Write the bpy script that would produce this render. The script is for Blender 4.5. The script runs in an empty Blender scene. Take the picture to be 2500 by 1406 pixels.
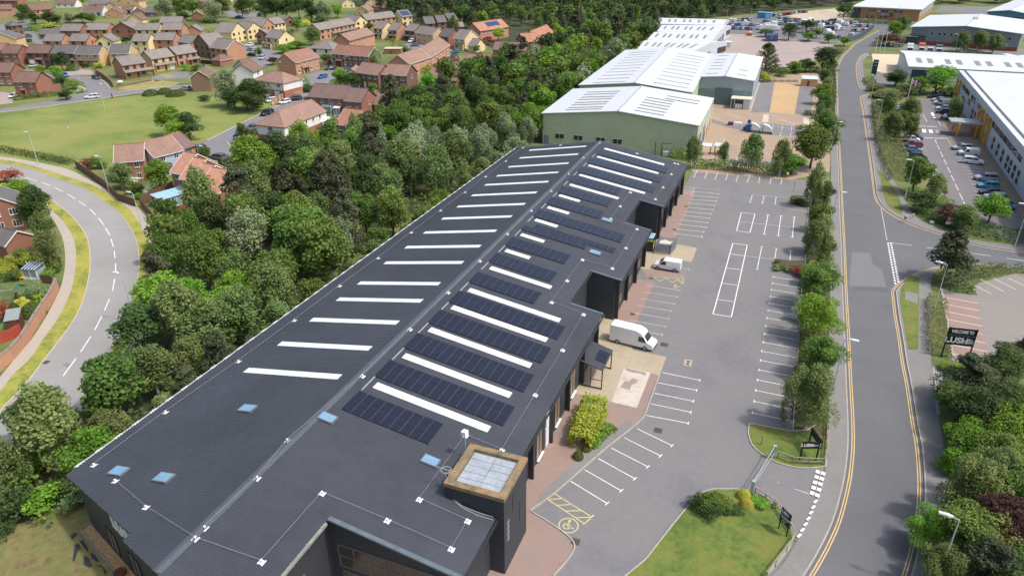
import bpy,bmesh,math,random
import numpy as np
from mathutils import Vector,Matrix
R=math.radians
random.seed(11)
SC=bpy.context.scene
COL=SC.collection
# ------------------------------------------------------------------ camera (surveyed from the photograph)
F_PX,W_PX,H_PX=1736.45,2500.0,1406.0
PITCH,ROLL,YAW,CAM_Z=0.469629,-0.008389,0.376727,51.0
_cp,_sp,_cr,_sr=math.cos(PITCH),math.sin(PITCH),math.cos(ROLL),math.sin(ROLL)
_rt=np.array([1.,0,0]);_up0=np.array([0,_sp,_cp]);FW=np.array([0,_cp,-_sp])
RT=_rt*_cr+_up0*_sr;UP=-_rt*_sr+_up0*_cr
_c,_s=math.cos(YAW),math.sin(YAW)
ROT=np.array([[_c,-_s,0],[_s,_c,0],[0,0,1.]])
FW,RT,UP=ROT@FW,ROT@RT,ROT@UP
cam_d=bpy.data.cameras.new('camera');cam=bpy.data.objects.new('camera',cam_d);COL.objects.link(cam)
cam_d.sensor_width=36;cam_d.lens=36*F_PX/W_PX;cam_d.clip_end=6000;cam_d.clip_start=1
cam.matrix_world=Matrix(((RT[0],UP[0],-FW[0],0),(RT[1],UP[1],-FW[1],0),(RT[2],UP[2],-FW[2],CAM_Z),(0,0,0,1)))
SC.camera=cam
ZM=dict(P=(0,0,1),A=(0,0,3.906),B=(600,0,3.906),C=(0,340,3.906),D=(370,300,7.8125),E=(560,220,7.8125),F=(0,0,7.8125),G=(300,0,7.8125),H=(600,0,7.8125),I=(1200,0,3.906),J=(1860,0,3.906),K=(2180,280,5.859),L=(2180,120,7.8125),M=(1760,0,6.25),N=(1660,180,6.25),O=(1860,340,3.906),Q=(1860,680,3.906),S=(1860,1046,3.906),T=(0,680,3.906),U=(0,440,7.03),V=(0,620,4.687),W=(1800,1020,6.39),X=(1860,1130,5.094),Y=(1340,400,3.906),Z=(1340,700,3.906))
def px(t,x,y):
 o=ZM[t];return o[0]+x/o[2],o[1]+y/o[2]
def at(x,y,z=0.0,t='P'):
 """ground plan point (building axes: X across, Y along the warehouse) that was surveyed at photo position x, y, height z"""
 x,y=px(t,x,y)
 d=FW+RT*(x-W_PX/2)/F_PX-UP*(y-H_PX/2)/F_PX
 k=(z-CAM_Z)/d[2]
 return Vector((d[0]*k,d[1]*k,z))
# ------------------------------------------------------------------ light
SUN_EL,SUN_AZ=57.7,90.0
SC.world=bpy.data.worlds.new('World');SC.world.use_nodes=True
wn=SC.world.node_tree;bg=wn.nodes['Background']
sky=wn.nodes.new('ShaderNodeTexSky');sky.sky_type='NISHITA';sky.sun_disc=False
sky.sun_elevation=R(SUN_EL);sky.sun_rotation=R(90);sky.air_density=1.0;sky.dust_density=5.0;sky.ozone_density=1.0
wn.links.new(sky.outputs[0],bg.inputs[0]);bg.inputs[1].default_value=0.15
sun_d=bpy.data.lights.new('sun','SUN');sun_d.energy=2.3;sun_d.angle=R(3.0);sun_d.color=(1,0.955,0.88)
sun=bpy.data.objects.new('sun',sun_d);COL.objects.link(sun)
sun.rotation_euler=(0,R(90-SUN_EL),0);sun.location=(200,100,300)
SC.view_settings.view_transform='Standard';SC.view_settings.look='None';SC.view_settings.exposure=0.22;SC.view_settings.gamma=1
SC.cycles.max_bounces=6;SC.cycles.transparent_max_bounces=8
# ------------------------------------------------------------------ materials
MATS={}
def srgb(r,g,b):
 f=lambda c:(c/255/12.92)if c<=10 else((c/255+0.055)/1.055)**2.4
 return(f(r),f(g),f(b),1)
def node_mat(name):
 m=bpy.data.materials.new(name);m.use_nodes=True
 return m,m.node_tree.nodes,m.node_tree.links,m.node_tree.nodes['Principled BSDF']
def mat(name,col,rough=0.8,var=0.15,scale=1.0,var2=0.0,scale2=0.08,metal=0.0,spec=0.5,rnd=0.0,bump=0.0,bscale=8.0,tint=None,coat=0.0):
 """flat base colour broken up by two noise sizes, optional per-object variation and bump"""
 if name in MATS:return MATS[name]
 m,N,L,p=node_mat(name)
 p.inputs['Roughness'].default_value=rough;p.inputs['Metallic'].default_value=metal;p.inputs['Specular IOR Level'].default_value=spec
 if coat:p.inputs['Coat Weight'].default_value=coat;p.inputs['Coat Roughness'].default_value=0.06
 tc=N.new('ShaderNodeTexCoord')
 base=N.new('ShaderNodeRGB');base.outputs[0].default_value=(*col[:3],1);out=base.outputs[0]
 def layer(out,sc,amt,tintc):
  n=N.new('ShaderNodeTexNoise');n.inputs['Scale'].default_value=sc;n.inputs['Detail'].default_value=5;n.inputs['Roughness'].default_value=0.65
  L.new(tc.outputs['Object'],n.inputs['Vector'])
  mr=N.new('ShaderNodeMapRange');mr.inputs[1].default_value=0.3;mr.inputs[2].default_value=0.7;mr.inputs[3].default_value=1-amt;mr.inputs[4].default_value=1+amt
  L.new(n.outputs[0],mr.inputs[0])
  mx=N.new('ShaderNodeMix');mx.data_type='RGBA';mx.blend_type='MULTIPLY';mx.inputs[0].default_value=1
  L.new(out,mx.inputs[6]);L.new(mr.outputs[0],mx.inputs[7]);out=mx.outputs[2]
  if tintc:
   m2=N.new('ShaderNodeMix');m2.data_type='RGBA'
   mr2=N.new('ShaderNodeMapRange');mr2.inputs[1].default_value=0.42;mr2.inputs[2].default_value=0.66
   L.new(n.outputs[0],mr2.inputs[0]);L.new(mr2.outputs[0],m2.inputs[0]);L.new(out,m2.inputs[6]);m2.inputs[7].default_value=(*tintc[:3],1);out=m2.outputs[2]
  return out
 if var:out=layer(out,scale,var,None)
 if var2:out=layer(out,scale2,var2,tint)
 if rnd:
  oi=N.new('ShaderNodeObjectInfo');mr=N.new('ShaderNodeMapRange');mr.inputs[3].default_value=1-rnd;mr.inputs[4].default_value=1+rnd
  L.new(oi.outputs['Random'],mr.inputs[0])
  mx=N.new('ShaderNodeMix');mx.data_type='RGBA';mx.blend_type='MULTIPLY';mx.inputs[0].default_value=1
  L.new(out,mx.inputs[6]);L.new(mr.outputs[0],mx.inputs[7]);out=mx.outputs[2]
 L.new(out,p.inputs['Base Color'])
 if bump:
  n=N.new('ShaderNodeTexNoise');n.inputs['Scale'].default_value=bscale;n.inputs['Detail'].default_value=4;L.new(tc.outputs['Object'],n.inputs['Vector'])
  b=N.new('ShaderNodeBump');b.inputs['Strength'].default_value=bump;b.inputs['Distance'].default_value=0.1
  L.new(n.outputs[0],b.inputs['Height']);L.new(b.outputs[0],p.inputs['Normal'])
 MATS[name]=m
 return m
def bands(m,axis,period,amt,bump=0.0,sharp=False):
 """darkens the base colour in rows along one object axis (tile courses, cladding ribs, boards)"""
 N,L=m.node_tree.nodes,m.node_tree.links;p=N['Principled BSDF']
 src=p.inputs['Base Color'].links[0].from_socket
 tc=N.new('ShaderNodeTexCoord');sx=N.new('ShaderNodeSeparateXYZ');L.new(tc.outputs['Object'],sx.inputs[0])
 if axis=='XY':
  ad=N.new('ShaderNodeMath');ad.operation='ADD';L.new(sx.outputs[0],ad.inputs[0]);L.new(sx.outputs[1],ad.inputs[1]);o=ad.outputs[0]
 else:o=sx.outputs['XYZ'.index(axis)]
 mu=N.new('ShaderNodeMath');mu.operation='MULTIPLY';mu.inputs[1].default_value=1/period;L.new(o,mu.inputs[0])
 fr=N.new('ShaderNodeMath');fr.operation='FRACT';L.new(mu.outputs[0],fr.inputs[0])
 mr=N.new('ShaderNodeMapRange');L.new(fr.outputs[0],mr.inputs[0]);mr.inputs[3].default_value=1+amt*.5;mr.inputs[4].default_value=1-amt
 if sharp:mr.inputs[1].default_value=0.72;mr.inputs[2].default_value=0.86
 mx=N.new('ShaderNodeMix');mx.data_type='RGBA';mx.blend_type='MULTIPLY';mx.inputs[0].default_value=1
 L.new(src,mx.inputs[6]);L.new(mr.outputs[0],mx.inputs[7]);L.new(mx.outputs[2],p.inputs['Base Color'])
 if bump:
  b=N.new('ShaderNodeBump');b.inputs['Strength'].default_value=bump;b.inputs['Distance'].default_value=0.05
  L.new(fr.outputs[0],b.inputs['Height']);L.new(b.outputs[0],p.inputs['Normal'])
 return m
def glass(name,col,rough=0.08):
 return mat(name,col,rough,0.1,0.6,spec=0.8)
def leaf_mat(name,c1,c2,rnd=0.22,rough=0.6,trans=0.36):
 """foliage: two leaf colours mixed by clump noise, per-object variation, some light through the leaves"""
 if name in MATS:return MATS[name]
 m,N,L,p=node_mat(name)
 tc=N.new('ShaderNodeTexCoord');n=N.new('ShaderNodeTexNoise');n.inputs['Scale'].default_value=0.55;n.inputs['Detail'].default_value=6;n.inputs['Roughness'].default_value=0.75
 L.new(tc.outputs['Object'],n.inputs['Vector'])
 mr=N.new('ShaderNodeMapRange');mr.inputs[1].default_value=0.36;mr.inputs[2].default_value=0.64;L.new(n.outputs[0],mr.inputs[0])
 mx=N.new('ShaderNodeMix');mx.data_type='RGBA';L.new(mr.outputs[0],mx.inputs[0]);mx.inputs[6].default_value=(*c1[:3],1);mx.inputs[7].default_value=(*c2[:3],1)
 oi=N.new('ShaderNodeObjectInfo')
 hs=N.new('ShaderNodeHueSaturation');L.new(mx.outputs[2],hs.inputs['Color'])
 a=N.new('ShaderNodeMapRange');a.inputs[3].default_value=0.5-0.022;a.inputs[4].default_value=0.5+0.022;L.new(oi.outputs['Random'],a.inputs[0]);L.new(a.outputs[0],hs.inputs['Hue'])
 w=N.new('ShaderNodeTexWhiteNoise');w.noise_dimensions='1D';L.new(oi.outputs['Random'],w.inputs['W'])
 b=N.new('ShaderNodeMapRange');b.inputs[3].default_value=1-rnd;b.inputs[4].default_value=1+rnd;L.new(w.outputs[0],b.inputs[0]);L.new(b.outputs[0],hs.inputs['Value'])
 L.new(hs.outputs[0],p.inputs['Base Color'])
 p.inputs['Roughness'].default_value=rough;p.inputs['Specular IOR Level'].default_value=0.2
 tr=N.new('ShaderNodeBsdfTranslucent');L.new(hs.outputs[0],tr.inputs['Color'])
 ms=N.new('ShaderNodeMixShader');ms.inputs[0].default_value=trans
 L.new(p.outputs[0],ms.inputs[1]);L.new(tr.outputs[0],ms.inputs[2]);L.new(ms.outputs[0],N['Material Output'].inputs['Surface'])
 MATS[name]=m
 return m
# ------------------------------------------------------------------ geometry helpers
class MB:
 """collects polygons and links them as ONE mesh object"""
 def __init__(s):s.v=[];s.f=[]
 def poly(s,pts):
  b=len(s.v);s.v+=[tuple(p)for p in pts];s.f.append(tuple(range(b,b+len(pts))));return s
 def prism(s,pts,z0,z1,bottom=False):
  b=len(s.v);n=len(pts)
  s.v+=[(p[0],p[1],z0)for p in pts]+[(p[0],p[1],z1)for p in pts]
  s.f.append(tuple(range(b+n,b+2*n)))
  if bottom:s.f.append(tuple(range(b+n-1,b-1,-1)))
  for i in range(n):
   j=(i+1)%n;s.f.append((b+i,b+j,b+n+j,b+n+i))
  return s
 def box(s,x0,x1,y0,y1,z0,z1):
  return s.prism([(x0,y0),(x1,y0),(x1,y1),(x0,y1)],z0,z1,True)
 def hexa(s,p):
  """8 corners: bottom ring then top ring"""
  b=len(s.v);s.v+=[tuple(q)for q in p]
  for f in((3,2,1,0),(4,5,6,7),(0,1,5,4),(1,2,6,5),(2,3,7,6),(3,0,4,7)):s.f.append(tuple(b+i for i in f))
  return s
 def tube(s,p0,p1,r0,r1=None,n=6,cap=True):
  p0,p1=Vector(p0),Vector(p1);r1=r0 if r1 is None else r1
  d=(p1-p0).normalized();u=d.orthogonal().normalized();w=d.cross(u);b=len(s.v)
  for p,r in((p0,r0),(p1,r1)):
   for i in range(n):
    a=2*math.pi*i/n;s.v.append(tuple(p+(u*math.cos(a)+w*math.sin(a))*r))
  for i in range(n):
   j=(i+1)%n;s.f.append((b+i,b+j,b+n+j,b+n+i))
  if cap:s.f.append(tuple(range(b+n-1,b-1,-1)));s.f.append(tuple(range(b+n,b+2*n)))
  return s
 def beam(s,p0,p1,w,h=None):
  """square bar between two points"""
  return s.tube(p0,p1,w*0.7071,None,4)
 def loft(s,rings,close=True,caps=True):
  b=len(s.v);n=len(rings[0])
  for r in rings:s.v+=[tuple(p)for p in r]
  for k in range(len(rings)-1):
   for i in range(n if close else n-1):
    j=(i+1)%n;s.f.append((b+k*n+i,b+k*n+j,b+(k+1)*n+j,b+(k+1)*n+i))
  if caps:s.f.append(tuple(range(b+n-1,b-1,-1)));s.f.append(tuple(range(b+(len(rings)-1)*n,b+len(rings)*n)))
  return s
 def mesh(s,name,m,tri=False,smooth=False):
  me=bpy.data.meshes.new(name);me.from_pydata(s.v,[],s.f)
  if tri or any(len(f)>4 for f in s.f):
   bm=bmesh.new();bm.from_mesh(me);bmesh.ops.triangulate(bm,faces=[f for f in bm.faces if len(f.verts)>4]);bm.to_mesh(me);bm.free()
  for q in(m if isinstance(m,(list,tuple))else[m]):me.materials.append(q)
  if smooth:me.polygons.foreach_set('use_smooth',[True]*len(me.polygons))
  me.update();return me
 def build(s,name,m,parent=None,loc=None,rz=0,smooth=False,label=None):
  o=bpy.data.objects.new(name,s.mesh(name,m,smooth=smooth));COL.objects.link(o)
  if parent:o.parent=parent
  if loc is not None:o.location=loc
  if rz:o.rotation_euler.z=rz
  if label:o['label']=label
  return o
def tag(o,label,cat,group=None,kind=None):
 o['label']=label;o['category']=cat
 if group:o['group']=group
 if kind:o['kind']=kind
 return o
def thing(name,label,cat,loc=(0,0,0),rz=0,group=None):
 o=bpy.data.objects.new(name,None);COL.objects.link(o);o.location=loc;o.rotation_euler=(0,0,rz);o.empty_display_size=0.3
 return tag(o,label,cat,group)
KIDS={}
def copy_tree(o,parent=None):
 c=o.copy();COL.objects.link(c)
 if parent:c.parent=parent
 for ch in o.children:copy_tree(ch,c)
 return c
def struct(o):o['kind']='structure';return o
def smooth_line(pts,n=6):
 """Catmull-Rom through 3-D points"""
 out=[];P=[pts[0]*2-pts[1]]+list(pts)+[pts[-1]*2-pts[-2]]
 for i in range(1,len(P)-2):
  for k in range(n):
   t=k/n;a,b,c,d=P[i-1],P[i],P[i+1],P[i+2]
   out.append(0.5*((2*b)+(c-a)*t+(2*a-5*b+4*c-d)*t*t+(3*b-a-3*c+d)*t**3))
 out.append(pts[-1]);return out
def line(t,*xy,z=0.0,n=5,s=True):
 p=[at(x,y,z,t)for x,y in xy]
 return smooth_line(p,n)if s and len(p)>2 else p
def offset(pts,d):
 out=[]
 for i,p in enumerate(pts):
  a=pts[max(0,i-1)];b=pts[min(len(pts)-1,i+1)];t=(b-a);t.z=0;t.normalize()
  out.append(Vector((p.x+t.y*d,p.y-t.x*d,p.z)))
 return out
def ribbon(mb,pts,w,z):
 a,b=offset(pts,w/2),offset(pts,-w/2)
 for i in range(len(pts)-1):
  mb.poly([(a[i].x,a[i].y,z),(a[i+1].x,a[i+1].y,z),(b[i+1].x,b[i+1].y,z),(b[i].x,b[i].y,z)][::-1])
def kerb_run(mb,pts,w,z0,z1):
 a,b=offset(pts,w/2),offset(pts,-w/2)
 for i in range(len(pts)-1):
  q=[a[i],a[i+1],b[i+1],b[i]]
  mb.hexa([(p.x,p.y,z0)for p in q][::-1]+[(p.x,p.y,z1)for p in q][::-1])
def sheet(name,pts,z,m):
 return struct(MB().poly([(p.x,p.y,z)for p in pts]).build(name,m))
def slab(name,pts,z1,m,z0=-0.05):
 return struct(MB().prism([(p.x,p.y)for p in pts],z0,z1).build(name,m))
ZM['a']=(1000,1046,3.906);ZM['b']=(1420,640,7.8125);ZM['c']=(1700,560,8.93);ZM['d']=(1440,560,7.8125);ZM['e']=(1560,560,11.714);ZM['f']=(1240,940,7.032);ZM['g']=(180,1226,7.8125)
# ------------------------------------------------------------------ ground materials
M_GRASS=mat('meadow_grass',srgb(96,112,62),0.95,0.3,0.9,0.35,0.05,tint=srgb(120,122,70),bump=0.6,bscale=3)
M_GREEN=mat('mown_grass',srgb(112,130,62),0.95,0.22,1.3,0.28,0.045,tint=srgb(136,138,76),bump=0.5,bscale=4)
M_VERGE=mat('verge_grass',srgb(134,142,62),0.95,0.4,1.6,0.25,0.15,tint=srgb(166,158,76),bump=0.5,bscale=6)
M_LAWN=mat('lawn_grass',srgb(94,116,50),0.95,0.3,1.8,0.3,0.22,tint=srgb(118,118,58),bump=0.5,bscale=6)
M_DRY=mat('dry_grass',srgb(128,118,78),0.95,0.3,1.2,0.5,0.5,tint=srgb(96,108,56),bump=0.5,bscale=6)
M_FLOOR=mat('woodland_floor',srgb(52,62,36),0.95,0.4,0.7,0.3,0.12,tint=srgb(74,72,46))
M_EARTH=mat('planting_earth',srgb(86,76,58),0.95,0.3,2.0,0.3,0.4,tint=srgb(70,84,46))
M_ROAD=mat('road_asphalt',srgb(102,104,108),0.88,0.07,2.5,0.09,0.11,bump=0.15,bscale=20)
M_ROAD2=mat('sunlit_asphalt',srgb(150,149,148),0.9,0.05,2.2,0.08,0.12,bump=0.15,bscale=20)  # paler than the main road: sunshine on the left side is in the colour
M_LOT=mat('car_park_asphalt',srgb(122,122,126),0.9,0.09,1.3,0.18,0.10,tint=srgb(120,119,117),bump=0.15,bscale=16)
M_PATH=mat('footway_asphalt',srgb(128,127,126),0.9,0.07,2.0,0.08,0.2)
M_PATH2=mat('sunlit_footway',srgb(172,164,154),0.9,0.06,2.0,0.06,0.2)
M_KERB=mat('kerb_stone',srgb(168,163,155),0.85,0.14,1.5)
M_CONC=mat('concrete_slab',srgb(176,164,142),0.85,0.08,1.2,0.14,0.22,tint=srgb(156,146,124))
M_CONC2=mat('patched_concrete',srgb(206,196,186),0.85,0.1,1.0,0.2,0.5,tint=srgb(176,164,154))
M_BRICKP=mat('brick_paving',srgb(152,128,120),0.88,0.1,2.4,0.16,0.14,tint=srgb(136,124,118))
M_TANP=mat('tan_paving',srgb(166,146,124),0.88,0.07,1.5,0.1,0.1,tint=srgb(150,134,120))
M_TANB=mat('yellow_tan_paving',srgb(184,156,116),0.88,0.06,1.5,0.08,0.12)
M_PINKP=mat('pink_gravel_yard',srgb(168,152,146),0.92,0.08,1.0,0.1,0.06,tint=srgb(150,142,138))
M_SHALE=mat('shingle',srgb(176,146,104),0.95,0.5,5.0,bump=0.8,bscale=7)
M_WHITE=mat('white_road_paint',srgb(228,228,228),0.75,0.1,3.0,0.12,0.5)
M_FADED=mat('worn_white_paint',srgb(196,196,198),0.8,0.16,3.0,0.15,0.6)
M_YELLOW=mat('yellow_road_paint',srgb(206,178,122),0.8,0.12,3.0,0.1,0.4)
M_YELLOWB=mat('pale_yellow_paint',srgb(204,198,134),0.8,0.12,3.0)
M_BLACKP=mat('tar_patch',srgb(96,97,102),0.85,0.1,2.0)
M_IRON=mat('iron_cover',srgb(74,72,70),0.7,0.2,6.0)
def PP(t,*xy):return[at(x,y,0,t)for x,y in xy]
def XY(*p):return[Vector((x,y,0))for x,y in p]
sheet('ground',XY((-2500,-300),(2500,-300),(2500,3500),(-2500,3500)),-0.004,M_GRASS)
# --- main estate road on the right
kl=PP('P',(1800,1560),(1890,1490),(1962,1404),(2024,1292),(2052,1204.7),(2066,1128),(2070,1046),(2065,920),(2062,833),(2057,718),(2053.5,600),(2050,520),(2047,430),(2043.5,350),(2042,300),(2040,230),(2040,172))
kr=PP('P',(2150,1560),(2195,1480),(2226,1404),(2250,1300),(2259,1200),(2252,1097),(2241,1038),(2226,944),(2214,885),(2205,826),(2195,770),(2188,713))
kr2=PP('P',(2151,498),(2142,478),(2137,442),(2130,391),(2122,340),(2111,269),(2105,243),(2109,235),(2124,231))
kr3=PP('P',(2112,219),(2104,214),(2097,194),(2094,164),(2098,148),(2108,135),(2120,131))
KL,KR,KR2,KR3=(smooth_line(k,5)for k in(kl,kr,kr2,kr3))
far_l=PP('P',(2040,172),(2044,156),(2055,137),(2085,108),(2116,90),(2144,75),(2134,68),(2075,52),(2075,46),(2165,52),(2230,56),(2235,64),(2185,76),(2150,96),(2131,113),(2120,131))
sheet('main_road',KL+[at(2120,131)]+KR3[::-1]+[at(2112,219),at(2124,231)]+KR2[::-1]+[at(2188,713)]+KR[::-1],0.008,M_ROAD)
sheet('road_junction',far_l,0.004,M_ROAD)
ju=smooth_line(PP('P',(2151,498),(2170,516),(2205,536.5),(2246,554),(2322,578),(2399,600),(2500,616),(2700,650)),5)
jl=smooth_line(PP('P',(2700,700),(2497,657),(2428,651),(2375,649),(2305,654),(2264,664),(2230,678),(2200,698),(2188,713)),5)
sheet('side_road',ju+jl,0.012,M_ROAD)
bl=smooth_line(PP('P',(2036,172),(2031,300),(2028,420),(2027,560),(2026,700),(2024,833),(2023,960),(2022.6,1038),(2019,1100),(2015,1142),(2001,1195),(1985.6,1240),(1966,1283),(1944,1322),(1899,1391),(1800,1480)),5)
slab('pavement',KL[::-1][0:1]+bl+KL[:-1],0.10,M_PATH)
br=smooth_line(PP('P',(2124,243),(2131,281),(2144,345),(2154,391),(2182,442),(2205,483),(2223,514),(2244,537),(2295,560),(2372,586),(2500,605),(2700,640)),5)
slab('pavement',KR2[::-1][2:]+ju[1:]+br[::-1],0.10,M_PATH)
bs=smooth_line(PP('P',(2290,656),(2274,680),(2272,720),(2273,885),(2280,900),(2290,1008),(2305,1097),(2318,1174),(2318,1250),(2300,1330),(2270,1430),(2210,1560)),5)
slab('pavement',KR+jl[::-1][:18]+bs,0.10,M_PATH)
slab('pavement',KR3+PP('P',(2120,136),(2106,150),(2109,180),(2112,200),(2125,216)),0.10,M_PATH)
slab('verge',smooth_line(PP('P',(2139.5,413),(2150,440),(2161,490),(2185,518),(2202,521),(2196,490),(2168,440),(2139.5,413)),4),0.13,M_LAWN,0.02)
slab('verge',PP('P',(2219,672),(2244,678),(2243,760),(2241,854),(2217,854),(2205,782),(2197,735),(2200,705)),0.13,M_LAWN,0.02)
sheet('hatch_cover',PP('Q',(1365,125),(1490,150),(1485,250),(1363,205)),0.136,M_PATH)
kb=MB()
for k in(KL,KR,KR2,KR3,ju,jl):kerb_run(kb,k,0.14,0.0,0.115)
for p in(PP('P',(2040,172),(2044,156),(2055,137),(2085,108),(2116,90),(2144,75)),):kerb_run(kb,p,0.16,0,0.1)
# --- warehouse car park
sheet('car_park',XY((-19.4,26),(3,26),(3,41))+[at(1800,1480),at(1899,1391),at(1944,1322),at(1985,1240),at(2015,1142)]+XY((9.4,72),(9.9,166),(-19.4,166)),0.004,M_LOT)
bed=XY((5.75,71.5),(9.4,71.5),(9.6,95),(9.9,164),(6.1,164),(6.0,119.5),(5.75,110))
slab('planting_bed',bed,0.10,M_EARTH,0)
islA=smooth_line(PP('W',(190,100),(170,230),(230,420),(350,540),(520,650),(700,725),(900,770),(1100,785),(1380,765)),4)+PP('W',(1400,500),(1420,0),(1100,190),(850,210),(600,170),(240,95))
slab('lawn',islA,0.09,M_LAWN,0)
islB=PP('P',(1460,1480),(1527,1406),(1576,1366),(1640,1284),(1680,1235),(1705,1206),(1740,1194),(1800,1194),(1833,1205),(1860,1215),(1900,1239),(1930,1290),(1938,1308),(1925,1340),(1880,1395),(1800,1475))
slab('lawn',islB,0.09,M_LAWN,0)
kerb_run(kb,islA+islA[:1],0.14,0,0.11);kerb_run(kb,islB,0.14,0,0.11);kerb_run(kb,bed[3:]+bed[:1],0.13,0,0.12)
bedp=PP('c',(1690,640),(1685,885),(2140,960),(2460,990),(2420,700),(2080,690));slab('planting_bed',bedp,0.09,M_EARTH,0);kerb_run(kb,bedp[:4],0.12,0,0.11)
bedq=PP('P',(1930,478),(1925,500),(1990,514),(1996,478));slab('planting_bed',bedq,0.09,M_EARTH,0);kerb_run(kb,bedq[:3],0.12,0,0.11)
frontk=smooth_line(PP('P',(1351,1406),(1384,1369),(1402,1340),(1399,1322),(1379,1302),(1340,1275),(1294,1247)),4)[:-1]+PP('P',(1294,1247),(1353,1205),(1476,1097),(1545,1043),(1566,1026),(1574,1015),(1588,975),(1609,918))
kerb_run(kb,frontk,0.13,0,0.11)
kb.build('kerb',M_KERB)['kind']='structure'
sheet('brick_paving',frontk[::-1]+XY((-17.5,36),(-22,30),(-30,25),(-36,30),(-19.4,60),(-19.4,78))+[at(1468,777)],0.012,M_BRICKP)
sheet('brick_paving',XY((-19.4,87.5),(-16.2,87.5),(-16.2,103.5),(-19.4,103.5)),0.012,M_BRICKP)
sheet('brick_paving',XY((-19.4,112),(-16.3,112),(-16.6,150),(-19.4,150)),0.012,M_BRICKP)
sheet('brick_paving',PP('d',(990,745),(1210,775),(1830,880),(1840,910),(1750,935),(1500,930),(1150,880),(1100,960)),0.016,M_BRICKP)
sheet('pavement',PP('P',(1300,1250),(1355,1207),(1478,1099),(1547,1046),(1540,1020),(1500,1048),(1400,1133),(1320,1200)),0.016,M_PATH)
conc=PP('Z',(480,290),(740,345),(800,600),(1120,670),(1055,850),(970,822),(840,1155),(600,1100),(235,1010),(290,930),(410,580))
sheet('concrete_apron',conc,0.020,M_CONC)
sheet('concrete_patch',PP('Z',(720,765),(970,820),(835,1155),(598,1098)),0.024,M_CONC2)
sheet('oil_stain',PP('Z',(680,960),(720,900),(760,905),(800,870),(850,890),(830,920),(790,940),(770,985)),0.028,mat('stain',srgb(150,138,134),0.85,0.3,3))
sheet('oil_stain',PP('Z',(720,770),(800,790),(900,810),(930,830),(920,850),(880,830),(800,820),(740,800)),0.028,MATS['stain'])
sheet('concrete_apron',PP('d',(960,745),(1215,772),(1300,640),(1640,570),(1940,632),(2045,358),(1772,300),(1640,283),(1250,270),(1010,425)),0.020,M_CONC)
sheet('drain_cover',PP('Z',(1295,690),(1370,697),(1357,760),(1283,748)),0.010,M_CONC)
for q in([(1318,705),(1346,707),(1342,723),(1314,721)],[(1312,728),(1340,730),(1335,747),(1307,744)]):sheet('drain_cover',PP('Z',*q),0.014,M_IRON)
for q in(('Z',1100,552,.5),('Z',1040,1368,.45),('a',1582,1076,.4),('b',1318,297,.35),('b',970,990,.35),('Y',1310,408,.4),('Y',1200,628,.4),('T',440,798,.4),('O',960,1142,.4)):
 p=at(q[1],q[2],0,q[0]);r=q[3];sheet('drain_cover',XY((p.x-r,p.y-r),(p.x+r,p.y-r),(p.x+r,p.y+r),(p.x-r,p.y+r)),0.014,M_IRON)
# --- white lines of the car park
wl,fl,yl,yb=MB(),MB(),MB(),MB()
def seg(mb,a,b,w=0.1,z=0.017,tb=0,ta=0):
 ribbon(mb,[a,b],w,z)
 d=(b-a).normalized();n=Vector((-d.y,d.x,0))
 if tb:ribbon(mb,[b-n*tb+d*w*.5,b+n*tb+d*w*.5],w,z)
 if ta:ribbon(mb,[a-n*ta-d*w*.5,a+n*ta-d*w*.5],w,z)
ya,yb_=at(1888.6,676.4),at(1837.6,1007.6)
n=round((ya.y-yb_.y)/2.4)
for i in range(n+1):
 p=ya.lerp(yb_,i/n);seg(wl,p,Vector((5.72,p.y-0.05,0)),ta=0.3)
for a,b in(((1080,817),(1435,890)),((1045,915),(1405,985)),((1010,1015),(1375,1090)),((975,1115),(1350,1195)),((930,1225),(1325,1300))):seg(wl,at(*a,0,'Z'),at(*b,0,'Z'),tb=0.3)
for a,b in(((1245,445),(1870,535)),((1190,568),(1820,662)),((1130,695),(1765,795)),((1055,825),(1710,930)),((990,965),(1655,1080)),((925,1108),(1595,1230)),((880,1255),(1530,1385))):seg(fl,at(*a,0,'b'),at(*b,0,'b'),0.09,tb=0.25)
seg(fl,at(1500,710,0,'d'),at(1885,758,0,'d'),0.09,tb=.25)
for a,b in(((1375,265),(1620,288)),((1365,302),(1610,324)),((1350,340),(1595,358)),((1330,375),(1580,398)),((1310,415),(1563,437)),((1295,455),(1547,478)),((1275,490),(1530,520)),((1255,535),(1510,563)),((1225,575),(1495,607)),((1205,620),(1475,650)),((1190,665),(1458,697))):seg(wl,at(*a,0,'Y'),at(*b,0,'Y'),tb=0.3)
for a,b in(((1260,215),(1640,250)),((1388,232),(1352,305)),((1260,240),(1385,232)),((1258,272),(1375,240)),((1290,290),(1365,260))):seg(fl,at(*a,0,'Y'),at(*b,0,'Y'),0.09)
for a,b in(((1413,65),(1385,127)),((1512,75),(1487,138)),((1610,83),(1585,148)),((1708,95),(1687,155)),((1808,105),(1788,165)),((1913,115),(1893,175)),((2012,125),(2000,180)),((2118,135),(2108,190)),((2222,150),(2212,197))):seg(wl,at(*a,0,'Y'),at(*b,0,'Y'),tb=0.3)
def path(mb,t,pts,w=0.1):
 p=[at(x,y,0,t)for x,y in pts]
 for i in range(len(p)-1):seg(mb,p[i],p[i+1],w)
path(wl,'Y',[(1835,467),(1965,477),(1918,657),(1790,640),(1835,467)],0.13)
path(fl,'Y',[(1818,552),(2450,618)],.1)
for a,b in(((2090,487),(2052,672)),((2213,497),(2187,687)),((2340,510),(2322,700))):seg(wl,at(*a,0,'Y'),at(*b,0,'Y'),.12,tb=.35,ta=.35)
for a,b in(((1940,300),(1918,370)),((2052,308),(2037,378)),((2168,316),(2155,388))):seg(wl,at(*a,0,'Y'),at(*b,0,'Y'),.1,tb=.3)
path(fl,'Y',[(1940,298),(2280,322)])
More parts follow.
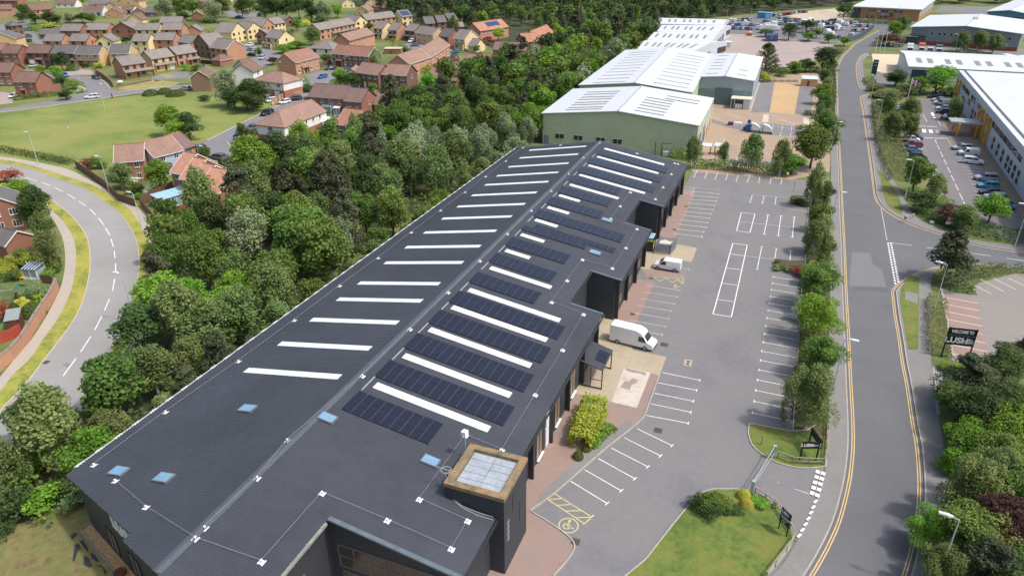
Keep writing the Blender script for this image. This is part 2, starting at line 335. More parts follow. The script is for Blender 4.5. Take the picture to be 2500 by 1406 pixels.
path(fl,'Y',[(2290,435),(2490,462)])
q=[at(1789,594.2),at(1824.3,598.6),at(1785.5,773.7),at(1740.6,766.6)]
for i in range(4):seg(wl,q[i],q[(i+1)%4],.14)
for a,b in(((730,535),(1050,578)),((650,840),(980,880)),((560,1170),(900,1220))):seg(wl,at(*a,0,'c'),at(*b,0,'c'),.12)
seg(wl,at(1610,122,0,'Z'),at(1765,143,0,'Z'),.12)
path(fl,'c',[(1050,578),(1680,652)])
for a,b in(((1425,382),(1328,865)),((1745,420),(1712,630)),((2060,465),(2042,685))):seg(wl,at(*a,0,'c'),at(*b,0,'c'),.11,tb=.3,ta=.3)
for a,b in(((2170,0),(2500,160)),((2045,85),(2390,258)),((1925,185),(2270,362)),((1800,285),(2145,475)),((1670,392),(2015,590)),((1535,500),(1880,710))):seg(wl,at(*a,0,'a'),at(*b,0,'a'),tb=.32)
for a,b in(((1385,620),(1735,840)),((1315,672),(1665,905)),((1315,675),(1455,665)),((1405,730),(1550,722)),((1495,785),(1635,780)),((1590,848),(1735,843)),((1655,915),(1730,850))):seg(yb,at(*a,0,'a'),at(*b,0,'a'),.1)
seg(wl,at(1725,850,0,'a'),at(1757,824,0,'a'),.1)
for i in range(5):
 a=at(1215+i*118,905+i*12+(i%2)*80,0,'d');b=at(1215+(i+1)*118,905+(i+1)*12+((i+1)%2)*70,0,'d');seg(yb,a,b,.09)
path(yb,'d',[(1150,905),(1790,940),(1765,1045),(1650,955)],.09)
def wheelchair(mb,c,r,ring=True,rz=0.0,w=.1):
 """the painted access symbol: head, body, wheel, ring"""
 T=lambda x,y:Vector((c.x+(x*math.cos(rz)-y*math.sin(rz))*r,c.y+(x*math.sin(rz)+y*math.cos(rz))*r,0))
 arc=lambda cx,cy,rr,a0,a1,n=14:[T(cx+rr*math.cos(R(a0+(a1-a0)*k/n)),cy+rr*math.sin(R(a0+(a1-a0)*k/n)))for k in range(n+1)]
 if ring:
  p=arc(0,0,1,0,360,28);ribbon(mb,p,w,.017)
 ribbon(mb,arc(-.02,-.22,.36,130,385),w,.017)
 mb.poly([(q.x,q.y,.017)for q in arc(-.38,.52,.15,0,330,10)])
 for s in([(-.3,.36),(-.1,-.1),(.3,-.14),(.52,.1),(.72,.06)],[(-.2,.14),(.18,.1)]):
  ribbon(mb,[T(*k)for k in s],w,.017)
wheelchair(yb,at(1515,922,0,'a'),0.92,True,R(-30))
wheelchair(yb,at(1650,1085,0,'d'),0.9,False,R(-10))
path(wl,'Z',[(665,805),(578,1005),(630,1015),(720,810),(665,805)],.09)
path(wl,'Z',[(590,975),(700,935)],.08);path(wl,'Z',[(967,820),(838,1150)],.1);path(wl,'Z',[(660,960),(600,1098)],.1)
# --- junction lines
def dashes(mb,t,a,b,n,w,duty=.5,z=0.02):
 a,b=at(*a,0,t),at(*b,0,t)
 for i in range(n):ribbon(mb,[a.lerp(b,i/n),a.lerp(b,(i+duty)/n)],w,z)
dashes(wl,'O',(1135,645),(1195,975),17,.14)
dashes(wl,'O',(1203,990),(1275,1392),17,.28,.62);dashes(wl,'O',(1232,990),(1305,1375),17,.28,.62)
for a,b in(((1205,985),(1435,1013)),((1570,1032),(1675,1048)),((1735,1055),(1790,1060)),((1938,1080),(2185,1113)),((2330,1135),(2560,1168))):seg(wl,at(*a,0,'O'),at(*b,0,'O'),.12,.02)
for x,y in((695,108),(680,173),(662,240),(643,305),(624,372),(760,128),(745,193),(727,258),(709,328),(688,398)):
 p=at(x,y,.1,'X');seg(wl,p+Vector((-.04,-.26,0)),p+Vector((.06,.26,0)),.42,.106)
for x,y in((668,475),(640,545),(612,615),(580,688),(545,758),(505,828),(466,898)):
 p=at(x,y,.1,'X');seg(wl,p+Vector((-.15,-.28,0)),p+Vector((.15,.28,0)),.22,.106)
path(fl,'X',[(415,323),(630,400)],.1);path(fl,'X',[(190,240),(215,247)],.1)
for k,z in((KL,.02),):
 for o in(0.42,0.66):ribbon(yl,offset(k,o),.11,z)
for k in(KR,KR2,KR3):
 for o in(-0.42,-0.66):ribbon(yl,offset(k,o if k is KR else-o*-1 if k is KR else o*(1 if k[0].y<k[-1].y else-1)),.11,.02)
for o in(.42,.66):ribbon(yl,offset(ju,o),.11,.02);ribbon(yl,offset(jl[8:],o),.11,.02)
for o in(.5,.8):ribbon(yl,offset(PP('P',(2040,172),(2044,156),(2055,137),(2085,108),(2116,90),(2144,75)),o),.14,.014)
# --- tar patches in the main road
sheet('tar_patch',PP('O',(860,1075),(1030,1085),(1060,1200),(1140,1240),(1190,1410),(830,1400)),0.016,mat('tar_patch_light',srgb(118,120,122),.88,.08,2))
sheet('tar_patch',PP('Q',(870,0),(1190,30),(1200,130),(880,110)),0.012,M_BLACKP)
# --- building strip, front left
sheet('dry_lawn',PP('P',(-60,1300),(60,1275),(215,1205))+XY((-56.4,34))+PP('P',(290,1400),(270,1470),(-60,1470)),0.004,M_DRY)
sheet('shingle_strip',PP('g',(150,545),(400,345),(470,500),(1110,1270),(1300,1480),(930,1480)),0.02,M_SHALE)
k2=MB();kerb_run(k2,PP('g',(400,325),(135,545),(500,985),(860,1406),(950,1500)),.2,0,.14);struct(k2.build('kerb',mat('weathered_kerb',srgb(128,124,116),.9,.2,2)))
tarp=mat('torn_weed_sheet',srgb(52,52,58),.6,.2,3)
for q in([(100,730),(190,720),(290,900),(270,950),(180,840)],[(20,800),(110,790),(130,850),(70,950),(10,1130),(-20,1120)],[(190,1020),(270,1040),(360,1220),(290,1240),(190,1190)],[(320,950),(420,1010),(500,1150),(440,1130),(340,1060)],[(410,1190),(530,1200),(640,1330),(600,1390),(540,1230)],[(-60,650),(0,580),(90,590),(40,640),(-30,720)]):
 sheet('weed_sheet',PP('g',*q),0.03,tarp)
wl.build('white_markings',M_WHITE)['kind']='structure';fl.build('faded_markings',M_FADED)['kind']='structure'
yl.build('double_yellow_lines',M_YELLOW)['kind']='structure';yb.build('yellow_markings',M_YELLOWB)['kind']='structure'
# ------------------------------------------------------------------ left road, green and housing streets
kR=smooth_line(PP('P',(-160,385),(0,400),(77,414),(141,437),(205,460),(256,493.6),(294,524),(320,560),(335.4,596),(339,634),(338,668),(330,718),(316,752),(304.7,795),(286.7,828.5),(256,874.6),(225,920.7)),5)
kRb=PP('P',(160,1015),(90,1035),(45,1042),(32,1062),(30,1090),(0,1190),(-60,1290))
kLf=smooth_line(PP('P',(-160,425),(0,440),(60,458),(115,483.4),(158.7,514),(189.5,545),(212.5,581),(220,621.6),(217.6,673),(202,736),(176.6,787.5),(143,833.6),(102,887),(64,936),(25.6,977),(0,1002.6),(-90,1090)),5)
sheet('residential_road',kR+PP('P',(285,955),(240,1010))+kRb+kLf[::-1],0.008,M_ROAD2)
vR=smooth_line(PP('P',(-160,375),(0,390),(77,405),(179,437),(230,455),(269,478),(307,504),(330,529.5),(353,570),(366,606),(360,668),(352,718),(335,782),(333,803),(307,849),(284,885),(252,885)),5)
slab('verge',kR[:-4]+vR[::-1],0.09,M_VERGE,0)
fR=smooth_line(PP('P',(-160,370),(0,383.5),(77,395),(164,414),(217.6,440),(281.6,475.7),(330,504),(358,524),(379,552.5),(391.7,596),(388,668),(380,730),(365,800),(335,860),(300,920),(285,955)),5)
slab('footpath',vR[:-2]+PP('P',(225,921))+fR[::-1],0.08,M_PATH2,0)
slab('verge',[p for p in fR[25:55]]+PP('P',(412,650),(408,600),(398,560),(375,520),(345,500),(330,498)),0.07,M_VERGE,0)
vL=smooth_line(PP('P',(100,486),(112.6,502),(148.5,534.6),(174,570),(185.6,611.4),(184,660),(177,699),(166,731),(143,777),(110,823),(76.8,872),(33,915.5),(0,956.5),(-80,1040)),5)
slab('verge',vL+[p for p in kLf if p.y<at(100,484).y][::-1],0.09,M_VERGE,0)
fL=smooth_line(PP('P',(100,492),(112.6,512),(135.7,545),(153.6,583),(160,621.6),(158.7,660),(151,697),(138,728.6),(112.6,777),(79,828.5),(35.8,880),(0,923),(-80,1010)),5)
slab('footpath',vL+fL[::-1],0.08,M_PATH2,0)
gl=smooth_line(PP('P',(120,500),(136,536),(146,583),(146,640),(141,700)),4)
kb=MB()
for k in(kR,kRb,kLf):kerb_run(kb,k,.15,0,.105)
for k in(fL,fR):kerb_run(kb,k,.08,0,.095)
struct(kb.build('kerb',mat('pale_kerb',srgb(188,178,162),.85,.12,2)))
dm=MB()
for a,b in(((245,368),(357,400)),((395,412),(482,445)),((520,462),(603,503)),((640,523),(717,568)),((752,592),(822,640)),((857,667),(917,725)),((940,752),(992,820)),((1005,845),(1047,917)),((1057,950),(1083,1025)),((1090,1067),(1097,1135)),((1102,1183),(1103,1278)),((1094,1330),(1072,1448))):
 seg(dm,at(*a,0,'C'),at(*b,0,'C'),.15,.014)
for a,b in(((1043,195),(997,305)),((973,355),(903,490)),((867,550),(768,700)),((725,760),(602,927))):seg(dm,at(*a,0,'T'),at(*b,0,'T'),.15,.014)
struct(dm.build('white_markings',M_WHITE))
sheet('tar_patch',PP('T',(590,820),(630,800),(680,815),(640,845)),.014,mat('grey_patch',srgb(128,128,130),.9,.1,2))
# the green
sheet('green',PP('P',(-200,375),(0,388),(60,396),(180,420),(240,418),(480,350),(505,342),(640,272),(690,262),(640,245),(470,233),(420,232),(330,234),(230,247),(150,258),(100,265),(0,278),(-200,300)),0.0,M_GREEN)
# streets of the estate
up=PP('P',(-200,298),(0,275),(102,262),(230,244),(333,228),(435,217),(500,213))
up2=PP('P',(500,206),(435,209),(365,216),(290,224),(268,216),(255,200),(235,190),(175,184),(150,175),(60,172),(40,182),(120,190),(165,188),(205,202),(215,224),(110,250),(0,267),(-200,286))
sheet('street',up+up2,0.012,mat('street_asphalt',srgb(124,124,128),.9,.06,1.5,.08,.1))
MS=MATS['street_asphalt']
sheet('street',PP('P',(470,355),(505,344),(645,273),(705,248),(760,205),(770,196),(800,190),(815,198),(780,212),(740,250),(700,275),(640,300),(615,330),(560,352),(620,380),(680,360),(700,372),(660,410),(580,420),(545,400),(490,372)),0.012,MS)
sheet('street',PP('P',(560,120),(600,108),(645,115),(680,130),(690,142),(650,160),(620,175),(600,160),(620,135),(580,128)),0.012,MS)
sheet('street',PP('P',(745,185),(770,175),(812,172),(860,190),(830,205),(790,210),(760,205)),0.008,MS)
sheet('street',PP('P',(925,215),(960,225),(1000,240),(985,246),(930,236)),0.012,MS)
sheet('street',PP('P',(985,112),(1010,96),(1060,108),(1110,125),(1130,150),(1100,165),(1060,140),(1000,125)),0.012,MS)
sheet('street',PP('P',(0,62),(30,52),(70,52),(90,90),(120,105),(150,95),(140,112),(100,115),(60,92),(0,85)),0.012,MS)
sheet('street',PP('P',(540,25),(600,30),(630,35),(640,48),(600,50),(560,38)),0.012,MS)
sheet('street',PP('P',(300,40),(330,34),(350,45),(340,55),(310,52)),0.012,MS)
kb=MB()
for p in(PP('P',(505,344),(645,273),(705,248)),up,PP('P',(268,216),(255,200),(235,190)),PP('P',(290,224),(365,216),(435,209)),PP('D',(1440,370),(1480,430),(1620,510),(1850,580),(1945,625)),PP('D',(1530,710),(1945,625)),PP('D',(1200,600),(1430,670))):kerb_run(kb,p,.3,0,.1)
struct(kb.build('kerb',MATS['pale_kerb']))
slab('verge',PP('D',(1500,430),(1600,415),(1940,450),(2160,500),(1990,590),(1860,580),(1640,505)),.08,M_GREEN,0)
sheet('driveway',PP('A',(0,1000),(130,985),(90,890),(0,880)),0.016,M_PINKP)
sheet('driveway',PP('A',(620,690),(720,660),(870,670),(900,715),(760,715),(640,722)),0.016,M_PINKP)
sheet('driveway',PP('A',(1440,740),(1620,690),(1800,695),(1810,740),(1640,760),(1480,775)),0.016,MS)
sheet('front_garden',PP('A',(1110,830),(1440,760),(1720,790),(1600,840),(1240,862),(1130,850)),0.016,mat('parched_lawn',srgb(140,138,82),.95,.2,1.5,.2,.3,tint=srgb(160,148,96)))
sheet('front_garden',PP('A',(1500,715),(1580,700),(1680,730),(1600,750)),0.02,MATS['parched_lawn'])
# warehouse yards behind and to the right
sheet('yard',PP('P',(1690,420),(1685,380),(1745,250),(1850,185),(1915,184),(2036,172),(2031,300),(2026,420),(1930,440)),0.008,M_TANP)
sheet('yard',PP('N',(1460,130),(1825,200),(1750,620),(1370,590)),0.012,M_TANB)
sheet('parking_bays',PP('N',(1225,110),(1435,130),(1365,590),(1080,600)),0.012,M_LOT);sheet('parking_bays',PP('N',(1825,200),(2060,200),(1990,630),(1750,622)),0.012,M_LOT)
sheet('parking_bays',PP('N',(1380,770),(2050,830),(1960,965),(1380,940),(1200,910),(700,820),(440,720),(460,690),(700,770)),0.012,M_LOT)
sheet('parking_bays',PP('N',(290,1180),(390,930),(320,900),(250,1180)),0.012,M_LOT);sheet('parking_bays',PP('N',(700,1290),(2000,1390),(2000,1430),(690,1370)),0.012,M_LOT)
ym=MB()
for i in range(13):seg(ym,at(1390-i*23+5,150+i*34,0,'N'),at(1435-i*4,152+i*34,0,'N'),.1,.02)if False else None
for a,b in(((1225,110),(1090,520)),((390,945),(690,985)),((375,985),(665,1018)),((355,1020),(640,1055)),((690,985),(620,1120)),((340,1060),(600,1090)),((325,1100),(560,1130)),((1130,1030),(1370,1048)),((1120,1075),(1360,1087)),((1110,1115),(1350,1130)),((1100,1155),(1340,1167)),((1090,1195),(1330,1207)),((1280,1245),(1325,1248)),((1540,890),(1530,960)),((1692,900),(1685,970)),((1845,905),(1838,970)),((870,1290),(855,1370)),((1362,1335),(1358,1400)),((460,640),(830,790)),((700,600),(1250,780)),((1000,610),(1950,800)),((1370,620),(1980,880)),((1700,620),(2100,720)),((1410,800),(1980,885)),((1420,780),(1408,870)),((1565,800),(1553,870)),((1710,800),(1700,880)),((1860,800),(1852,880))):
 seg(ym,at(*a,0,'N'),at(*b,0,'N'),.14,.024)
struct(ym.build('white_markings',M_FADED))
sheet('crossing',PP('N',(1275,625),(1360,630),(1345,745),(1255,740)),.028,mat('crossing_slabs',srgb(196,184,168),.85,.1,2));sheet('crossing',PP('N',(1885,672),(1975,675),(1975,780),(1882,775)),.028,MATS['crossing_slabs'])
sheet('yard',PP('P',(1776,82),(1864,88),(1990,103),(2035,108),(2030,140),(1985,150),(1930,172),(1865,190),(1740,140)),0.004,M_PINKP)
sheet('vehicle_compound',PP('P',(1776,80),(1776,50),(1860,36),(1968,29),(2046,44),(2140,68),(2082,103),(1990,102),(1870,88)),0.008,mat('dark_asphalt',srgb(112,112,118),.9,.08,1.0))
sheet('yard',PP('P',(1920,40),(1968,29),(1985,26),(2060,20),(2078,28),(2075,46),(2046,48),(1990,52)),0.012,mat('tan_yard',srgb(184,170,150),.9,.08,.8))
sheet('yard',PP('P',(2128,132),(2205,134),(2196,182),(2150,178),(2135,172)),0.012,mat('pale_concrete_yard',srgb(204,188,162),.9,.08,.6,.1,.1))
sheet('yard',PP('P',(2138,178),(2196,180),(2180,212),(2130,210)),0.012,M_LOT)
sheet('yard',PP('P',(2135,118),(2220,120),(2500,150),(2640,165),(2640,130),(2480,120),(2230,104),(2140,108)),0.008,M_LOT)
sheet('yard',PP('P',(2280,28),(2500,40),(2600,45),(2600,20),(2300,16)),0.008,M_LOT)
sheet('retail_car_park',PP('P',(2235,240),(2345,240),(2420,360),(2540,540),(2640,660),(2560,640),(2470,590),(2350,520),(2290,470),(2225,380),(2210,300)),0.008,mat('retail_asphalt',srgb(120,117,120),.9,.06,1.3,.08,.1))
sheet('retail_pavement',PP('P',(2335,238),(2342,240),(2412,355),(2494,480),(2600,640),(2560,640),(2487,515),(2407,415),(2369,348),(2345,330),(2325,330),(2300,305)),0.012,mat('buff_paving',srgb(146,130,112),.88,.08,1.5))
rm=MB()
for i in range(11):
 a=at(820+45*i*.92,385+78*i,0,'K')if False else None
for x,y in((820,385),(840,425),(865,470),(890,520),(905,575),(915,620),(940,662),(960,705),(985,748),(1010,795),(1035,840),(1060,890),(1090,940),(1115,992),(1140,1045),(1170,1098),(1198,1150),(1225,1205)):
 seg(rm,at(x,y,0,'K'),at(x+325,y+36,0,'K'),.1,.02)
for x,y in((415,380),(432,418),(445,457),(465,495),(490,535),(505,575),(515,615),(525,658),(550,703),(568,750),(585,797),(600,843)):
 seg(rm,at(x-230,y-20,0,'K'),at(x,y,0,'K'),.1,.02)
for x,y in((700,945),(715,985),(760,1035),(790,1080),(820,1115),(850,1150),(880,1190),(900,1225),(930,1265),(660,910),(960,1300)):seg(rm,at(x-70,y-8,0,'L'),at(x+260,y+15,0,'L'),.1,.02)
for a,b in(((600,362),(627,418)),((635,440),(667,505)),((677,532),(717,607)),((728,642),(767,720)),((778,752),(822,832)),((833,868),(877,955)),((890,992),(937,1083)),((950,1122),(1000,1222)),((1008,1245),(1025,1278)),((430,0),(485,103)),((630,65),(690,165))):seg(rm,at(*a,0,'K'),at(*b,0,'K'),.13,.02)
for i in range(3):rm.poly([(p.x,p.y,.022)for p in PP('K',(412+i*98,208+i*8),(468+i*98,213+i*8),(478+i*98,262+i*6),(420+i*98,255+i*6))])
for q in([(720,1212),(775,1215),(800,1280),(745,1280)],[(760,1300),(805,1300),(818,1328),(775,1328)]):rm.poly([(p.x,p.y,.022)for p in PP('L',*q)])
struct(rm.build('white_markings',M_WHITE))
seg_y=MB();path(seg_y,'K',[(770,330),(835,455)],.15);struct(seg_y.build('yellow_markings',M_YELLOW))
sheet('block_paved_lot',PP('P',(2297,705),(2312,790),(2325,880),(2480,900),(2640,960),(2640,670),(2480,668),(2390,690),(2375,705),(2388,722),(2345,716)),0.008,mat('grey_block_lot',srgb(136,132,128),.9,.06,1.5,.06,.1))
sheet('parking_bays',PP('Q',(1720,150),(2070,215),(2160,720),(2080,790),(1805,720),(1760,380)),0.012,M_BRICKP)
rm=MB()
for a,b in(((1735,178),(2065,237)),((1745,245),(2075,307)),((1785,320),(2087,380)),((1765,388),(2103,455)),((1790,467),(2105,530)),((1800,545),(2133,615)),((1810,628),(2150,698)),((1805,712),(2065,768)),((1980,40),(2190,147)),((2070,0),(2305,123)),((2210,0),(2420,105)),((2350,0),(2560,92))):seg(rm,at(*a,0,'Q'),at(*b,0,'Q'),.1,.02)
struct(rm.build('white_markings',M_WHITE))
kb=MB();kerb_run(kb,PP('Q',(1712,100),(1735,250),(1765,400),(1790,560),(1815,720),(1870,790)),.3,0,.1);kerb_run(kb,PP('Q',(1635,840),(1650,1000),(1675,1300)),.25,0,.12);kerb_run(kb,PP('Q',(1655,845),(1672,1000),(1697,1300)),.12,0,.12);struct(kb.build('kerb',M_KERB))
sheet('footpath',PP('Q',(1640,840),(1760,870),(1800,960),(1720,1100),(1700,1300),(1675,1300)),0.004,M_PATH)
def letters(txt,size,name,m,loc,rot,extrude=.0,bold=0.0,parent=None,sx=1.0,align='CENTER'):
 """raised or painted lettering as a mesh (built-in font)"""
 cu=bpy.data.curves.new(name,'FONT');cu.body=txt;cu.size=size;cu.align_x=align;cu.align_y='CENTER';cu.extrude=extrude;cu.offset=bold;cu.resolution_u=3
 t=bpy.data.objects.new('tmp',cu);me=bpy.data.meshes.new_from_object(t);bpy.data.objects.remove(t);me.name=name
 me.materials.clear();me.materials.append(m)
 o=bpy.data.objects.new(name,me);COL.objects.link(o);o.location=loc;o.rotation_euler=rot;o.scale=(sx,1,1)
 if parent:o.parent=parent
 return o
p,q=at(410,335,0,'K'),at(765,345,0,'K');d=q-p
o=letters('DEAD SLOW',1.6,'painted_words',M_WHITE,(p+q)/2+Vector((0,0,.03)),(0,0,math.atan2(d.y,d.x)),bold=.02,sx=d.length/9.2);struct(o)
p,q=at(390,165,0,'K'),at(665,180,0,'K');d=q-p
o=letters('DEAD SLOW',1.6,'painted_words',M_WHITE,(p+q)/2+Vector((-1,0,.03)),(0,0,math.atan2(d.y,d.x)+math.pi),bold=.02,sx=d.length/8.0);struct(o)
sheet('clearing',PP('P',(800,575),(850,545),(880,520),(900,535),(860,575),(820,600)),.006,M_VERGE)
sheet('grass_strip',PP('P',(1370,205),(1400,165),(1500,130),(1520,128),(1430,185),(1395,215)),.006,M_GREEN)
sheet('woodland_floor',PP('P',(60,1290),(250,1170),(600,830),(950,560),(1265,350),(1330,350),(1330,280),(1410,205),(1530,124),(1600,60),(1776,40),(1968,22),(2080,16),(2080,-30),(1200,-40),(850,5),(950,60),(1180,110),(1250,140),(1150,190),(1000,230),(930,280),(830,330),(700,380),(600,430),(480,490),(420,560),(412,650),(395,740),(360,840),(300,930),(240,1010),(90,1035),(40,1060),(20,1150),(0,1290)),0.002,M_FLOOR)
# ------------------------------------------------------------------ the black warehouse
XR_,ZR_,KRISE=-37.5,9.7,3.2/18.9
def rz_(x):return ZR_-KRISE*(x-XR_)if x>XR_ else ZR_-(3.2/19.3)*(XR_-x)
def on_roof(x,y,t='P'):
 lo,hi=4.0,12.0
 for _ in range(40):
  m=(lo+hi)/2;p=at(x,y,m,t)
  if m>rz_(p.x):hi=m
  else:lo=m
 return at(x,y,lo,t)
M_ROOF=mat('charcoal_roof_sheet',srgb(66,70,78),0.5,0.07,0.8,0.2,0.07,spec=0.4)
M_WALLB=mat('black_cladding',srgb(56,60,68),0.6,0.06,1.0,0.1,0.2);bands(M_WALLB,'XY',0.3,0.16)
M_TRIMB=mat('dark_trim',srgb(46,49,54),0.5,0.08,2)
M_RIDGE=mat('ridge_flashing',srgb(84,90,100),0.5,0.1,1.5)
M_RL=mat('rooflight_sheet',srgb(216,224,226),0.45,0.05,0.8,0.06,0.3)
M_GALV=mat('galvanised_steel',srgb(178,184,190),0.45,0.1,3,metal=0.3)
M_WHITEM=mat('white_coated_metal',srgb(232,234,236),0.45,0.04,2)
M_SOLAR=mat('solar_glass',srgb(30,33,46),0.16,0.1,0.5,spec=0.7,coat=0.25)
M_SFRAME=mat('panel_gap',srgb(82,84,98),0.45,0.1,2)
M_SKYG=mat('skylight_glass',srgb(120,160,188),0.08,0.15,0.8,spec=0.9)
M_SKYF=mat('skylight_frame',srgb(112,116,122),0.5,0.05,2)
M_GLASSD=glass('dark_window_glass',srgb(38,42,46))
M_BLIND=mat('wood_blind_behind_glass',srgb(132,120,104),0.35,0.1,1.0);bands(M_BLIND,'Z',0.55,0.35)
M_SAND=mat('white_flashing',srgb(196,202,206),.5,.1,2)
wh=thing('warehouse','long black metal clad warehouse with rows of white rooflights and solar panels on its roof','warehouse')
RIGHT=[(-37.5,24.5),(-29.8,21.8),(-29.8,34.3),(-17.95,34.3),(-17.95,41.15),(-22.65,41.15),(-22.65,46.65),(-18.6,46.65),(-18.6,78.9),(-23.1,78.9),(-23.1,88.95),(-18.55,88.95),(-18.5,109.1),(-22.95,109.1),(-22.95,120.35),(-18.55,120.35),(-18.55,147.4),(-37.5,147.4)]
LEFT=[(-37.5,147.4),(-56.8,147.4),(-56.8,31.9),(-43.2,27.25),(-43.2,26.5),(-37.5,24.5)]
def slope_mesh(outline,th=0.16):
 b=MB();n=len(outline)
 b.poly([(x,y,rz_(x))for x,y in outline])
 b.poly([(x,y,rz_(x)-th)for x,y in outline][::-1])
 for i in range(n):
  (x0,y0),(x1,y1)=outline[i],outline[(i+1)%n]
  if abs(x0-XR_)<.01 and abs(x1-XR_)<.01:continue
  b.poly([(x0,y0,rz_(x0)-th),(x1,y1,rz_(x1)-th),(x1,y1,rz_(x1)),(x0,y0,rz_(x0))])
 return b
def rib_rows(b,outline,pitch=0.3333,h=0.035,w0=0.17,w1=0.08):
 ys=[p[1]for p in outline];y=min(ys)+.2
 while y<max(ys)-.1:
  xs=[]
  for i in range(len(outline)):
   (x0,y0),(x1,y1)=outline[i],outline[(i+1)%len(outline)]
   if(y0-y)*(y1-y)<0:xs.append(x0+(x1-x0)*(y-y0)/(y1-y0))
  xs.sort()
  for a,c in zip(xs[::2],xs[1::2]):
   if c-a<.3:continue
   za,zc=rz_(a+.001 if a>-37 else a),rz_(c-.001 if c<-38 else c)
   if abs(a-XR_)<.01:za=ZR_
   if abs(c-XR_)<.01:zc=ZR_
   q=lambda x,z,dy,dz:(x,y+dy,z+dz)
   for(d0,h0),(d1,h1)in(((-w0/2,.002),(-w1/2,h)),((-w1/2,h),(w1/2,h)),((w1/2,h),(w0/2,.002))):
    b.poly([q(a,za,d0,h0),q(c,zc,d0,h0),q(c,zc,d1,h1),q(a,za,d1,h1)])
   b.poly([q(a,za,-w0/2,0),q(a,za,-w1/2,h),q(a,za,w1/2,h),q(a,za,w0/2,0)]);b.poly([q(c,zc,-w0/2,0),q(c,zc,-w1/2,h),q(c,zc,w1/2,h),q(c,zc,w0/2,0)])
  y+=pitch
rl_=slope_mesh(LEFT);rib_rows(rl_,LEFT);rl_.build('roof',M_ROOF,wh)
rr_=slope_mesh(RIGHT);rib_rows(rr_,RIGHT);rr_.build('roof',M_ROOF,wh)
rb=MB()
for sx,s in((-0.42,-1),(0.42,1)):
 rb.hexa([(XR_,24.45,ZR_+.03),(XR_+sx,24.6,rz_(XR_+sx)+.03),(XR_+sx,147.45,rz_(XR_+sx)+.03),(XR_,147.45,ZR_+.03)]+[(XR_,24.45,ZR_+.09),(XR_+sx,24.6,rz_(XR_+sx)+.06),(XR_+sx,147.45,rz_(XR_+sx)+.06),(XR_,147.45,ZR_+.09)])
rb.build('ridge_cap',M_RIDGE,wh)
# walls
WALL=[(-56.3,147.1),(-56.3,32.3),(-43.7,27.95),(-43.0,27.2),(-37.5,25.3),(-30.3,22.8),(-30.3,34.75),(-18.6,34.75),(-18.6,41.5),(-19.5,46.7),(-19.5,78.6),(-23.6,78.6),(-23.6,89.1),(-19.5,89.1),(-19.5,108.8),(-23.5,108.8),(-23.5,120.5),(-19.5,120.5),(-19.5,147.1),(-37.5,147.1)]
wm=MB()
for i in range(len(WALL)):
 (x0,y0),(x1,y1)=WALL[i],WALL[(i+1)%len(WALL)]
 wm.poly([(x0,y0,0),(x1,y1,0),(x1,y1,rz_(x1)-.17),(x0,y0,rz_(x0)-.17)])
wm.build('wall',M_WALLB,wh)
# gutters, fascias, pipes
g=MB();g.box(-57.0,-56.75,33.0,147.3,6.30,6.47)
for y in np.arange(33,147,2.2):g.box(-57.03,-56.72,y,y+.9,6.47,6.52)
g.build('gutter',M_SAND,wh)
g=MB();g.beam((-29.72,22.2,rz_(-29.7)-.1),(-29.72,34.0,rz_(-29.7)-.1),.24)
for y in(23.5,25.5,27.5,29.5,31.5,33.4):g.box(-29.86,-29.58,y,y+.12,rz_(-29.7)-.25,rz_(-29.7)+.05)
g.build('gutter',mat('weathered_gutter',srgb(140,144,136),.6,.2,2),wh)
for x,y0,y1 in((-18.48,46.7,78.85),(-18.43,89,109.05),(-18.43,120.4,147.3),(-17.82,34.4,41.1),(-22.98,79,88.9),(-22.83,109.2,120.3)):
 z=rz_(x)-.12;MB().box(x-.02,x+.14,y0,y1,z-.1,z+.09).build('gutter',M_TRIMB,wh)
for y in(47.3,53.4,59.6,65.9,71.9,78.3,89.5,95.6,101.9,108.4,121,127.2,133.4,139.6,146.7):
 MB().box(-19.5,-18.95,y,y+.28,0,6.2).build('column',M_TRIMB,wh)
def eave_sign():pass
# window bands of the office front facing the yard
def wall_window(y0,y1,z0,z1,x=-19.49,m=None,sill=None,n=2):
 f=MB();t=.07
 f.box(x,x+.06,y0-t,y0,z0-t,z1+t);f.box(x,x+.06,y1,y1+t,z0-t,z1+t);f.box(x,x+.06,y0,y1,z1,z1+t);f.box(x,x+.06,y0,y1,z0-t,z0)
 for k in range(1,n):yy=y0+(y1-y0)*k/n;f.box(x,x+.055,yy-.04,yy+.04,z0,z1)
 fo=f.build('window',M_TRIMB,wh)
 MB().box(x-.02,x+.02,y0,y1,z0,z1).build('pane',m or M_BLIND,fo)
 if sill:MB().box(x,x+.3,y0,y1,z0-.2,z0-.08).build('sill',M_WHITEM,fo)
for a,b,s in(((485,1305),(565,1165),1),((795,725),(862,600),1),((1060,225),(1122,115),1)):
 ya,yb2=at(*a,.2,'f').y,at(*b,.2,'f').y;wall_window(ya-.2,yb2+.2,.5,3.9,sill=True)
ya,yb2=at(622,1075,0,'f').y,at(685,968,0,'f').y
d=MB();d.box(-19.48,-19.36,ya,yb2,.05,2.6);d.box(-19.48,-19.36,ya+.12,yb2+.12,2.6,4.6);d.build('door',M_WHITEM,wh)
for y in(91.5,98.0,104.5,123.2,130.0,136.5,142.5):wall_window(y,y+2.4,1.0,2.5,m=M_BLIND if y<110 else M_GLASSD)
for y in(81,85):wall_window(y,y+2,1.2,2.4,x=-23.59,m=M_GLASSD)
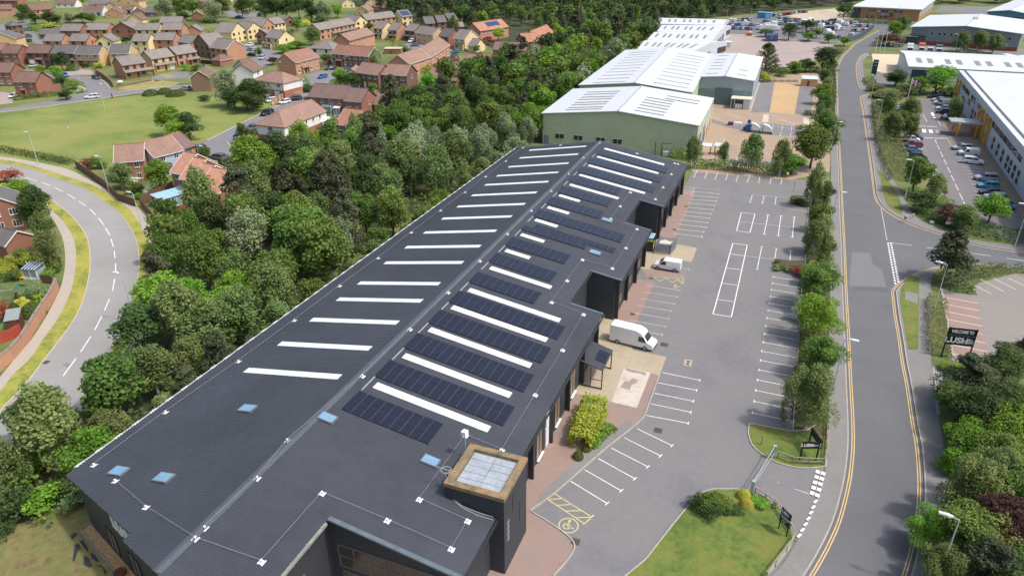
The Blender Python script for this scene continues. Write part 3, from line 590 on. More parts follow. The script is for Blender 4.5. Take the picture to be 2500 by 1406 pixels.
# glazing of the front entrance wing and left facade
def facade_window(a,b,z0,z1,m,nx=1,nz=1,fm=None,name='window'):
 """framed glazing on a vertical wall running a->b, outward normal to the right of a->b"""
 a,b=Vector((*a,0)),Vector((*b,0));u=(b-a).normalized();nn=Vector((u.y,-u.x,0));L_=(b-a).length
 P_=lambda s,z,o:tuple(a+u*s+nn*o+Vector((0,0,z)))
 f=MB()
 def bar(s0,s1,q0,q1,o=.08):f.hexa([P_(s0,q0,0),P_(s1,q0,0),P_(s1,q0,o),P_(s0,q0,o),P_(s0,q1,0),P_(s1,q1,0),P_(s1,q1,o),P_(s0,q1,o)])
 for k in range(nx+1):s=L_*k/nx;bar(s-.05,s+.05,z0,z1)
 for k in range(nz+1):z=z0+(z1-z0)*k/nz;bar(.05,L_-.05,z-.04,z+.04,.075)
 fo=f.build(name,fm or M_TRIMB,wh)
 p=MB();p.poly([P_(0,z0,.03),P_(L_,z0,.03),P_(L_,z1,.03),P_(0,z1,.03)]);p.build('pane',m,fo)
M_AMBER=mat('tinted_window_glass',srgb(66,60,52),0.15,.25,.5,spec=.8)
facade_window((-29.5,34.75),(-19.2,34.75),3.0,5.4,M_AMBER,7,2,mat('grey_frame',srgb(98,104,110),.5,.1,3))
facade_window((-29.3,34.75),(-19.2,34.75),.1,2.4,M_AMBER,5,1,MATS['grey_frame'])
facade_window((-30.3,28.8),(-30.3,31.2),4.2,5.3,M_GLASSD,1,1,MATS['grey_frame'])
for s0,s1 in((.36,.50),(.70,.84)):
 a,b=Vector((-56.3,32.3)),Vector((-43.7,27.95));facade_window(a.lerp(b,s0),a.lerp(b,s1),.6,3.2,M_BLIND,2,1)
a,b=Vector((-43.0,27.2)),Vector((-37.5,25.3))
facade_window(a.lerp(b,.05),a.lerp(b,.30),.1,4.2,M_BLIND,2,1);facade_window(a.lerp(b,.38),a.lerp(b,.7),.1,4.2,M_BLIND,2,1)
w_=(Vector((-43.7,27.95,0))-Vector((-56.3,32.3,0))).normalized();nrm=Vector((w_.y,-w_.x,0))
p=Vector((-46.6,28.95,5.9))+nrm*.1
letters('LUSH',2.0,'sign_letters',M_WHITEM,p,(R(90),0,math.atan2(w_.y,w_.x)),extrude=.06,bold=.03,parent=wh)
p=Vector((-19.5+.06,121.3,4.7));letters('LUSH',1.3,'sign_letters',M_WHITEM,Vector((-19.42,122.6,4.6)),(R(90),0,R(90)),extrude=.05,bold=.03,parent=wh)
# rooflights: sixteen strips on each slope
for y,a,b in[(51,-35.3,-22.7),(57,-35.3,-22.8),(63.05,-35.3,-22.75),(68.9,-35.2,-22.85),(73.9,-35.2,-22.85),(81,-35.2,-26.4),(87.1,-35.4,-31.7),(93.4,-35.4,-31.7),(99.85,-35.4,-31.7),(105.95,-35.4,-31.7),(112.2,-35.4,-31.7),(118.35,-35.4,-26.35),(124.4,-35.4,-22.85),(130.7,-35.4,-22.9),(136.95,-35.4,-22.8),(143.1,-35.5,-22.8)]+[(50.9,-52,-39.5),(56.9,-52.1,-39.5),(63.05,-52,-39.5),(68.9,-52,-39.4),(74,-52,-39.5),(81.05,-52,-39.4),(87.1,-51.9,-39.4),(93.35,-52,-39.5),(99.85,-52,-39.5),(106,-52.05,-39.5),(112.2,-52.1,-39.6),(118.5,-52.2,-39.6),(124.4,-52.2,-39.6),(130.6,-52.2,-39.5),(137.25,-52.3,-39.5),(143.5,-52.4,-39.6)]:
 m=MB()
 for k in range(-4,5):
  yy=y+k*.125
  if k<4:m.hexa([(a,yy,rz_(a)+.01),(b,yy,rz_(b)+.01),(b,yy+.125,rz_(b)+.01),(a,yy+.125,rz_(a)+.01),(a,yy+.0,rz_(a)+.06+.02*(k%2)),(b,yy,rz_(b)+.06+.02*(k%2)),(b,yy+.125,rz_(b)+.06+.02*((k+1)%2)),(a,yy+.125,rz_(a)+.06+.02*((k+1)%2))])
 m.build('rooflight',M_RL,wh)
# solar arrays: every panel 1.03 m wide, two rows, dark glass over a paler gap colour
for x0,x1,y0,y1 in[(-36.1,-26.75,46.1,49.3),(-36.1,-21.65,52.15,55.4),(-36.05,-21.75,58.2,61.55),(-36.1,-21.8,64.1,67.5),(-36.1,-21.75,69.6,72.85),(-36.1,-26.9,75.55,78.75),(-36.1,-26.9,82.25,85.4),(-36.1,-26.9,88.45,91.6),(-36.1,-25.8,94.9,96.6),(-34.6,-21.7,96.62,98.3),(-36.25,-21.65,100.85,104.1),(-36.2,-26.85,107.2,110.5),(-36.2,-26.95,113.2,116.6),(-36.25,-26.9,119.7,122.95),(-36.25,-21.6,125.6,128.9),(-36.2,-21.5,131.9,135.2),(-36.2,-21.5,138.2,141.6)]:
 fr=MB();fr.hexa([(x0,y0,rz_(x0)+.09),(x1,y0,rz_(x1)+.09),(x1,y1,rz_(x1)+.09),(x0,y1,rz_(x0)+.09),(x0,y0,rz_(x0)+.135),(x1,y0,rz_(x1)+.135),(x1,y1,rz_(x1)+.135),(x0,y1,rz_(x0)+.135)])
 nx=max(1,round((x1-x0)/1.035));ny=max(1,round((y1-y0)/1.65))
 for k in np.linspace(x0+.4,x1-.4,nx):fr.box(k-.03,k+.03,y0+.2,y1-.2,rz_(k),rz_(k)+.1)
 fo=fr.build('solar_array',M_SFRAME,wh)
 pn=MB();dx,dy=(x1-x0)/nx,(y1-y0)/ny
 for i in range(nx):
  for j in range(ny):
   a,b,c,d=x0+i*dx+.022,x0+(i+1)*dx-.022,y0+j*dy+.012,y0+(j+1)*dy-.012
   jz=random.uniform(0,.006)
   pn.poly([(a,c,rz_(a)+.140+jz),(b,c,rz_(b)+.140+jz),(b,d,rz_(b)+.140+jz),(a,d,rz_(a)+.140+jz)])
 pn.build('solar_glass',M_SOLAR,fo)
 MB().hexa([(x0+.05,y0-2.6,rz_(x0)+.03),(x0+.15,y0-2.6,rz_(x0+.1)+.03),(x0+.15,y0,rz_(x0+.1)+.03),(x0+.05,y0,rz_(x0)+.03),(x0+.05,y0-2.6,rz_(x0)+.1),(x0+.15,y0-2.6,rz_(x0+.1)+.1),(x0+.15,y0,rz_(x0+.1)+.1),(x0+.05,y0,rz_(x0)+.1)]).build('cable_tray',M_GALV,wh)if(y0>47 and x0<-35)else None
# skylights
for q,wx,wy in(((605,998),1.7,1.1),((291,1151),1.7,1.1),((401,1167),1.7,1.1),((801,1021),1.6,1.0),((1052,1126),1.6,1.0),((1453,618),1.7,1.1),((1482,539),1.7,1.1)):
 p=on_roof(*q);x0,x1,y0,y1=p.x-wx/2,p.x+wx/2,p.y-wy/2-.1,p.y+wy/2
 R4=lambda o,e:[(x0+e,y0+e,rz_(x0+e)+o),(x1-e,y0+e,rz_(x1-e)+o),(x1-e,y1-e,rz_(x1-e)+o),(x0+e,y1-e,rz_(x0+e)+o)]
 fo=MB().hexa(R4(-.02,0)+R4(.2,0)).build('skylight',M_SKYF,wh)
 MB().hexa(R4(.19,.1)+R4(.215,.1)).build('pane',M_SKYG,fo)
# stair tower
tw=MB();tw.box(-22.6,-17.2,41.2,46.6,0,8.42);tw.build('stair_tower',M_WALLB,wh)
two=[o for o in wh.children if o.name.startswith('stair_tower')][0]
M_LICH=mat('lichen_coping',srgb(134,122,98),.85,.2,2,.5,.9,tint=srgb(150,118,78))
c_=MB();c_.box(-22.7,-17.1,41.1,41.75,8.44,8.82);c_.box(-22.7,-17.1,46.1,46.7,8.44,8.82);c_.box(-22.7,-22.05,41.75,46.1,8.44,8.82);c_.box(-17.7,-17.1,41.75,46.1,8.44,8.82);c_.build('coping',M_LICH,two)
M_FELT=mat('grey_felt',srgb(158,168,178),.7,.14,3.0,.16,.5)
f_=MB()
for i in range(2):
 for j in range(5):f_.box(-22.0+i*2.17+.02,-22.0+(i+1)*2.17-.02,41.8+j*.86+.02,41.8+(j+1)*.86-.02,8.425,8.46+.006*((i+j)%3))
f_.build('flat_roof',M_FELT,two)
fw=MB()
for k in range(4):fw.poly([(-17.19,41.9+.0,3.2+k*.62),(-17.19,42.35,3.35+k*.62),(-17.19,42.35,3.75+k*.62),(-17.19,41.9,3.6+k*.62)])
fw.build('window',mat('frosted_strip',srgb(150,156,158),.3,.1,3),two)
sm_=MB()
for z0,z1,y in((5.6,7.6,43.2),(3.0,5.2,44.8)):MB().box(-17.2,-17.17,y,y+.05,z0,z1).build('cladding_joint',M_TRIMB,two)
# floodlight pole and aerial by the tower
fp=MB();fp.tube((-23.1,46.4,rz_(-23.1)),(-23.1,46.4,9.9),.05);fo=fp.build('floodlight_pole',M_GALV,wh)
MB().hexa([(-23.4,46.2,9.9),(-22.9,46.1,9.9),(-22.8,46.6,9.9),(-23.3,46.7,9.9),(-23.4,46.2,10.3),(-22.9,46.1,10.35),(-22.8,46.6,10.35),(-23.3,46.7,10.3)]).build('lamp_head',M_WHITEM,fo)
ae=MB();ae.tube((-22.85,41.9,6.9),(-22.85,41.9,9.3),.035);ae.tube((-22.75,42.2,6.9),(-22.75,42.2,9.3),.035);ae.beam((-23.8,42.0,9.5),(-21.9,42.0,9.5),.05)
for k in range(12):
 a0,a1=k*math.pi/6,(k+1)*math.pi/6;ae.beam((-22.85+.45*math.cos(a0),42+.45*math.sin(a0),9.45),(-22.85+.45*math.cos(a1),42+.45*math.sin(a1),9.45),.05)
ae.build('aerial',M_GALV,wh)
cb=MB()
for off in(0,.35):
 pts=[on_roof(1100+off*8,1214),on_roof(1128,1240-off*10),on_roof(1165,1258-off*20),on_roof(1203,1270-off*22)]
 for i in range(3):cb.tube(pts[i]+Vector((0,0,.06)),pts[i+1]+Vector((0,0,.06)),.03,None,5)
cb.build('cable',mat('pale_cable',srgb(170,172,174),.6,.05,3),wh)
# fall-arrest anchors and the wire between them
ANCH=dict(left=[(230,1137),(405,1008),(583,884),(719,784),(830,700),(924,632),(1004.6,569.4),(1076,515.6),(1135.7,471),(1186,432.7),(1235,395),(1277,362.5)],ridge=[(500,1290),(628,1169),(703,1077),(885,920),(1001,806),(1094,716),(1171,639),(1238,573),(1296,516),(1345,468),(1387,426),(1424,387),(1463,351)],far=[(1277,362.5),(1368,356),(1463,351),(1555,376),(1647,400)],front=[(282,1176),(357,1240),(477,1316),(639,1373),(787,1206),(946,1272.6),(1102,1342),(1142,1274),(1024,1221),(1137,1065),(1225,1101),(1307,966),(1373.5,856.6),(1424.7,769.6),(1346.6,740),(1384.5,687),(1422,636),(1495,657),(1528,607),(1555,561),(1491,536),(1514,505),(1539,471),(1600,488),(1619,459),(1639,427),(1655,402)])
am=MB()
am.box(-.26,.26,-.26,.26,.0,.035);am.box(-.3,-.16,-.34,.34,.035,.06);am.box(.16,.3,-.34,.34,.035,.06);am.tube((0,0,.03),(0,0,.3),.07);am.box(-.1,.1,-.1,.1,.28,.33)
AM=am.mesh('roof_anchor',M_WHITEM)
wire=MB()
seen=set()
for k,l in ANCH.items():
 pts=[on_roof(*q)for q in l]
 for p,q in zip(pts,l):
  if q in seen:continue
  seen.add(q);o=bpy.data.objects.new('roof_anchor',AM);COL.objects.link(o);o.parent=wh;o.scale=(.8,.8,.8);o.location=p+Vector((0,0,.03));o.rotation_euler.y=math.atan(KRISE)*(1 if p.x>XR_ else-1)
 for i in range(len(pts)-1):
  wire.tube(pts[i]+Vector((0,0,.3)),pts[i+1]+Vector((0,0,.3)),.014,None,4)
wire.build('safety_wire',M_GALV,wh)
# pale weathering along the recess edges lies in the sheet itself: separate overlaid flashings
for x0,x1,y0,y1 in((-29.8,-18.0,34.3,34.7),(-23.1,-18.6,78.5,78.9),(-23.1,-18.55,88.95,89.3),(-22.95,-18.5,108.75,109.1),(-22.95,-18.55,120.35,120.7),(-37.4,-18.6,147.1,147.45),(-56.8,-37.6,147.1,147.45)):
 MB().hexa([(x0,y0,rz_(x0)+.02),(x1,y0,rz_(x1)+.02),(x1,y1,rz_(x1)+.02),(x0,y1,rz_(x0)+.02),(x0,y0,rz_(x0)+.07),(x1,y0,rz_(x1)+.07),(x1,y1,rz_(x1)+.07),(x0,y1,rz_(x0)+.07)]).build('verge_flashing',mat('weathered_flashing',srgb(92,106,116),.5,.2,1.5),wh)
# small black canopy with two panels at the yard door
cp=thing('door_canopy','black lean-to canopy with two solar panels, on the concrete apron beside the warehouse','canopy')
b1,b2=at(1468,951),at(1491,901);zt=2.75
pf=[Vector((-19.4,b1.y+.15,3.4)),Vector((b1.x+.1,b1.y-.1,zt)),Vector((b2.x+.1,b2.y+.1,zt)),Vector((-19.4,b2.y+.35,3.4))]
MB().hexa([tuple(p)for p in pf]+[tuple(p+Vector((0,0,.1)))for p in pf]).build('roof',mat('black_roof_sheet',srgb(64,68,76),.5,.08,1),cp)
for b in(b1,b2):MB().beam((b.x,b.y,0),(b.x,b.y,zt),.12).build('post',M_TRIMB,cp)
m_=(b1+Vector((-19.4,b1.y,0)))/2;MB().beam((m_.x,m_.y,0),(m_.x,m_.y,3.0),.09).build('post',M_TRIMB,cp)
r_=MB()
for b in(b1,b2):r_.beam((-19.4,b.y,.15),(b.x,b.y,.15),.1)
r_.beam((m_.x,m_.y,1.3),(b1.x,b1.y,1.3),.06);r_.build('rail',M_TRIMB,cp)
for s in(.30,.56):
 a=pf[1].lerp(pf[2],s);e=pf[0].lerp(pf[3],s);a2=pf[1].lerp(pf[2],s+.22);e2=pf[0].lerp(pf[3],s+.22)
 q=[e.lerp(a,.5),e.lerp(a,.96),e2.lerp(a2,.96),e2.lerp(a2,.5)]
 MB().hexa([tuple(p+Vector((0,0,.12)))for p in q]+[tuple(p+Vector((0,0,.18)))for p in q]).build('solar_panel',M_SOLAR,cp)
# ---- service corner in the second recess
bs_=thing('bin_store','black slatted bin store with pale blue corrugated roof in the warehouse recess','bin store')
q=[at(x,y,2.5,'d')for x,y in((1095,175),(1215,182),(1260,85),(1150,72))]
MB().hexa([tuple(p)for p in q]+[tuple(p+Vector((0,0,.08)))for p in q]).build('roof',bands(mat('pale_blue_sheet',srgb(150,184,202),.5,.06,1),'X',.3,.25),bs_)
fm=MB();f0,f1=at(1010,420,0,'d'),at(1190,430,0,'d')
for k in range(17):p=f0.lerp(f1,k/16);fm.box(p.x-.05,p.x+.05,p.y-.02,p.y+.02,.05,1.9)
fm.beam(f0+Vector((0,.03,1.75)),f1+Vector((0,.03,1.75)),.08);fm.beam(f0+Vector((0,.03,.3)),f1+Vector((0,.03,.3)),.08);fm.build('fence_panel',M_TRIMB,bs_)
for p in(f0,f1,q[0],q[1],q[2],q[3]):MB().beam((p.x,p.y,0),(p.x,p.y,2.5),.1).build('post',M_TRIMB,bs_)
tc_=thing('palisade_enclosure','grey steel palisade enclosure on the concrete beside the small white van','enclosure')
c0,c1,c2,c3=at(425,690,0,'e'),at(880,735,0,'e'),at(1035,560,0,'e'),at(600,520,0,'e')
for a,b in((c0,c1),(c1,c2),(c2,c3),(c3,c0)):
 n=int((b-a).length/.22);f=MB()
 for k in range(n+1):
  p=a.lerp(b,k/n);f.box(p.x-.045,p.x+.045,p.y-.03,p.y+.03,.05,2.1)
 f.beam(a+Vector((0,.05,1.8)),b+Vector((0,.05,1.8)),.07);f.beam(a+Vector((0,.05,.35)),b+Vector((0,.05,.35)),.07)
 f.build('fence_panel',M_GALV,tc_)
tr_=thing('electric_cabinet','blue grey transformer cabinet with a flat pale lid inside the palisade enclosure','cabinet')
mid=(c0+c1+c2+c3)/4;MB().box(mid.x-.9,mid.x+1.0,mid.y-.9,mid.y+.5,0,1.6).build('body',mat('cabinet_blue',srgb(112,142,164),.5,.08,2),tr_);MB().box(mid.x-1,mid.x+1.1,mid.y-1,mid.y+.6,1.605,1.75).build('lid',mat('pale_lid',srgb(196,196,184),.6,.1,2),tr_)
dm_=MB();rings=[]
for k in range(6):
 a=k/5*math.pi/2;rr=.62*math.cos(a)+.01;rings.append([(mid.x-.3+rr*math.cos(t*math.pi/6),mid.y+1.2+rr*math.sin(t*math.pi/6),1.0+.55*math.sin(a))for t in range(12)])
dm_.tube((mid.x-.3,mid.y+1.2,0),(mid.x-.3,mid.y+1.2,1.0),.63,None,12);dm_.loft(rings);tag(dm_.build('tank',M_WHITEM,None),'white domed tank standing inside the palisade enclosure behind the cabinet','tank')
# ------------------------------------------------------------------ other sheds and offices of the estate
M_WROOF=mat('white_roof_sheet',srgb(206,211,216),0.55,0.03,1.0,0.06,0.08,tint=srgb(198,205,212));bands(M_WROOF,'XY',1.0,0.05)
M_GRNCLAD=mat('pale_green_cladding',srgb(186,196,168),0.7,0.06,0.6,0.10,0.15,tint=srgb(174,184,156));bands(M_GRNCLAD,'XY',.6,.14)
M_BLUEGREY=mat('blue_grey_cladding',srgb(150,164,172),.6,.05,.8);bands(M_BLUEGREY,'XY',.6,.08)
M_TEAL=mat('teal_grey_cladding',srgb(116,140,142),.6,.05,.8);bands(M_TEAL,'Z',.9,.06)
M_SILVER=mat('silver_cladding',srgb(196,202,210),.5,.04,.5,.06,.1);bands(M_SILVER,'XY',1.2,.08)
M_GREYOFF=mat('grey_office_cladding',srgb(132,142,142),.6,.05,.5);bands(M_GREYOFF,'Z',1.0,.08)
M_BRICKO=mat('orange_brick',srgb(176,132,92),.85,.1,1.0,.1,.2)
M_BRICKR=mat('red_brick',srgb(150,86,66),.85,.1,1.2,.1,.2)
M_RLG=mat('grey_rooflight',srgb(134,136,132),.5,.08,1)
M_YEL=mat('yellow_steel',srgb(222,158,44),.5,.06,1)
M_NAVY=mat('navy_door',srgb(52,62,82),.5,.08,1);bands(M_NAVY,'Z',.5,.2)
M_ROLLER=mat('grey_roller_door',srgb(96,112,118),.55,.06,1);bands(M_ROLLER,'Z',.35,.2)
def shed(name,label,cat,fl,fr,br,bl,ze,zr,wall,roof,over=.35,th=.2,group=None):
 """gable shed: four wall corners on plan, ridge from the middle of the front to the middle of the back"""
 t=thing(name,label,cat,group=group)
 fl,fr,br,bl=(Vector((p[0],p[1],0))for p in(fl,fr,br,bl));up=Vector((0,0,1))
 mf,mb_=(fl+fr)/2,(bl+br)/2
 w=MB()
 w.poly([fl,fr,fr+up*ze,mf+up*(zr-.02),fl+up*ze]);w.poly([br,bl,bl+up*ze,mb_+up*(zr-.02),br+up*ze])
 w.poly([fr,br,br+up*ze,fr+up*ze]);w.poly([bl,fl,fl+up*ze,bl+up*ze]);w.build('wall',wall,t)
 dy=(mb_-mf).normalized();dx=Vector((dy.y,-dy.x,0));k=(zr-ze)/((fr-fl).length/2)
 r=MB()
 for s,a,b in((1,fr,br),(-1,fl,bl)):
  e0=a+dx*over*s-dy*over+up*(ze-k*over+.03);e1=b+dx*over*s+dy*over+up*(ze-k*over+.03)
  r0=mf-dy*over+up*(zr+.03);r1=mb_+dy*over+up*(zr+.03)
  q=[e0,e1,r1,r0];r.hexa([tuple(p)for p in q]+[tuple(p+up*th)for p in q])
 r.build('roof',roof,t)
 rc=MB();rc.beam(mf-dy*over+up*(zr+th+.02),mb_+dy*over+up*(zr+th+.02),.35);rc.build('ridge_cap',mat('grey_ridge',srgb(168,176,182),.5,.05,1),t)
 def P_(u,v,side,o=0):
  a,b=(fr,br)if side>0 else(fl,bl)
  e=a.lerp(b,v);m=mf.lerp(mb_,v);q=m.lerp(e,u);q.z=zr+(ze-zr)*u+.05+th+o;return q
 return t,P_
def strip_lights(t,P_,side,vs,u0,u1,dv,m,name='rooflight'):
 for v in vs:
  q=[P_(u0,v-dv,side),P_(u1,v-dv,side),P_(u1,v+dv,side),P_(u0,v+dv,side)]
  MB().hexa([tuple(p)for p in q]+[tuple(p+Vector((0,0,.05)))for p in q]).build(name,m,t)
def plate(t,a,b,z0,z1,m,name,o=.04,parent=None,th=.06):
 """thin panel standing proud of a wall that runs a->b (outside on the right hand)"""
 a,b=Vector((a[0],a[1],0)),Vector((b[0],b[1],0));u=(b-a).normalized();n=Vector((u.y,-u.x,0));up=Vector((0,0,1))
 q=[a+n*o,b+n*o,b+n*(o+th),a+n*(o+th)]
 return MB().hexa([tuple(p+up*z0)for p in q]+[tuple(p+up*z1)for p in q]).build(name,m,parent or t)
def framed(t,a,b,z0,z1,fm,gm,name='window',nx=2):
 f=plate(t,a,b,z0-.1,z1+.1,fm,name,.0,th=.05)
 a,b=Vector((a[0],a[1],0)),Vector((b[0],b[1],0));u=(b-a);L_=u.length;u.normalize()
 for k in range(nx):plate(t,a+u*(L_*k/nx+.06),a+u*(L_*(k+1)/nx-.06),z0,z1,gm,'pane',.03,f)
 return f
# pale green warehouse straight behind the black one
t,P_=shed('warehouse','pale green clad warehouse with white gabled roof directly behind the black one','warehouse',(-60,174.3),(-20.6,174.8),(-21.2,206.5),(-61.3,205.9),7.9,9.9,M_GRNCLAD,M_WROOF)
strip_lights(t,P_,-1,[.08,.16,.27,.36,.48,.58,.70,.8],.25,.72,.012,M_RLG)
strip_lights(t,P_,1,[.10,.2,.31,.41,.51,.61],.18,.55,.012,M_RLG);strip_lights(t,P_,1,[.68,.79],.42,.86,.012,M_RLG)
for x in(604,800,1030,1203):
 a,b=at(x,1330,1.6,'I'),at(x+88,1336,1.6,'I');framed(t,(a.x,174.2),(b.x,174.2),1.9,3.1,M_WHITEM,M_GLASSD)
a=at(533,1350,0,'I');plate(t,(a.x,174.2),(a.x+1.2,174.2),0,2.4,mat('blue_grey_door',srgb(112,136,160),.5,.05,2),'door')
pp=MB();a=at(1615,1400,0,'I');pp.tube((a.x,174.0,0),(a.x,174.0,3.2),.09);a2=at(1677,1400,0,'I');pp.tube((a2.x,174.0,0),(a2.x,174.0,3.2),.09);pp.tube((a2.x,174.0,3.2),(a2.x+2.3,174.0,3.2),.09);pp.build('pipe',M_TRIMB,t)
for y0,m,z1 in((178,M_ROLLER,4.5),(186,M_ROLLER,4.5)):plate(t,(-20.6-(y0-175)*.02,y0),(-20.65-(y0-175)*.02,y0+5),0,z1,m,'loading_door')
plate(t,(-20.6,175.2),(-20.62,177),0,2.6,M_BRICKO,'brick_panel');plate(t,(-20.85,192),(-21.1,205.5),0,2.2,M_BRICKO,'brick_panel')
for y in(175.0,184,191.5,198,205.8):MB().tube((-20.3-(y-175)*.02,y,0),(-20.3-(y-175)*.02,y,7.4),.1).build('downpipe',M_WHITEM,t)
for x,m in((-23.2,mat('aircon_white',srgb(206,208,206),.5,.1,3)),(-26.5,MATS['aircon_white']),(-28.2,MATS['aircon_white'])):
 q=MB();q.box(x,x+1.3,173.4,174.0,.3,1.3);tag(q.build('air_conditioner',m),'white air conditioning unit against the pale green wall, %s'%{-23.2:'nearest its right corner',-26.5:'middle one',-28.2:'left one'}[x],'air conditioner','units on the green wall')
# second and third white roofs
t,P_=shed('warehouse','wide low warehouse with streaked white roof behind the pale green one','warehouse',(-61.5,212.4),(-27.9,212.6),(-31.5,284),(-63.8,283),7.9,9.6,M_GRNCLAD,M_WROOF)
strip_lights(t,P_,-1,[.03+.085*i for i in range(11)],.18,.78,.0035,M_RLG);strip_lights(t,P_,1,[.06+.088*i for i in range(10)],.3,.9,.0035,M_RLG)
t,P_=shed('warehouse','small warehouse with two tone blue grey gable and big roller door','warehouse',(-30.0,237.3),(-12.6,236.3),(-13.3,283.5),(-31.2,284),7.9,8.7,M_BLUEGREY,M_WROOF)
strip_lights(t,P_,-1,[.1,.28,.42,.56,.7,.88],.3,.75,.006,M_RLG);strip_lights(t,P_,1,[.12,.3],.35,.7,.006,M_RLG)
plate(t,(-29.9,237.28),(-12.7,236.3),0,4.6,M_TEAL,'lower_cladding');plate(t,(-23.9,236.95),(-18.6,236.65),0,5.2,M_ROLLER,'loading_door',.12)
pf_=MB();a,b=(-18.0,236.3),(-12.6,236.0)
t2=thing('entrance_porch','glazed porch with flat cream roof beside the big roller door','porch')
pf_.box(-18.4,-12.2,231.8,236.1,3.0,3.25);pf_.build('roof',mat('cream_roof',srgb(216,208,192),.6,.06,1),t2);q=MB();q.box(-14.6,-12.6,232.2,236.0,0,2.98);q.build('wall',M_SILVER,t2)
q=MB();q.box(-17.6,-14.65,233.4,233.5,0,2.98);q.build('glazing',M_GLASSD,t2)
for x in(-18.2,-17.2):MB().box(x-.06,x+.06,232.0,232.12,0,3.0).build('post',M_WHITEM,t2)
for x in(-16.6,-15.9,-15.2):tag(MB().box(x-.28,x+.28,232.5,232.9,0,1.5).build('cupboard',M_WHITEM),'white cupboard under the flat cream porch roof','cupboard','cupboards under the porch')
# saw-tooth roofs further back
t=thing('factory_unit','row of four white gabled factory bays with paired grey rooflights, beyond the white warehouses','factory')
def zz(x,y,z):return at(x,y,z)
for(rl,rr2,el,er)in(((1600,45),(1774,49),(1597,59.5),(1766,63)),((1616,62.5),(1770,65),(1604,77.5),(1752,82)),((1597,80),(1752,84),(1580,98),(1738,104)),((1572,101),(1736,106),(1556,121),(1692,127))):
 a,b,c,d=zz(*rl,6.6),zz(*rr2,6.6),zz(*er,5.2),zz(*el,5.2)
 q=[d,c,b,a];r=MB();r.hexa([tuple(p)for p in q]+[tuple(p+Vector((0,0,.15)))for p in q])
 a2,b2=a*2-d,b*2-c;a2.z=b2.z=5.2;q=[a,b,b2,a2];r.hexa([tuple(p)for p in q]+[tuple(p+Vector((0,0,.15)))for p in q]);ro=r.build('roof',M_WROOF,t)
 w=MB();G0=lambda p:(p.x,p.y,0)
 w.poly([G0(d),G0(c),tuple(c),tuple(d)]);w.poly([G0(c),G0(b2),tuple(b2),tuple(b),tuple(c)]);w.poly([G0(a2),G0(d),tuple(d),tuple(a),tuple(a2)]);w.poly([G0(b2),G0(a2),tuple(a2),tuple(b2)]);w.build('wall',M_SILVER,t)
 for k in range(8):
  s=.07+k*.105+(.02 if k%2 else 0)
  q=[d.lerp(c,s).lerp(a.lerp(b,s),.35),d.lerp(c,s+.035).lerp(a.lerp(b,s+.035),.35),d.lerp(c,s+.035).lerp(a.lerp(b,s+.035),.8),d.lerp(c,s).lerp(a.lerp(b,s),.8)]
  MB().hexa([tuple(p+Vector((0,0,.16)))for p in q]+[tuple(p+Vector((0,0,.22)))for p in q]).build('rooflight',M_RLG,t)
 plate(t,(c.x,c.y+2),((c.x+b2.x)/2,(c.y+b2.y)/2),0,3.2,mat('blue_loading_door',srgb(96,122,158),.5,.06,1),'loading_door');plate(t,((c.x+b2.x)/2,(c.y+b2.y)/2+2),(b2.x,b2.y-2),1.5,3.8,M_GLASSD,'window')
# brick office with the flat white roof at the top
fl,fr=at(2083,17,6.3),at(2247,25,6.3);br=at(2281,1,6.3);bl=fl+(br-fr)
t=thing('office_building','brick office block with white flat roof and black name board, top of the road','office')
w=MB();w.prism([(p.x,p.y)for p in(fl,fr,br,bl)],0,6.1);w.build('wall',M_BRICKO,t)
r=MB();o=.8;q=[fl+Vector((-o,-o,0)),fr+Vector((o,-o,0)),br+Vector((o,o,0)),bl+Vector((-o,o,0))];r.hexa([(p.x,p.y,6.12)for p in q]+[(p.x,p.y,6.6)for p in q]);r.build('roof',M_WROOF,t)
E2=lambda s:tuple(fl.lerp(fr,s))[:2]
f=plate(t,E2(0),E2(.13),.2,5.7,mat('grey_curtain_wall',srgb(120,130,138),.4,.05,1),'curtain_wall')
for i in range(4):
 for j in range(5):plate(t,E2(.005+i*.0325),E2(.03+i*.0325),.4+j*1.06,1.25+j*1.06,M_GLASSD,'pane',.12,f)
for s in(.24,.42,.63):framed(t,E2(s),E2(s+.12),4.1,5.3,M_GALV,M_GLASSD,nx=4)
for s in(.23,.30,.44,.50):framed(t,E2(s),E2(s+.03),.8,1.9,M_GALV,M_GLASSD,nx=1)
plate(t,(fr.x,fr.y),(br.x,br.y),2.2,5.6,M_GALV,'curtain_wall')
bd=plate(t,E2(.385),E2(.62),1.9,3.6,mat('black_board',srgb(34,35,38),.5,.05,2),'name_board',.15)
d_=(fr-fl).normalized();n_=Vector((d_.y,-d_.x,0));az=math.atan2(d_.y,d_.x);M_WLET=mat('white_lettering',srgb(236,236,236),.5,.02,2)
letters('LUSH',1.7,'lettering',M_WLET,fl.lerp(fr,.46)*1+n_*.3+Vector((0,0,2.75-6.3)),(R(90),0,az),.03,.03,bd)
for k,tx in enumerate(('FRESH','HANDMADE','COSMETICS')):letters(tx,.5,'lettering',M_WLET,fl.lerp(fr,.545)+n_*.3+Vector((0,0,3.25-.5*k-6.3)),(R(90),0,az),.02,.005,bd)
letters('1',1.0,'lettering',M_WLET,fl.lerp(fr,.605)+n_*.3+Vector((0,0,2.75-6.3)),(R(90),0,az),.02,.01,bd)
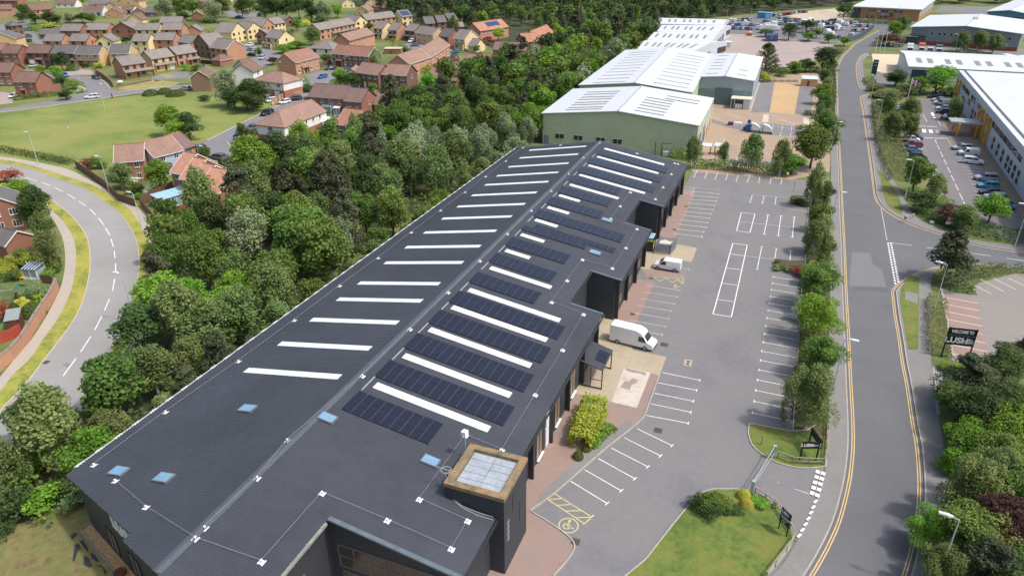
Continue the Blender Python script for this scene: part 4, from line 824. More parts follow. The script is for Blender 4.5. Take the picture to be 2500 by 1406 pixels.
# grey office with curved pale roof
a,b=at(2228,66,7.5),at(2495,83,7.5);bk=at(2274.7,38.4,7.5)
v=bk-a
t,P_=shed('office_building','large grey clad office with shallow pale roof and brick plinth','office',a,b,b+v,bk,7.4,9.2,M_GREYOFF,M_WROOF,1.0)
E2=lambda s:tuple(a.lerp(b,s))[:2]
plate(t,E2(.16),E2(.995),0,1.6,M_BRICKR,'brick_plinth');f=plate(t,E2(.01),E2(.155),.1,6.6,MATS['grey_curtain_wall'],'curtain_wall')
for i in range(6):
 for j in range(5):plate(t,E2(.014+i*.0235),E2(.033+i*.0235),.3+j*1.26,1.35+j*1.26,M_GLASSD if j<3 else MATS['grey_curtain_wall'],'pane',.1,f)
for s in(.19,.265,.31,.375,.42,.52,.6,.66,.85,.9):framed(t,E2(s),E2(s+.022),4.6,5.6,M_GALV,M_GLASSD,nx=1)
for s in(.24,.275,.35,.5):framed(t,E2(s),E2(s+.02),.5,1.2,M_WHITEM,M_GLASSD,nx=1)
plate(t,E2(.155),E2(.33),1.62,3.4,M_TEAL,'panel')
p=P_(.02,.55,1,.3);MB().tube((p.x-1,p.y,p.z),(p.x+1,p.y,p.z),.9,None,10).build('roof_vent',M_GALV,t)
q=thing('entrance_canopy','small projecting glass entrance with curved grey roof at the left end of the grey office','canopy');c0=at(2208,108);MB().box(c0.x,c0.x+5,c0.y+1,c0.y+6,3.2,3.5).build('roof',M_GALV,q);MB().box(c0.x+.4,c0.x+4.8,c0.y+1.4,c0.y+5.6,0,3.18).build('glazing',M_GLASSD,q)
# long white shed with square rooflights
a,b=at(2219.7,162.6,5.6),at(2344,169,5.6);u=(b-a).normalized();b=a+u*75
bl=at(2208,133.5,6.9);n=Vector((-u.y,u.x,0));dep=(bl-a).dot(n)*2
t=thing('warehouse','long white shed with square grey rooflights and navy door behind the retail warehouse','warehouse')
w=MB();zr=6.9;m0,m1=a+n*dep/2,b+n*dep/2;a2,b2=a+n*dep,b+n*dep
Z=lambda p,z:(p.x,p.y,z)
w.poly([Z(a,0),Z(b,0),Z(b,5.5),Z(a,5.5)]);w.poly([Z(a2,0),Z(a,0),Z(a,5.5),Z(m0,zr),Z(a2,5.5)]);w.poly([Z(b,0),Z(b2,0),Z(b2,5.5),Z(m1,zr),Z(b,5.5)]);w.poly([Z(b2,0),Z(a2,0),Z(a2,5.5),Z(b2,5.5)]);w.build('wall',M_SILVER,t)
r=MB()
for p,q in((a,b),(a2,b2)):
 s=-1 if p is a else 1
 e0,e1=p-u*.3+n*.3*s,q+u*.3+n*.3*s;r0,r1=m0-u*.3,m1+u*.3
 r.hexa([Z(e0,5.45),Z(e1,5.45),Z(r1,zr+.03),Z(r0,zr+.03),Z(e0,5.65),Z(e1,5.65),Z(r1,zr+.23),Z(r0,zr+.23)])
r.build('roof',M_WROOF,t)
for k in range(12):
 s0=3.0+(k//2)*9.3+(k%2)*3.6;x=[a+u*s0,a+u*(s0+1.7)]
 q=[x[0]+n*dep*.16,x[1]+n*dep*.16,x[1]+n*dep*.34,x[0]+n*dep*.34];zq=lambda f:5.65+(zr-5.42)*f*2+.02
 MB().hexa([Z(q[0],zq(.16)),Z(q[1],zq(.16)),Z(q[2],zq(.34)),Z(q[3],zq(.34)),Z(q[0],zq(.16)+.05),Z(q[1],zq(.16)+.05),Z(q[2],zq(.34)+.05),Z(q[3],zq(.34)+.05)]).build('rooflight',M_RLG,t)
plate(t,a+u*1.2,a+u*6.2,0,4.6,M_NAVY,'loading_door')
# retail warehouse with yellow steelwork
a,b=at(2341,172,9.2),at(2500,358.4,9.2);u=(a-b).normalized();s0=b-u*40
t=thing('retail_warehouse','big white retail warehouse with yellow exposed steelwork at the right edge','warehouse')
n=Vector((u.y,-u.x,0));n=n if n.x>0 else-n
w=MB();P4=[s0+n*.9,a+n*.9-u*1,a+n*90-u*1,s0+n*90];w.prism([(p.x,p.y)for p in P4][::-1],0,8.6);w.build('wall',M_SILVER,t)
r=MB();Q4=[s0,a,a+n*92,s0+n*92]
r.hexa([(p.x,p.y,8.62)for p in Q4]+[(p.x,p.y,9.2)for p in Q4]);r.build('roof',M_WROOF,t)
pa=MB();pa.hexa([Z(s0+n*1.3,9.22),Z(a+n*1.3,9.22),Z(a+n*1.9,9.22),Z(s0+n*1.9,9.22),Z(s0+n*1.3,9.32),Z(a+n*1.3,9.32),Z(a+n*1.9,9.32),Z(s0+n*1.9,9.32)]);pa.build('roof_gutter',mat('grey_gutter',srgb(92,98,104),.6,.1,1),t)
pa=MB();pa.hexa([Z(s0+n*.1-n*.15,7.4),Z(a-n*.05,7.4),Z(a+n*.88,7.4),Z(s0+n*.88,7.4),Z(s0-n*.05,8.6),Z(a-n*.05,8.6),Z(a+n*.88,8.6),Z(s0+n*.88,8.6)]);pa.build('fascia',mat('white_fascia',srgb(192,198,206),.5,.04,.5),t)
Lw=(a-s0).length
W2=lambda d:tuple(a+n*.9-u*d)[:2]
for d0,d1 in((8,13),(13.6,19),(19.4,21),(25,28),(28.6,32),(36,40),(58,62),(62.6,67),(67.5,72),(72.5,77),(77.5,82),(82.5,87),(88,92)):
 framed(t,W2(d0),W2(d1),5.2,6.9,M_GALV,M_GLASSD,nx=max(1,int((d1-d0)/1.3)))
for d in(12,15,31,35,63.5,69.5,75,80.5,84,88,92):
 for z in(1.0,2.6):framed(t,W2(d),W2(d+2.2),z,z+1.2,M_GALV,M_GLASSD,nx=2)
plate(t,W2(22.5),W2(25.5),3.4,5.0,mat('orange_sign',srgb(216,92,50),.5,.05,1),'sign_panel',.15)
wp=a+n*.9
for d in(3,45,55):
 tr=MB()
 for k in range(4):
  p0=wp-u*(d-2.6)-n*.5;p1=wp-u*(d+2.6)-n*.5
  zz0,zz1=k*1.8,(k+1)*1.8
  tr.beam(Z(p0,zz0)if k%2 else Z(p1,zz0),Z(p1,zz1)if k%2 else Z(p0,zz1),.32)
 tr.beam(Z(p0,0),Z(p0,7.3),.45);tr.beam(Z(p1,0),Z(p1,7.3),.45);tr.build('steel_frame',M_YEL,t)
q=at(1800,70,3.6,'K'),at(1320,165,3.6,'K')
c=[at(790,62,3.4,'K'),at(830,120,3.4,'K'),at(1330,165,3.4,'K'),at(1290,90,3.4,'K')]
t2=thing('walkway_canopy','flat grey canopy on thick yellow posts in front of the retail warehouse','canopy');MB().hexa([tuple(p)for p in c]+[tuple(p+Vector((0,0,.4)))for p in c]).build('roof',M_GALV,t2)
for x,y in((850,215),(905,315),(1165,335),(1110,245),(1250,250)):
 p=at(x,y,0,'K');MB().tube((p.x,p.y,0),(p.x,p.y,3.4),.26,None,10).build('post',M_YEL,t2)
# blue building peeping in at the top right corner
a,b=at(2412,28,7),at(2520,36,7);v=at(2480,1,7)-a
t,P_=shed('factory_unit','blue clad unit with white roof cut off by the top right corner','factory',a,b,b+v,a+v,6.8,8.2,mat('blue_cladding',srgb(96,136,166),.6,.05,.5),M_WROOF,.8)
framed(t,tuple(a.lerp(b,.6))[:2],tuple(a.lerp(b,.8))[:2],4,5.4,M_WHITEM,M_GLASSD,nx=4)
# ------------------------------------------------------------------ houses
def roof_mat(n,c,c2=None):
 m=mat(n,c,.85,.1,1.5,.12,.35,tint=c2,rnd=.06);return bands(m,'Z',.19,.14)
ROOFS=dict(grey=roof_mat('grey_roof_tile',srgb(132,126,122)),slate=roof_mat('dark_roof_tile',srgb(104,102,102)),brown=roof_mat('brown_roof_tile',srgb(120,96,86)),mid=roof_mat('pinkish_brown_tile',srgb(146,118,106)),red=roof_mat('red_roof_tile',srgb(146,108,94)),orange=roof_mat('orange_roof_tile',srgb(170,124,104)),tan=roof_mat('tan_roof_tile',srgb(190,142,118)),rose=roof_mat('rose_roof_tile',srgb(126,104,98)))
def wall_mat(n,c,v=.08):
 return mat(n,c,.85,v,1.3,.06,.25,rnd=.05)
WALLS=dict(red=wall_mat('red_house_brick',srgb(152,106,90)),orange=wall_mat('orange_house_brick',srgb(184,138,114)),buff=wall_mat('buff_house_brick',srgb(206,176,132)),cream=wall_mat('cream_render',srgb(226,206,160),.04),dark=wall_mat('dark_house_brick',srgb(124,94,84)),white=wall_mat('white_render',srgb(222,222,220),.03),blue=wall_mat('blue_grey_boarding',srgb(176,190,204),.03),brown=wall_mat('brown_house_brick',srgb(132,110,92)),amber=wall_mat('amber_house_brick',srgb(164,130,100)))
bands(WALLS['blue'],'Z',.25,.06)
M_RTILE=mat('ridge_tile',srgb(172,122,92),.85,.15,2,rnd=.1);M_BARGE_W=mat('white_bargeboard',srgb(228,228,228),.5,.03,2);M_BARGE_B=mat('brown_bargeboard',srgb(74,60,52),.6,.08,2)
M_PANE=glass('house_window_glass',srgb(58,64,70));M_FRB=mat('brown_window_frame',srgb(70,54,46),.6,.08,2)
DOORC=dict(white=M_BARGE_W,red=mat('red_door',srgb(166,44,52),.5,.05,2),blue=mat('teal_door',srgb(74,104,118),.5,.05,2),brown=mat('brown_door',srgb(112,66,50),.6,.08,2),dark=mat('dark_door',srgb(52,46,44),.6,.05,2))
_WM={}
def win_mesh(w,h,nx):
 k=(w,h,nx)
 if k not in _WM:
  f=MB();t=.08
  f.box(-w/2,w/2,-.06,.02,-t,0);f.box(-w/2,w/2,-.06,.02,h,h+t);
  for i in range(nx+1):x=-w/2+w*i/nx;f.box(x-t/2,x+t/2,-.055,.02,0,h)
  f.box(-w/2-.08,w/2+.08,-.14,.02,-t-.07,-t-.005)
  p=MB().poly([(-w/2,-.02,0),(w/2,-.02,0),(w/2,-.02,h),(-w/2,-.02,h)])
  _WM[k]=(f,p,{})
 return _WM[k]
def add_window(parent,x,y,z,rz,w,h,nx,fm):
 f,p,c=win_mesh(w,h,nx)
 if fm.name not in c:c[fm.name]=(f.mesh('window',fm),p.mesh('pane',M_PANE))
 o=bpy.data.objects.new('window',c[fm.name][0]);COL.objects.link(o);o.parent=parent;o.location=(x,y,z);o.rotation_euler.z=rz
 q=bpy.data.objects.new('pane',c[fm.name][1]);COL.objects.link(q);q.parent=o
def house(t,x1,y1,x2,y2,label,depth=8.0,kind='g',eh=5.0,pitch=34,roof='grey',wall='red',wf='b',barge='b',n=None,door=None,garage=None,porch=None,chim=None,gw=(0,0),ridge=False,base=None,solar=None,name='house',cat='house',grp='houses of the estate',lo=True):
 """kind g: eaves face the camera, x: gable faces it, h: hipped, hx: gable block hipped at the near end.  Photo points give the two eave ends."""
 a,b=at(x1,y1,eh,t),at(x2,y2,eh,t);a.z=b.z=0;u=b-a;L=u.length;u.normalize()
 T=thing(name,label,cat,a,math.atan2(u.y,u.x),grp)
 wm,rm=WALLS[wall],ROOFS[roof];fm=M_BARGE_W if wf=='w' else M_FRB;bm_=M_BARGE_W if barge=='w' else M_BARGE_B
 tp=math.tan(R(pitch));span=L if kind in 'xhx' and kind!='h' else depth
 if kind=='h':span=min(L,depth)
 rise=span/2*tp;zr=eh+rise;oh,og,th=.32,.22,.14
 w=MB()
 if kind=='g':
  for y,f in((0,1),(depth,-1)):
   q=[(0,y,0),(L,y,0),(L,y,eh),(0,y,eh)];w.poly(q if f>0 else q[::-1])
  for x,f in((0,-1),(L,1)):
   q=[(x,0,0),(x,depth,0),(x,depth,eh),(x,depth/2,zr-.02),(x,0,eh)];w.poly(q if f>0 else q[::-1])
 elif kind in('x','hx'):
  for x,f in((0,-1),(L,1)):
   q=[(x,0,0),(x,depth,0),(x,depth,eh),(x,0,eh)];w.poly(q if f>0 else q[::-1])
  for y,f in((0,1),(depth,-1)):
   q=[(0,y,0),(L,y,0),(L,y,eh),(L/2,y,zr-.02),(0,y,eh)]if not(kind=='hx' and y==0)else[(0,y,0),(L,y,0),(L,y,eh),(0,y,eh)];w.poly(q if f>0 else q[::-1])
 else:w.prism([(0,0),(L,0),(L,depth),(0,depth)],0,eh)
 w.build('wall',wm,T)
 r=MB();up=lambda q,d:[(p[0],p[1],p[2]+d)for p in q];ez=eh-oh*tp
 rg=MB();bg_=MB()
 if kind=='g':
  for s in(0,1):
   ye=-oh if s==0 else depth+oh
   q=[(-og,ye,ez),(L+og,ye,ez),(L+og,depth/2,zr),(-og,depth/2,zr)];q=q if s==0 else[q[1],q[0],q[3],q[2]];r.hexa(q+up(q,th))
  rg.beam((-og,depth/2,zr+th),(L+og,depth/2,zr+th),.2)
  for x in(-og-.03,L+og+.03):
   for ye in(-oh,depth+oh):bg_.hexa([(x-.03,ye,ez-.06),(x+.03,ye,ez-.06),(x+.03,depth/2,zr-.06),(x-.03,depth/2,zr-.06),(x-.03,ye,ez+.17),(x+.03,ye,ez+.17),(x+.03,depth/2,zr+.17),(x-.03,depth/2,zr+.17)])
 elif kind in('x','hx'):
  yf=L/2 if kind=='hx' else-og
  for s in(0,1):
   xe=-oh if s==0 else L+oh;y0=-oh if kind=='hx' else-og
   q=[(xe,y0,ez),(L/2,yf,zr),(L/2,depth+og,zr),(xe,depth+og,ez)];q=q if s else q[::-1];r.hexa(q+up(q,th))
  rg.beam((L/2,yf,zr+th),(L/2,depth+og,zr+th),.2)
  if kind=='hx':
   q=[(-oh,-oh,ez),(L+oh,-oh,ez),(L/2+.01,yf,zr),(L/2-.01,yf,zr)];r.hexa(q+up(q,th))
   for xe in(-oh,L+oh):rg.beam((xe,-oh,ez+th),(L/2,yf,zr+th),.18)
  for y in((-og-.03,depth+og+.03)if kind=='x' else(depth+og+.03,)):
   for xe in(-oh,L+oh):bg_.hexa([(xe,y-.03,ez-.06),(xe,y+.03,ez-.06),(L/2,y+.03,zr-.06),(L/2,y-.03,zr-.06),(xe,y-.03,ez+.17),(xe,y+.03,ez+.17),(L/2,y+.03,zr+.17),(L/2,y-.03,zr+.17)])
 else:
  h2=span/2;A,B_=((h2,depth/2),(L-h2,depth/2))if L>=depth else((L/2,h2),(L/2,depth-h2))
  C4=[(-oh,-oh,ez),(L+oh,-oh,ez),(L+oh,depth+oh,ez),(-oh,depth+oh,ez)];A3,B3=(*A,zr),(*B_,zr)
  fs=[[C4[0],C4[1],B3,A3],[C4[1],C4[2],B3],[C4[2],C4[3],A3,B3],[C4[3],C4[0],A3]]if L>=depth else[[C4[0],C4[1],A3],[C4[1],C4[2],B3,A3],[C4[2],C4[3],B3],[C4[3],C4[0],A3,B3]]
  for f in fs:r.poly(up(f,th))
  for i in range(4):q,p=C4[i],C4[(i+1)%4];r.poly([q,p,(p[0],p[1],p[2]+th),(q[0],q[1],q[2]+th)])
  r.poly(C4[::-1]);rg.beam((*A,zr+th),(*B_,zr+th),.18)
  for c,e in zip(C4,(A3,B3,B3,A3)if L>=depth else(A3,A3,B3,B3)):rg.beam((c[0],c[1],c[2]+th),(e[0],e[1],e[2]+th),.16)
 ro=r.build('roof',rm,T)
 rg.build('ridge',M_RTILE if ridge else rm,ro)
 for k in range(0,len(bg_.v),16):
  q=MB();q.v=bg_.v[k:k+16];q.f=[tuple(i-k for i in f)for f in bg_.f if k<=f[0]<k+16];q.build('bargeboard',bm_,ro)
 if kind!='x':MB().box(-.1,L+.1,-oh-.1,-oh,ez-.02,ez+.1).build('gutter',bm_,ro)
 if base:MB().box(-.05,L+.05,-.05,depth+.05,0,base).build('brick_base',WALLS['red'],T)
 nf=n if n is not None else max(1,int(L/2.9));big=L>6
 if eh>4:
  for i in range(nf):
   x=L*(i+.5)/nf;wd=1.5 if(i%2==0)else .95
   add_window(T,x,0,eh-1.5,0,wd,1.05,3 if wd>1.2 else 2,fm)
   if lo and not(garage is not None and abs(x-garage[0]*L)<1.6)and not(door is not None and abs(x-door[0]*L)<.9):add_window(T,x,0,.9,0,wd,1.15,3 if wd>1.2 else 2,fm)
 else:
  for i in range(nf):
   x=L*(i+.5)/nf
   if not(garage is not None and abs(x-garage[0]*L)<1.6):add_window(T,x,0,.9,0,1.3,1.1,2,fm)
 for k,g in enumerate(gw):
  for i in range(g):
   y=depth*(i+1)/(g+1);
   add_window(T,L if k else 0,y,eh-1.4 if eh>4 else 1.0,R(90)if k else R(-90),.7,1.0,1,fm)
 if door is not None:MB().box(door[0]*L-.48,door[0]*L+.48,-.07,.03,.05,2.1).build('door',DOORC[door[1]],T)
 if garage is not None:MB().box(garage[0]*L-1.15,garage[0]*L+1.15,-.06,.03,.03,2.15).build('garage_door',DOORC[garage[1]],T)
 if porch is not None:
  p0,p1,pd=porch;x0,x1=p0*L,p1*L;q=[(x0,-pd,2.35),(x1,-pd,2.35),(x1,0,3.05),(x0,0,3.05)]
  MB().hexa(q+up(q,.1)).build('porch_roof',rm,T)
  MB().box(x0+.1,x0+.25,-pd+.1,-.06,0,2.4).build('porch_side',wm,T);MB().box(x1-.25,x1-.1,-pd+.1,-.06,0,2.4).build('porch_side',wm,T)
 if chim is not None:
  cx,cy=(chim*L,depth/2)if kind=='g' else(L/2,chim*depth)
  q=MB();q.box(cx-.35,cx+.35,cy-.45,cy+.45,zr-.9,zr+1.1);q.box(cx-.42,cx+.42,cy-.52,cy+.52,zr+1.1,zr+1.22);q.build('chimney',wm if wall in('cream','red','dark')else WALLS['red'],ro)
 if solar is not None and kind=='g':
  s0,s1,f0,f1=solar;sk=MB();nn=max(2,int((s1-s0)*L/1.05))
  for i in range(nn):
   for j in range(2):
    xa,xb=L*(s0+(s1-s0)*i/nn)+.03,L*(s0+(s1-s0)*(i+1)/nn)-.03
    fa,fb=f0+(f1-f0)*j/2+.01,f0+(f1-f0)*(j+1)/2-.01
    Y=lambda f:-oh+(depth/2+oh)*f;Zf=lambda f:ez+(zr-ez)*f+th+.09
    q=[(xa,Y(fa),Zf(fa)),(xb,Y(fa),Zf(fa)),(xb,Y(fb),Zf(fb)),(xa,Y(fb),Zf(fb))];sk.hexa(q+up(q,.04))
  sk.build('solar_array',mat('blue_solar_glass',srgb(58,74,110),.2,.15,2,spec=.7),ro)
 return T
H=house
# front row by the green
H('A',125,785,335,787,'red brick house nearest the hedge and green, with plain brown roof',roof='brown',wall='red',wf='w',n=2,door=(.35,'brown'),porch=(.25,.5,.8))
H('A',-60,692,97,692,'brown roofed brick house cut by the left edge, behind the house by the hedge',roof='brown',wall='red',wf='w',n=2)
H('F',20,1018,335,1022,'red brick house with steep brown roof in the left row',roof='brown',wall='red',wf='w',n=2)
H('F',485,1012,925,1016,'brown brick house with white garage door and chimney',roof='brown',wall='dark',n=3,garage=(.18,'white'),door=(.5,'brown'),porch=(.38,.7,1.0),chim=.97)
H('F',965,1022,1408,1025,'dark roofed brown house partly behind a garden tree',roof='slate',wall='brown',n=3)
H('F',1418,1030,1880,1038,'buff house with red garage door and white windows',roof='slate',wall='buff',wf='w',barge='w',n=3,garage=(.2,'red'),porch=(.02,.98,1.0))
H('F',2065,1025,2450,1020,'buff gabled house with dark roof beside the one with the red garage',roof='slate',wall='buff',wf='w',barge='w',n=2,depth=9)
H('A',1165,628,1385,598,'brown house with long lean-to porch behind the round white dish',roof='grey',wall='orange',n=3,porch=(0,1.25,1.6),gw=(0,0),door=(.6,'brown'))
H('G',545,1135,970,1070,'buff house with white garage door and lean-to porch on the parched lawn',roof='grey',wall='buff',n=3,garage=(.85,'white'),porch=(.05,1.0,1.2),door=(.55,'brown'))
H('G',1025,1050,1405,990,'orange brick house with small porch, third along from the round white dish',roof='grey',wall='orange',n=3,porch=(.4,1.05,1.3),door=(.6,'brown'))
H('F',1140,592,1525,595,'plain grey roofed brick house at the left end of the third row',roof='grey',wall='red',n=2)
H('F',1605,572,2050,570,'grey roofed orange brick house, second in the third row',roof='grey',wall='orange',n=3)
H('A',1062,283,1285,285,'brick house whose broad gable faces the green in the third row',kind='x',roof='grey',wall='red',n=2,depth=9,pitch=27)
H('F',815,785,1165,790,'left of two grey roofed houses with blank orange gables',roof='grey',wall='orange',n=2)
H('F',1310,785,1640,790,'right of two grey roofed houses with blank orange gables',roof='grey',wall='orange',n=2,gw=(0,1))
H('F',1812,800,2150,795,'small cream gable between two brick houses and a bright green tree',kind='x',roof='grey',wall='cream',n=2,depth=8)
H('G',235,578,672,573,'grey roofed house with cream gable at its right end in the third row',roof='grey',wall='cream',n=3)
H('G',735,572,1112,570,'grey roofed brick house at the right end of the third row',roof='grey',wall='orange',n=2)
H('G',695,440,1112,436,'grey roofed house standing behind the right end of the third row',roof='grey',wall='brown',n=2)
H('G',165,790,470,792,'cream house with tall plain gable and two dark windows',roof='grey',wall='cream',n=2)
H('G',590,765,952,768,'orange house with two wide dark upper windows',roof='grey',wall='orange',n=2)
H('G',1045,805,1300,832,'low grey roofed house tucked between the orange house and the brown gable',roof='grey',wall='orange',n=2)
H('G',1348,842,1652,892,'brown gabled house with six small windows',kind='x',roof='grey',wall='brown',n=3,depth=9)
H('G',1655,905,1975,942,'house with huge blank salmon gable and white bargeboard',roof='grey',wall='orange',barge='w',n=3,depth=9.5)
H('G',1845,1160,2100,1112,'small brick garage with pale hipped roof below the salmon gable',kind='h',eh=2.5,roof='brown',wall='red',barge='w',depth=5,n=0,name='garage',cat='garage')
H('G',1185,602,1480,596,'little brick gabled garage beside the parked red car',kind='x',eh=2.5,roof='grey',wall='orange',depth=7,n=0,name='garage',cat='garage')
H('G',2060,632,2352,575,'cream gabled house left of a second cream gable',kind='x',roof='grey',wall='cream',depth=10,n=3)
H('H',25,582,300,540,'cream gabled house beside the silver cars, right of its twin',kind='x',roof='grey',wall='cream',depth=10,n=3)
H('H',312,525,540,478,'orange brick gabled house behind the cream pair',kind='x',roof='grey',wall='orange',depth=10,n=3)
H('H',540,468,752,432,'grey roofed cream house behind the orange gable',roof='grey',wall='cream',n=3)
H('H',748,395,945,385,'orange brick gable with one window beside the yellow shrub',kind='x',roof='grey',wall='red',depth=9,n=1)
H('H',372,715,622,745,'cream house with brick chimney on its big right gable',roof='grey',wall='cream',n=2,chim=.98,gw=(0,1),depth=9,porch=(-.2,.5,1.5))
H('H',195,660,410,655,'dark red gabled wing joined to the cream house with the chimney',kind='x',roof='grey',wall='dark',n=2,depth=7)
H('H',1200,922,1640,942,'white house with hipped grey roof and arched doorway',kind='h',roof='grey',wall='white',n=2,depth=10,door=(.62,'dark'),wf='b',pitch=28)
H('H',940,1195,1388,1085,'red brick pair with rust red roof and white gablets over the windows',roof='red',wall='orange',wf='w',barge='w',n=4,depth=9,gw=(1,0),door=(.4,'dark'),porch=(.22,.5,.9),ridge=True)
H('H',1635,1020,2330,1078,'long dark brick terrace with rust red roof and many white windows',roof='red',wall='dark',wf='w',barge='w',n=7,depth=8.5,porch=(.12,.3,1.0),door=(.2,'brown'))
H('H',1400,582,1620,545,'short grey roofed terrace unit left of the long one',roof='grey',wall='orange',n=2)
H('H',1620,542,2090,452,'long grey roofed terrace with row of small dark windows',roof='grey',wall='orange',n=6,porch=(0,1,1.3))
H('H',2085,425,2305,398,'cream gable with two dark windows at the end of the long terrace',kind='x',roof='grey',wall='cream',n=2,depth=9)
H('B',1150,195,1290,180,'grey roofed terrace unit right of the cream gable',roof='grey',wall='orange',n=3)
H('B',1290,179,1432,162,'grey roofed terrace unit left of the house with roof panels',roof='grey',wall='orange',n=3)
H('B',1490,166,1590,155,'cream house with pale blue solar panels across its roof',roof='grey',wall='cream',n=2,solar=(.1,.9,.2,.85),depth=9)
H('H',1970,785,2170,730,'half of a brick pair with blank brown gable toward the white house',roof='mid',wall='orange',barge='b',n=2,wf='w',gw=(1,0))
H('H',2172,728,2452,655,'pink brick half of a pair with orange end, left of the white conservatories',roof='mid',wall='orange',wf='w',n=2)
H('B',1215,270,1302,278,'narrow house with tall cream gable facing right',roof='grey',wall='cream',n=2,depth=9,porch=(0,1,1))
H('B',1355,285,1437,292,'narrow house with tall salmon gable and balcony like porch',roof='grey',wall='orange',n=2,depth=9,porch=(0,1,1))
H('B',1515,290,1608,300,'dark fronted narrow house beside the parked truck',roof='grey',wall='dark',n=2,depth=8,porch=(0,1,1))
H('B',1620,310,1785,335,'buff house with pale gable and white windows behind the truck',roof='grey',wall='buff',wf='w',barge='w',n=3)
H('B',1840,345,1932,355,'house with deep orange gable left of the yellow one',roof='slate',wall='red',n=2,depth=9)
H('B',1985,366,2087,377,'house with tall yellow gable and white bargeboard',roof='grey',wall='cream',wf='w',barge='w',n=2,depth=10,porch=(.1,.9,.8))
H('B',2122,440,2192,446,'small yellow garage right of the yellow gabled house',eh=2.6,roof='grey',wall='cream',depth=8,n=0,name='garage',cat='garage')
H('B',1715,230,1805,225,'nearest of three dark red gabled houses in a stepped row',roof='slate',wall='dark',n=1,depth=9)
H('B',1830,216,1915,211,'middle of three dark red gabled houses in a stepped row',roof='slate',wall='dark',n=1,depth=9)
H('B',1940,196,2025,188,'farthest of three dark red gabled houses in a stepped row',roof='slate',wall='dark',n=1,depth=9)
H('B',1960,262,2080,256,'small grey roofed garage in front of the dark red stepped row',eh=2.6,roof='grey',wall='dark',depth=6,n=0,name='garage',cat='garage')
H('B',2235,300,2505,258,'orange roofed house with blue solar panels near the woods',roof='orange',wall='orange',wf='w',n=4,solar=(.35,.8,.35,.85),depth=10,ridge=True)
H('I',315,405,455,395,'orange roofed house with tile hung gable at the edge of the trees, front half',roof='orange',wall='red',n=2,depth=9,ridge=True)
H('I',455,375,610,305,'orange roofed house with tile hung gable at the edge of the trees, rear half',roof='orange',wall='red',n=2,depth=9,ridge=True)
H('I',15,475,330,485,'low brown roofed brick block half hidden by the trees',roof='rose',wall='red',wf='w',n=3,eh=4.0)
H('B',2075,602,2345,608,'red roofed house with white gabled bay near the red car',roof='red',wall='red',wf='w',n=3,eh=4.2,ridge=True)
# terraces nearer the belt of trees
H('B',1555,612,1760,545,'brown roofed brick terrace end with brown gable and white gablet',roof='mid',wall='orange',wf='w',barge='w',n=4,depth=9,gw=(1,0))
H('B',1762,545,1942,430,'brown roofed brick terrace continuing behind the front block, with white porches',roof='mid',wall='orange',wf='w',barge='w',n=5,depth=9,porch=(.3,.6,1))
H('B',1045,692,1257,720,'left half of the dark brick pair facing the white van',roof='mid',wall='dark',wf='w',n=4,depth=8.5,door=(.4,'white'),ridge=True)
H('B',1296,713,1532,727,'right half of the dark brick pair, with mock timber gablet over a bay',roof='mid',wall='dark',wf='w',n=3,depth=8.5,door=(.5,'white'),porch=(.25,.65,.8),gw=(0,1),ridge=True)
H('B',965,690,1045,690,'mock timbered gable wing at the left end of the dark brick pair',kind='x',roof='mid',wall='white',wf='b',n=1,depth=8)
H('B',598,922,935,947,'long brown roofed brick block with white windows behind the conservatories',roof='rose',wall='red',wf='w',n=4,depth=9)
H('B',937,965,1100,978,'lower right end of the brown roofed brick block, with satellite dish on its gable',roof='rose',wall='red',wf='w',n=2,depth=9,gw=(0,1))
H('B',75,765,355,797,'white walled house with brown hipped roof and brick ground floor',kind='h',roof='mid',wall='white',wf='w',n=3,depth=9,base=2.5,garage=(.75,'white'),pitch=30)
H('B',20,660,125,640,'brown roofed house with white side wall behind the tall green tree',roof='brown',wall='white',wf='w',n=2,depth=8)
H('A',2410,690,2500,650,'white and brick house partly behind the tall green tree',roof='brown',wall='white',wf='w',n=1,depth=8)
H('A',1815,740,1990,735,'brown and black gabled house at the end of the street by the tall green tree',kind='x',roof='brown',wall='brown',barge='w',n=0,depth=9,gw=(0,0))
H('E',505,655,1040,708,'pale grey and brick house with solar panels on its hipped brown roof',kind='hx',roof='mid',wall='white',wf='w',n=1,depth=19,base=2.4,gw=(0,5),solar=(.22,.82,.12,.55),pitch=32,ridge=True)
H('E',2030,642,2520,705,'orange roofed house with white gabled bay window at the edge of the belt',roof='orange',wall='dark',wf='w',barge='w',n=3,depth=9,ridge=True)
H('B',1222,996,1432,1002,'single storey brick block with brown roof beside the belt of trees',roof='rose',wall='red',wf='w',n=2,eh=3.2,depth=9)
H('B',1718,742,2005,772,'long low brown roof at the edge of the belt above the white van',roof='mid',wall='red',wf='w',n=3,depth=9,eh=3.4)
H('B',1640,870,1830,880,'grey brown bungalow roof sunk into the belt of trees',roof='rose',wall='red',n=1,depth=9,eh=2.8,kind='h')
H('E',640,1325,1120,1300,'bungalow with long brown roof and orange brick gable beside the white van',kind='x',roof='mid',wall='amber',wf='w',barge='w',n=1,depth=14,eh=2.8,pitch=30,ridge=True)
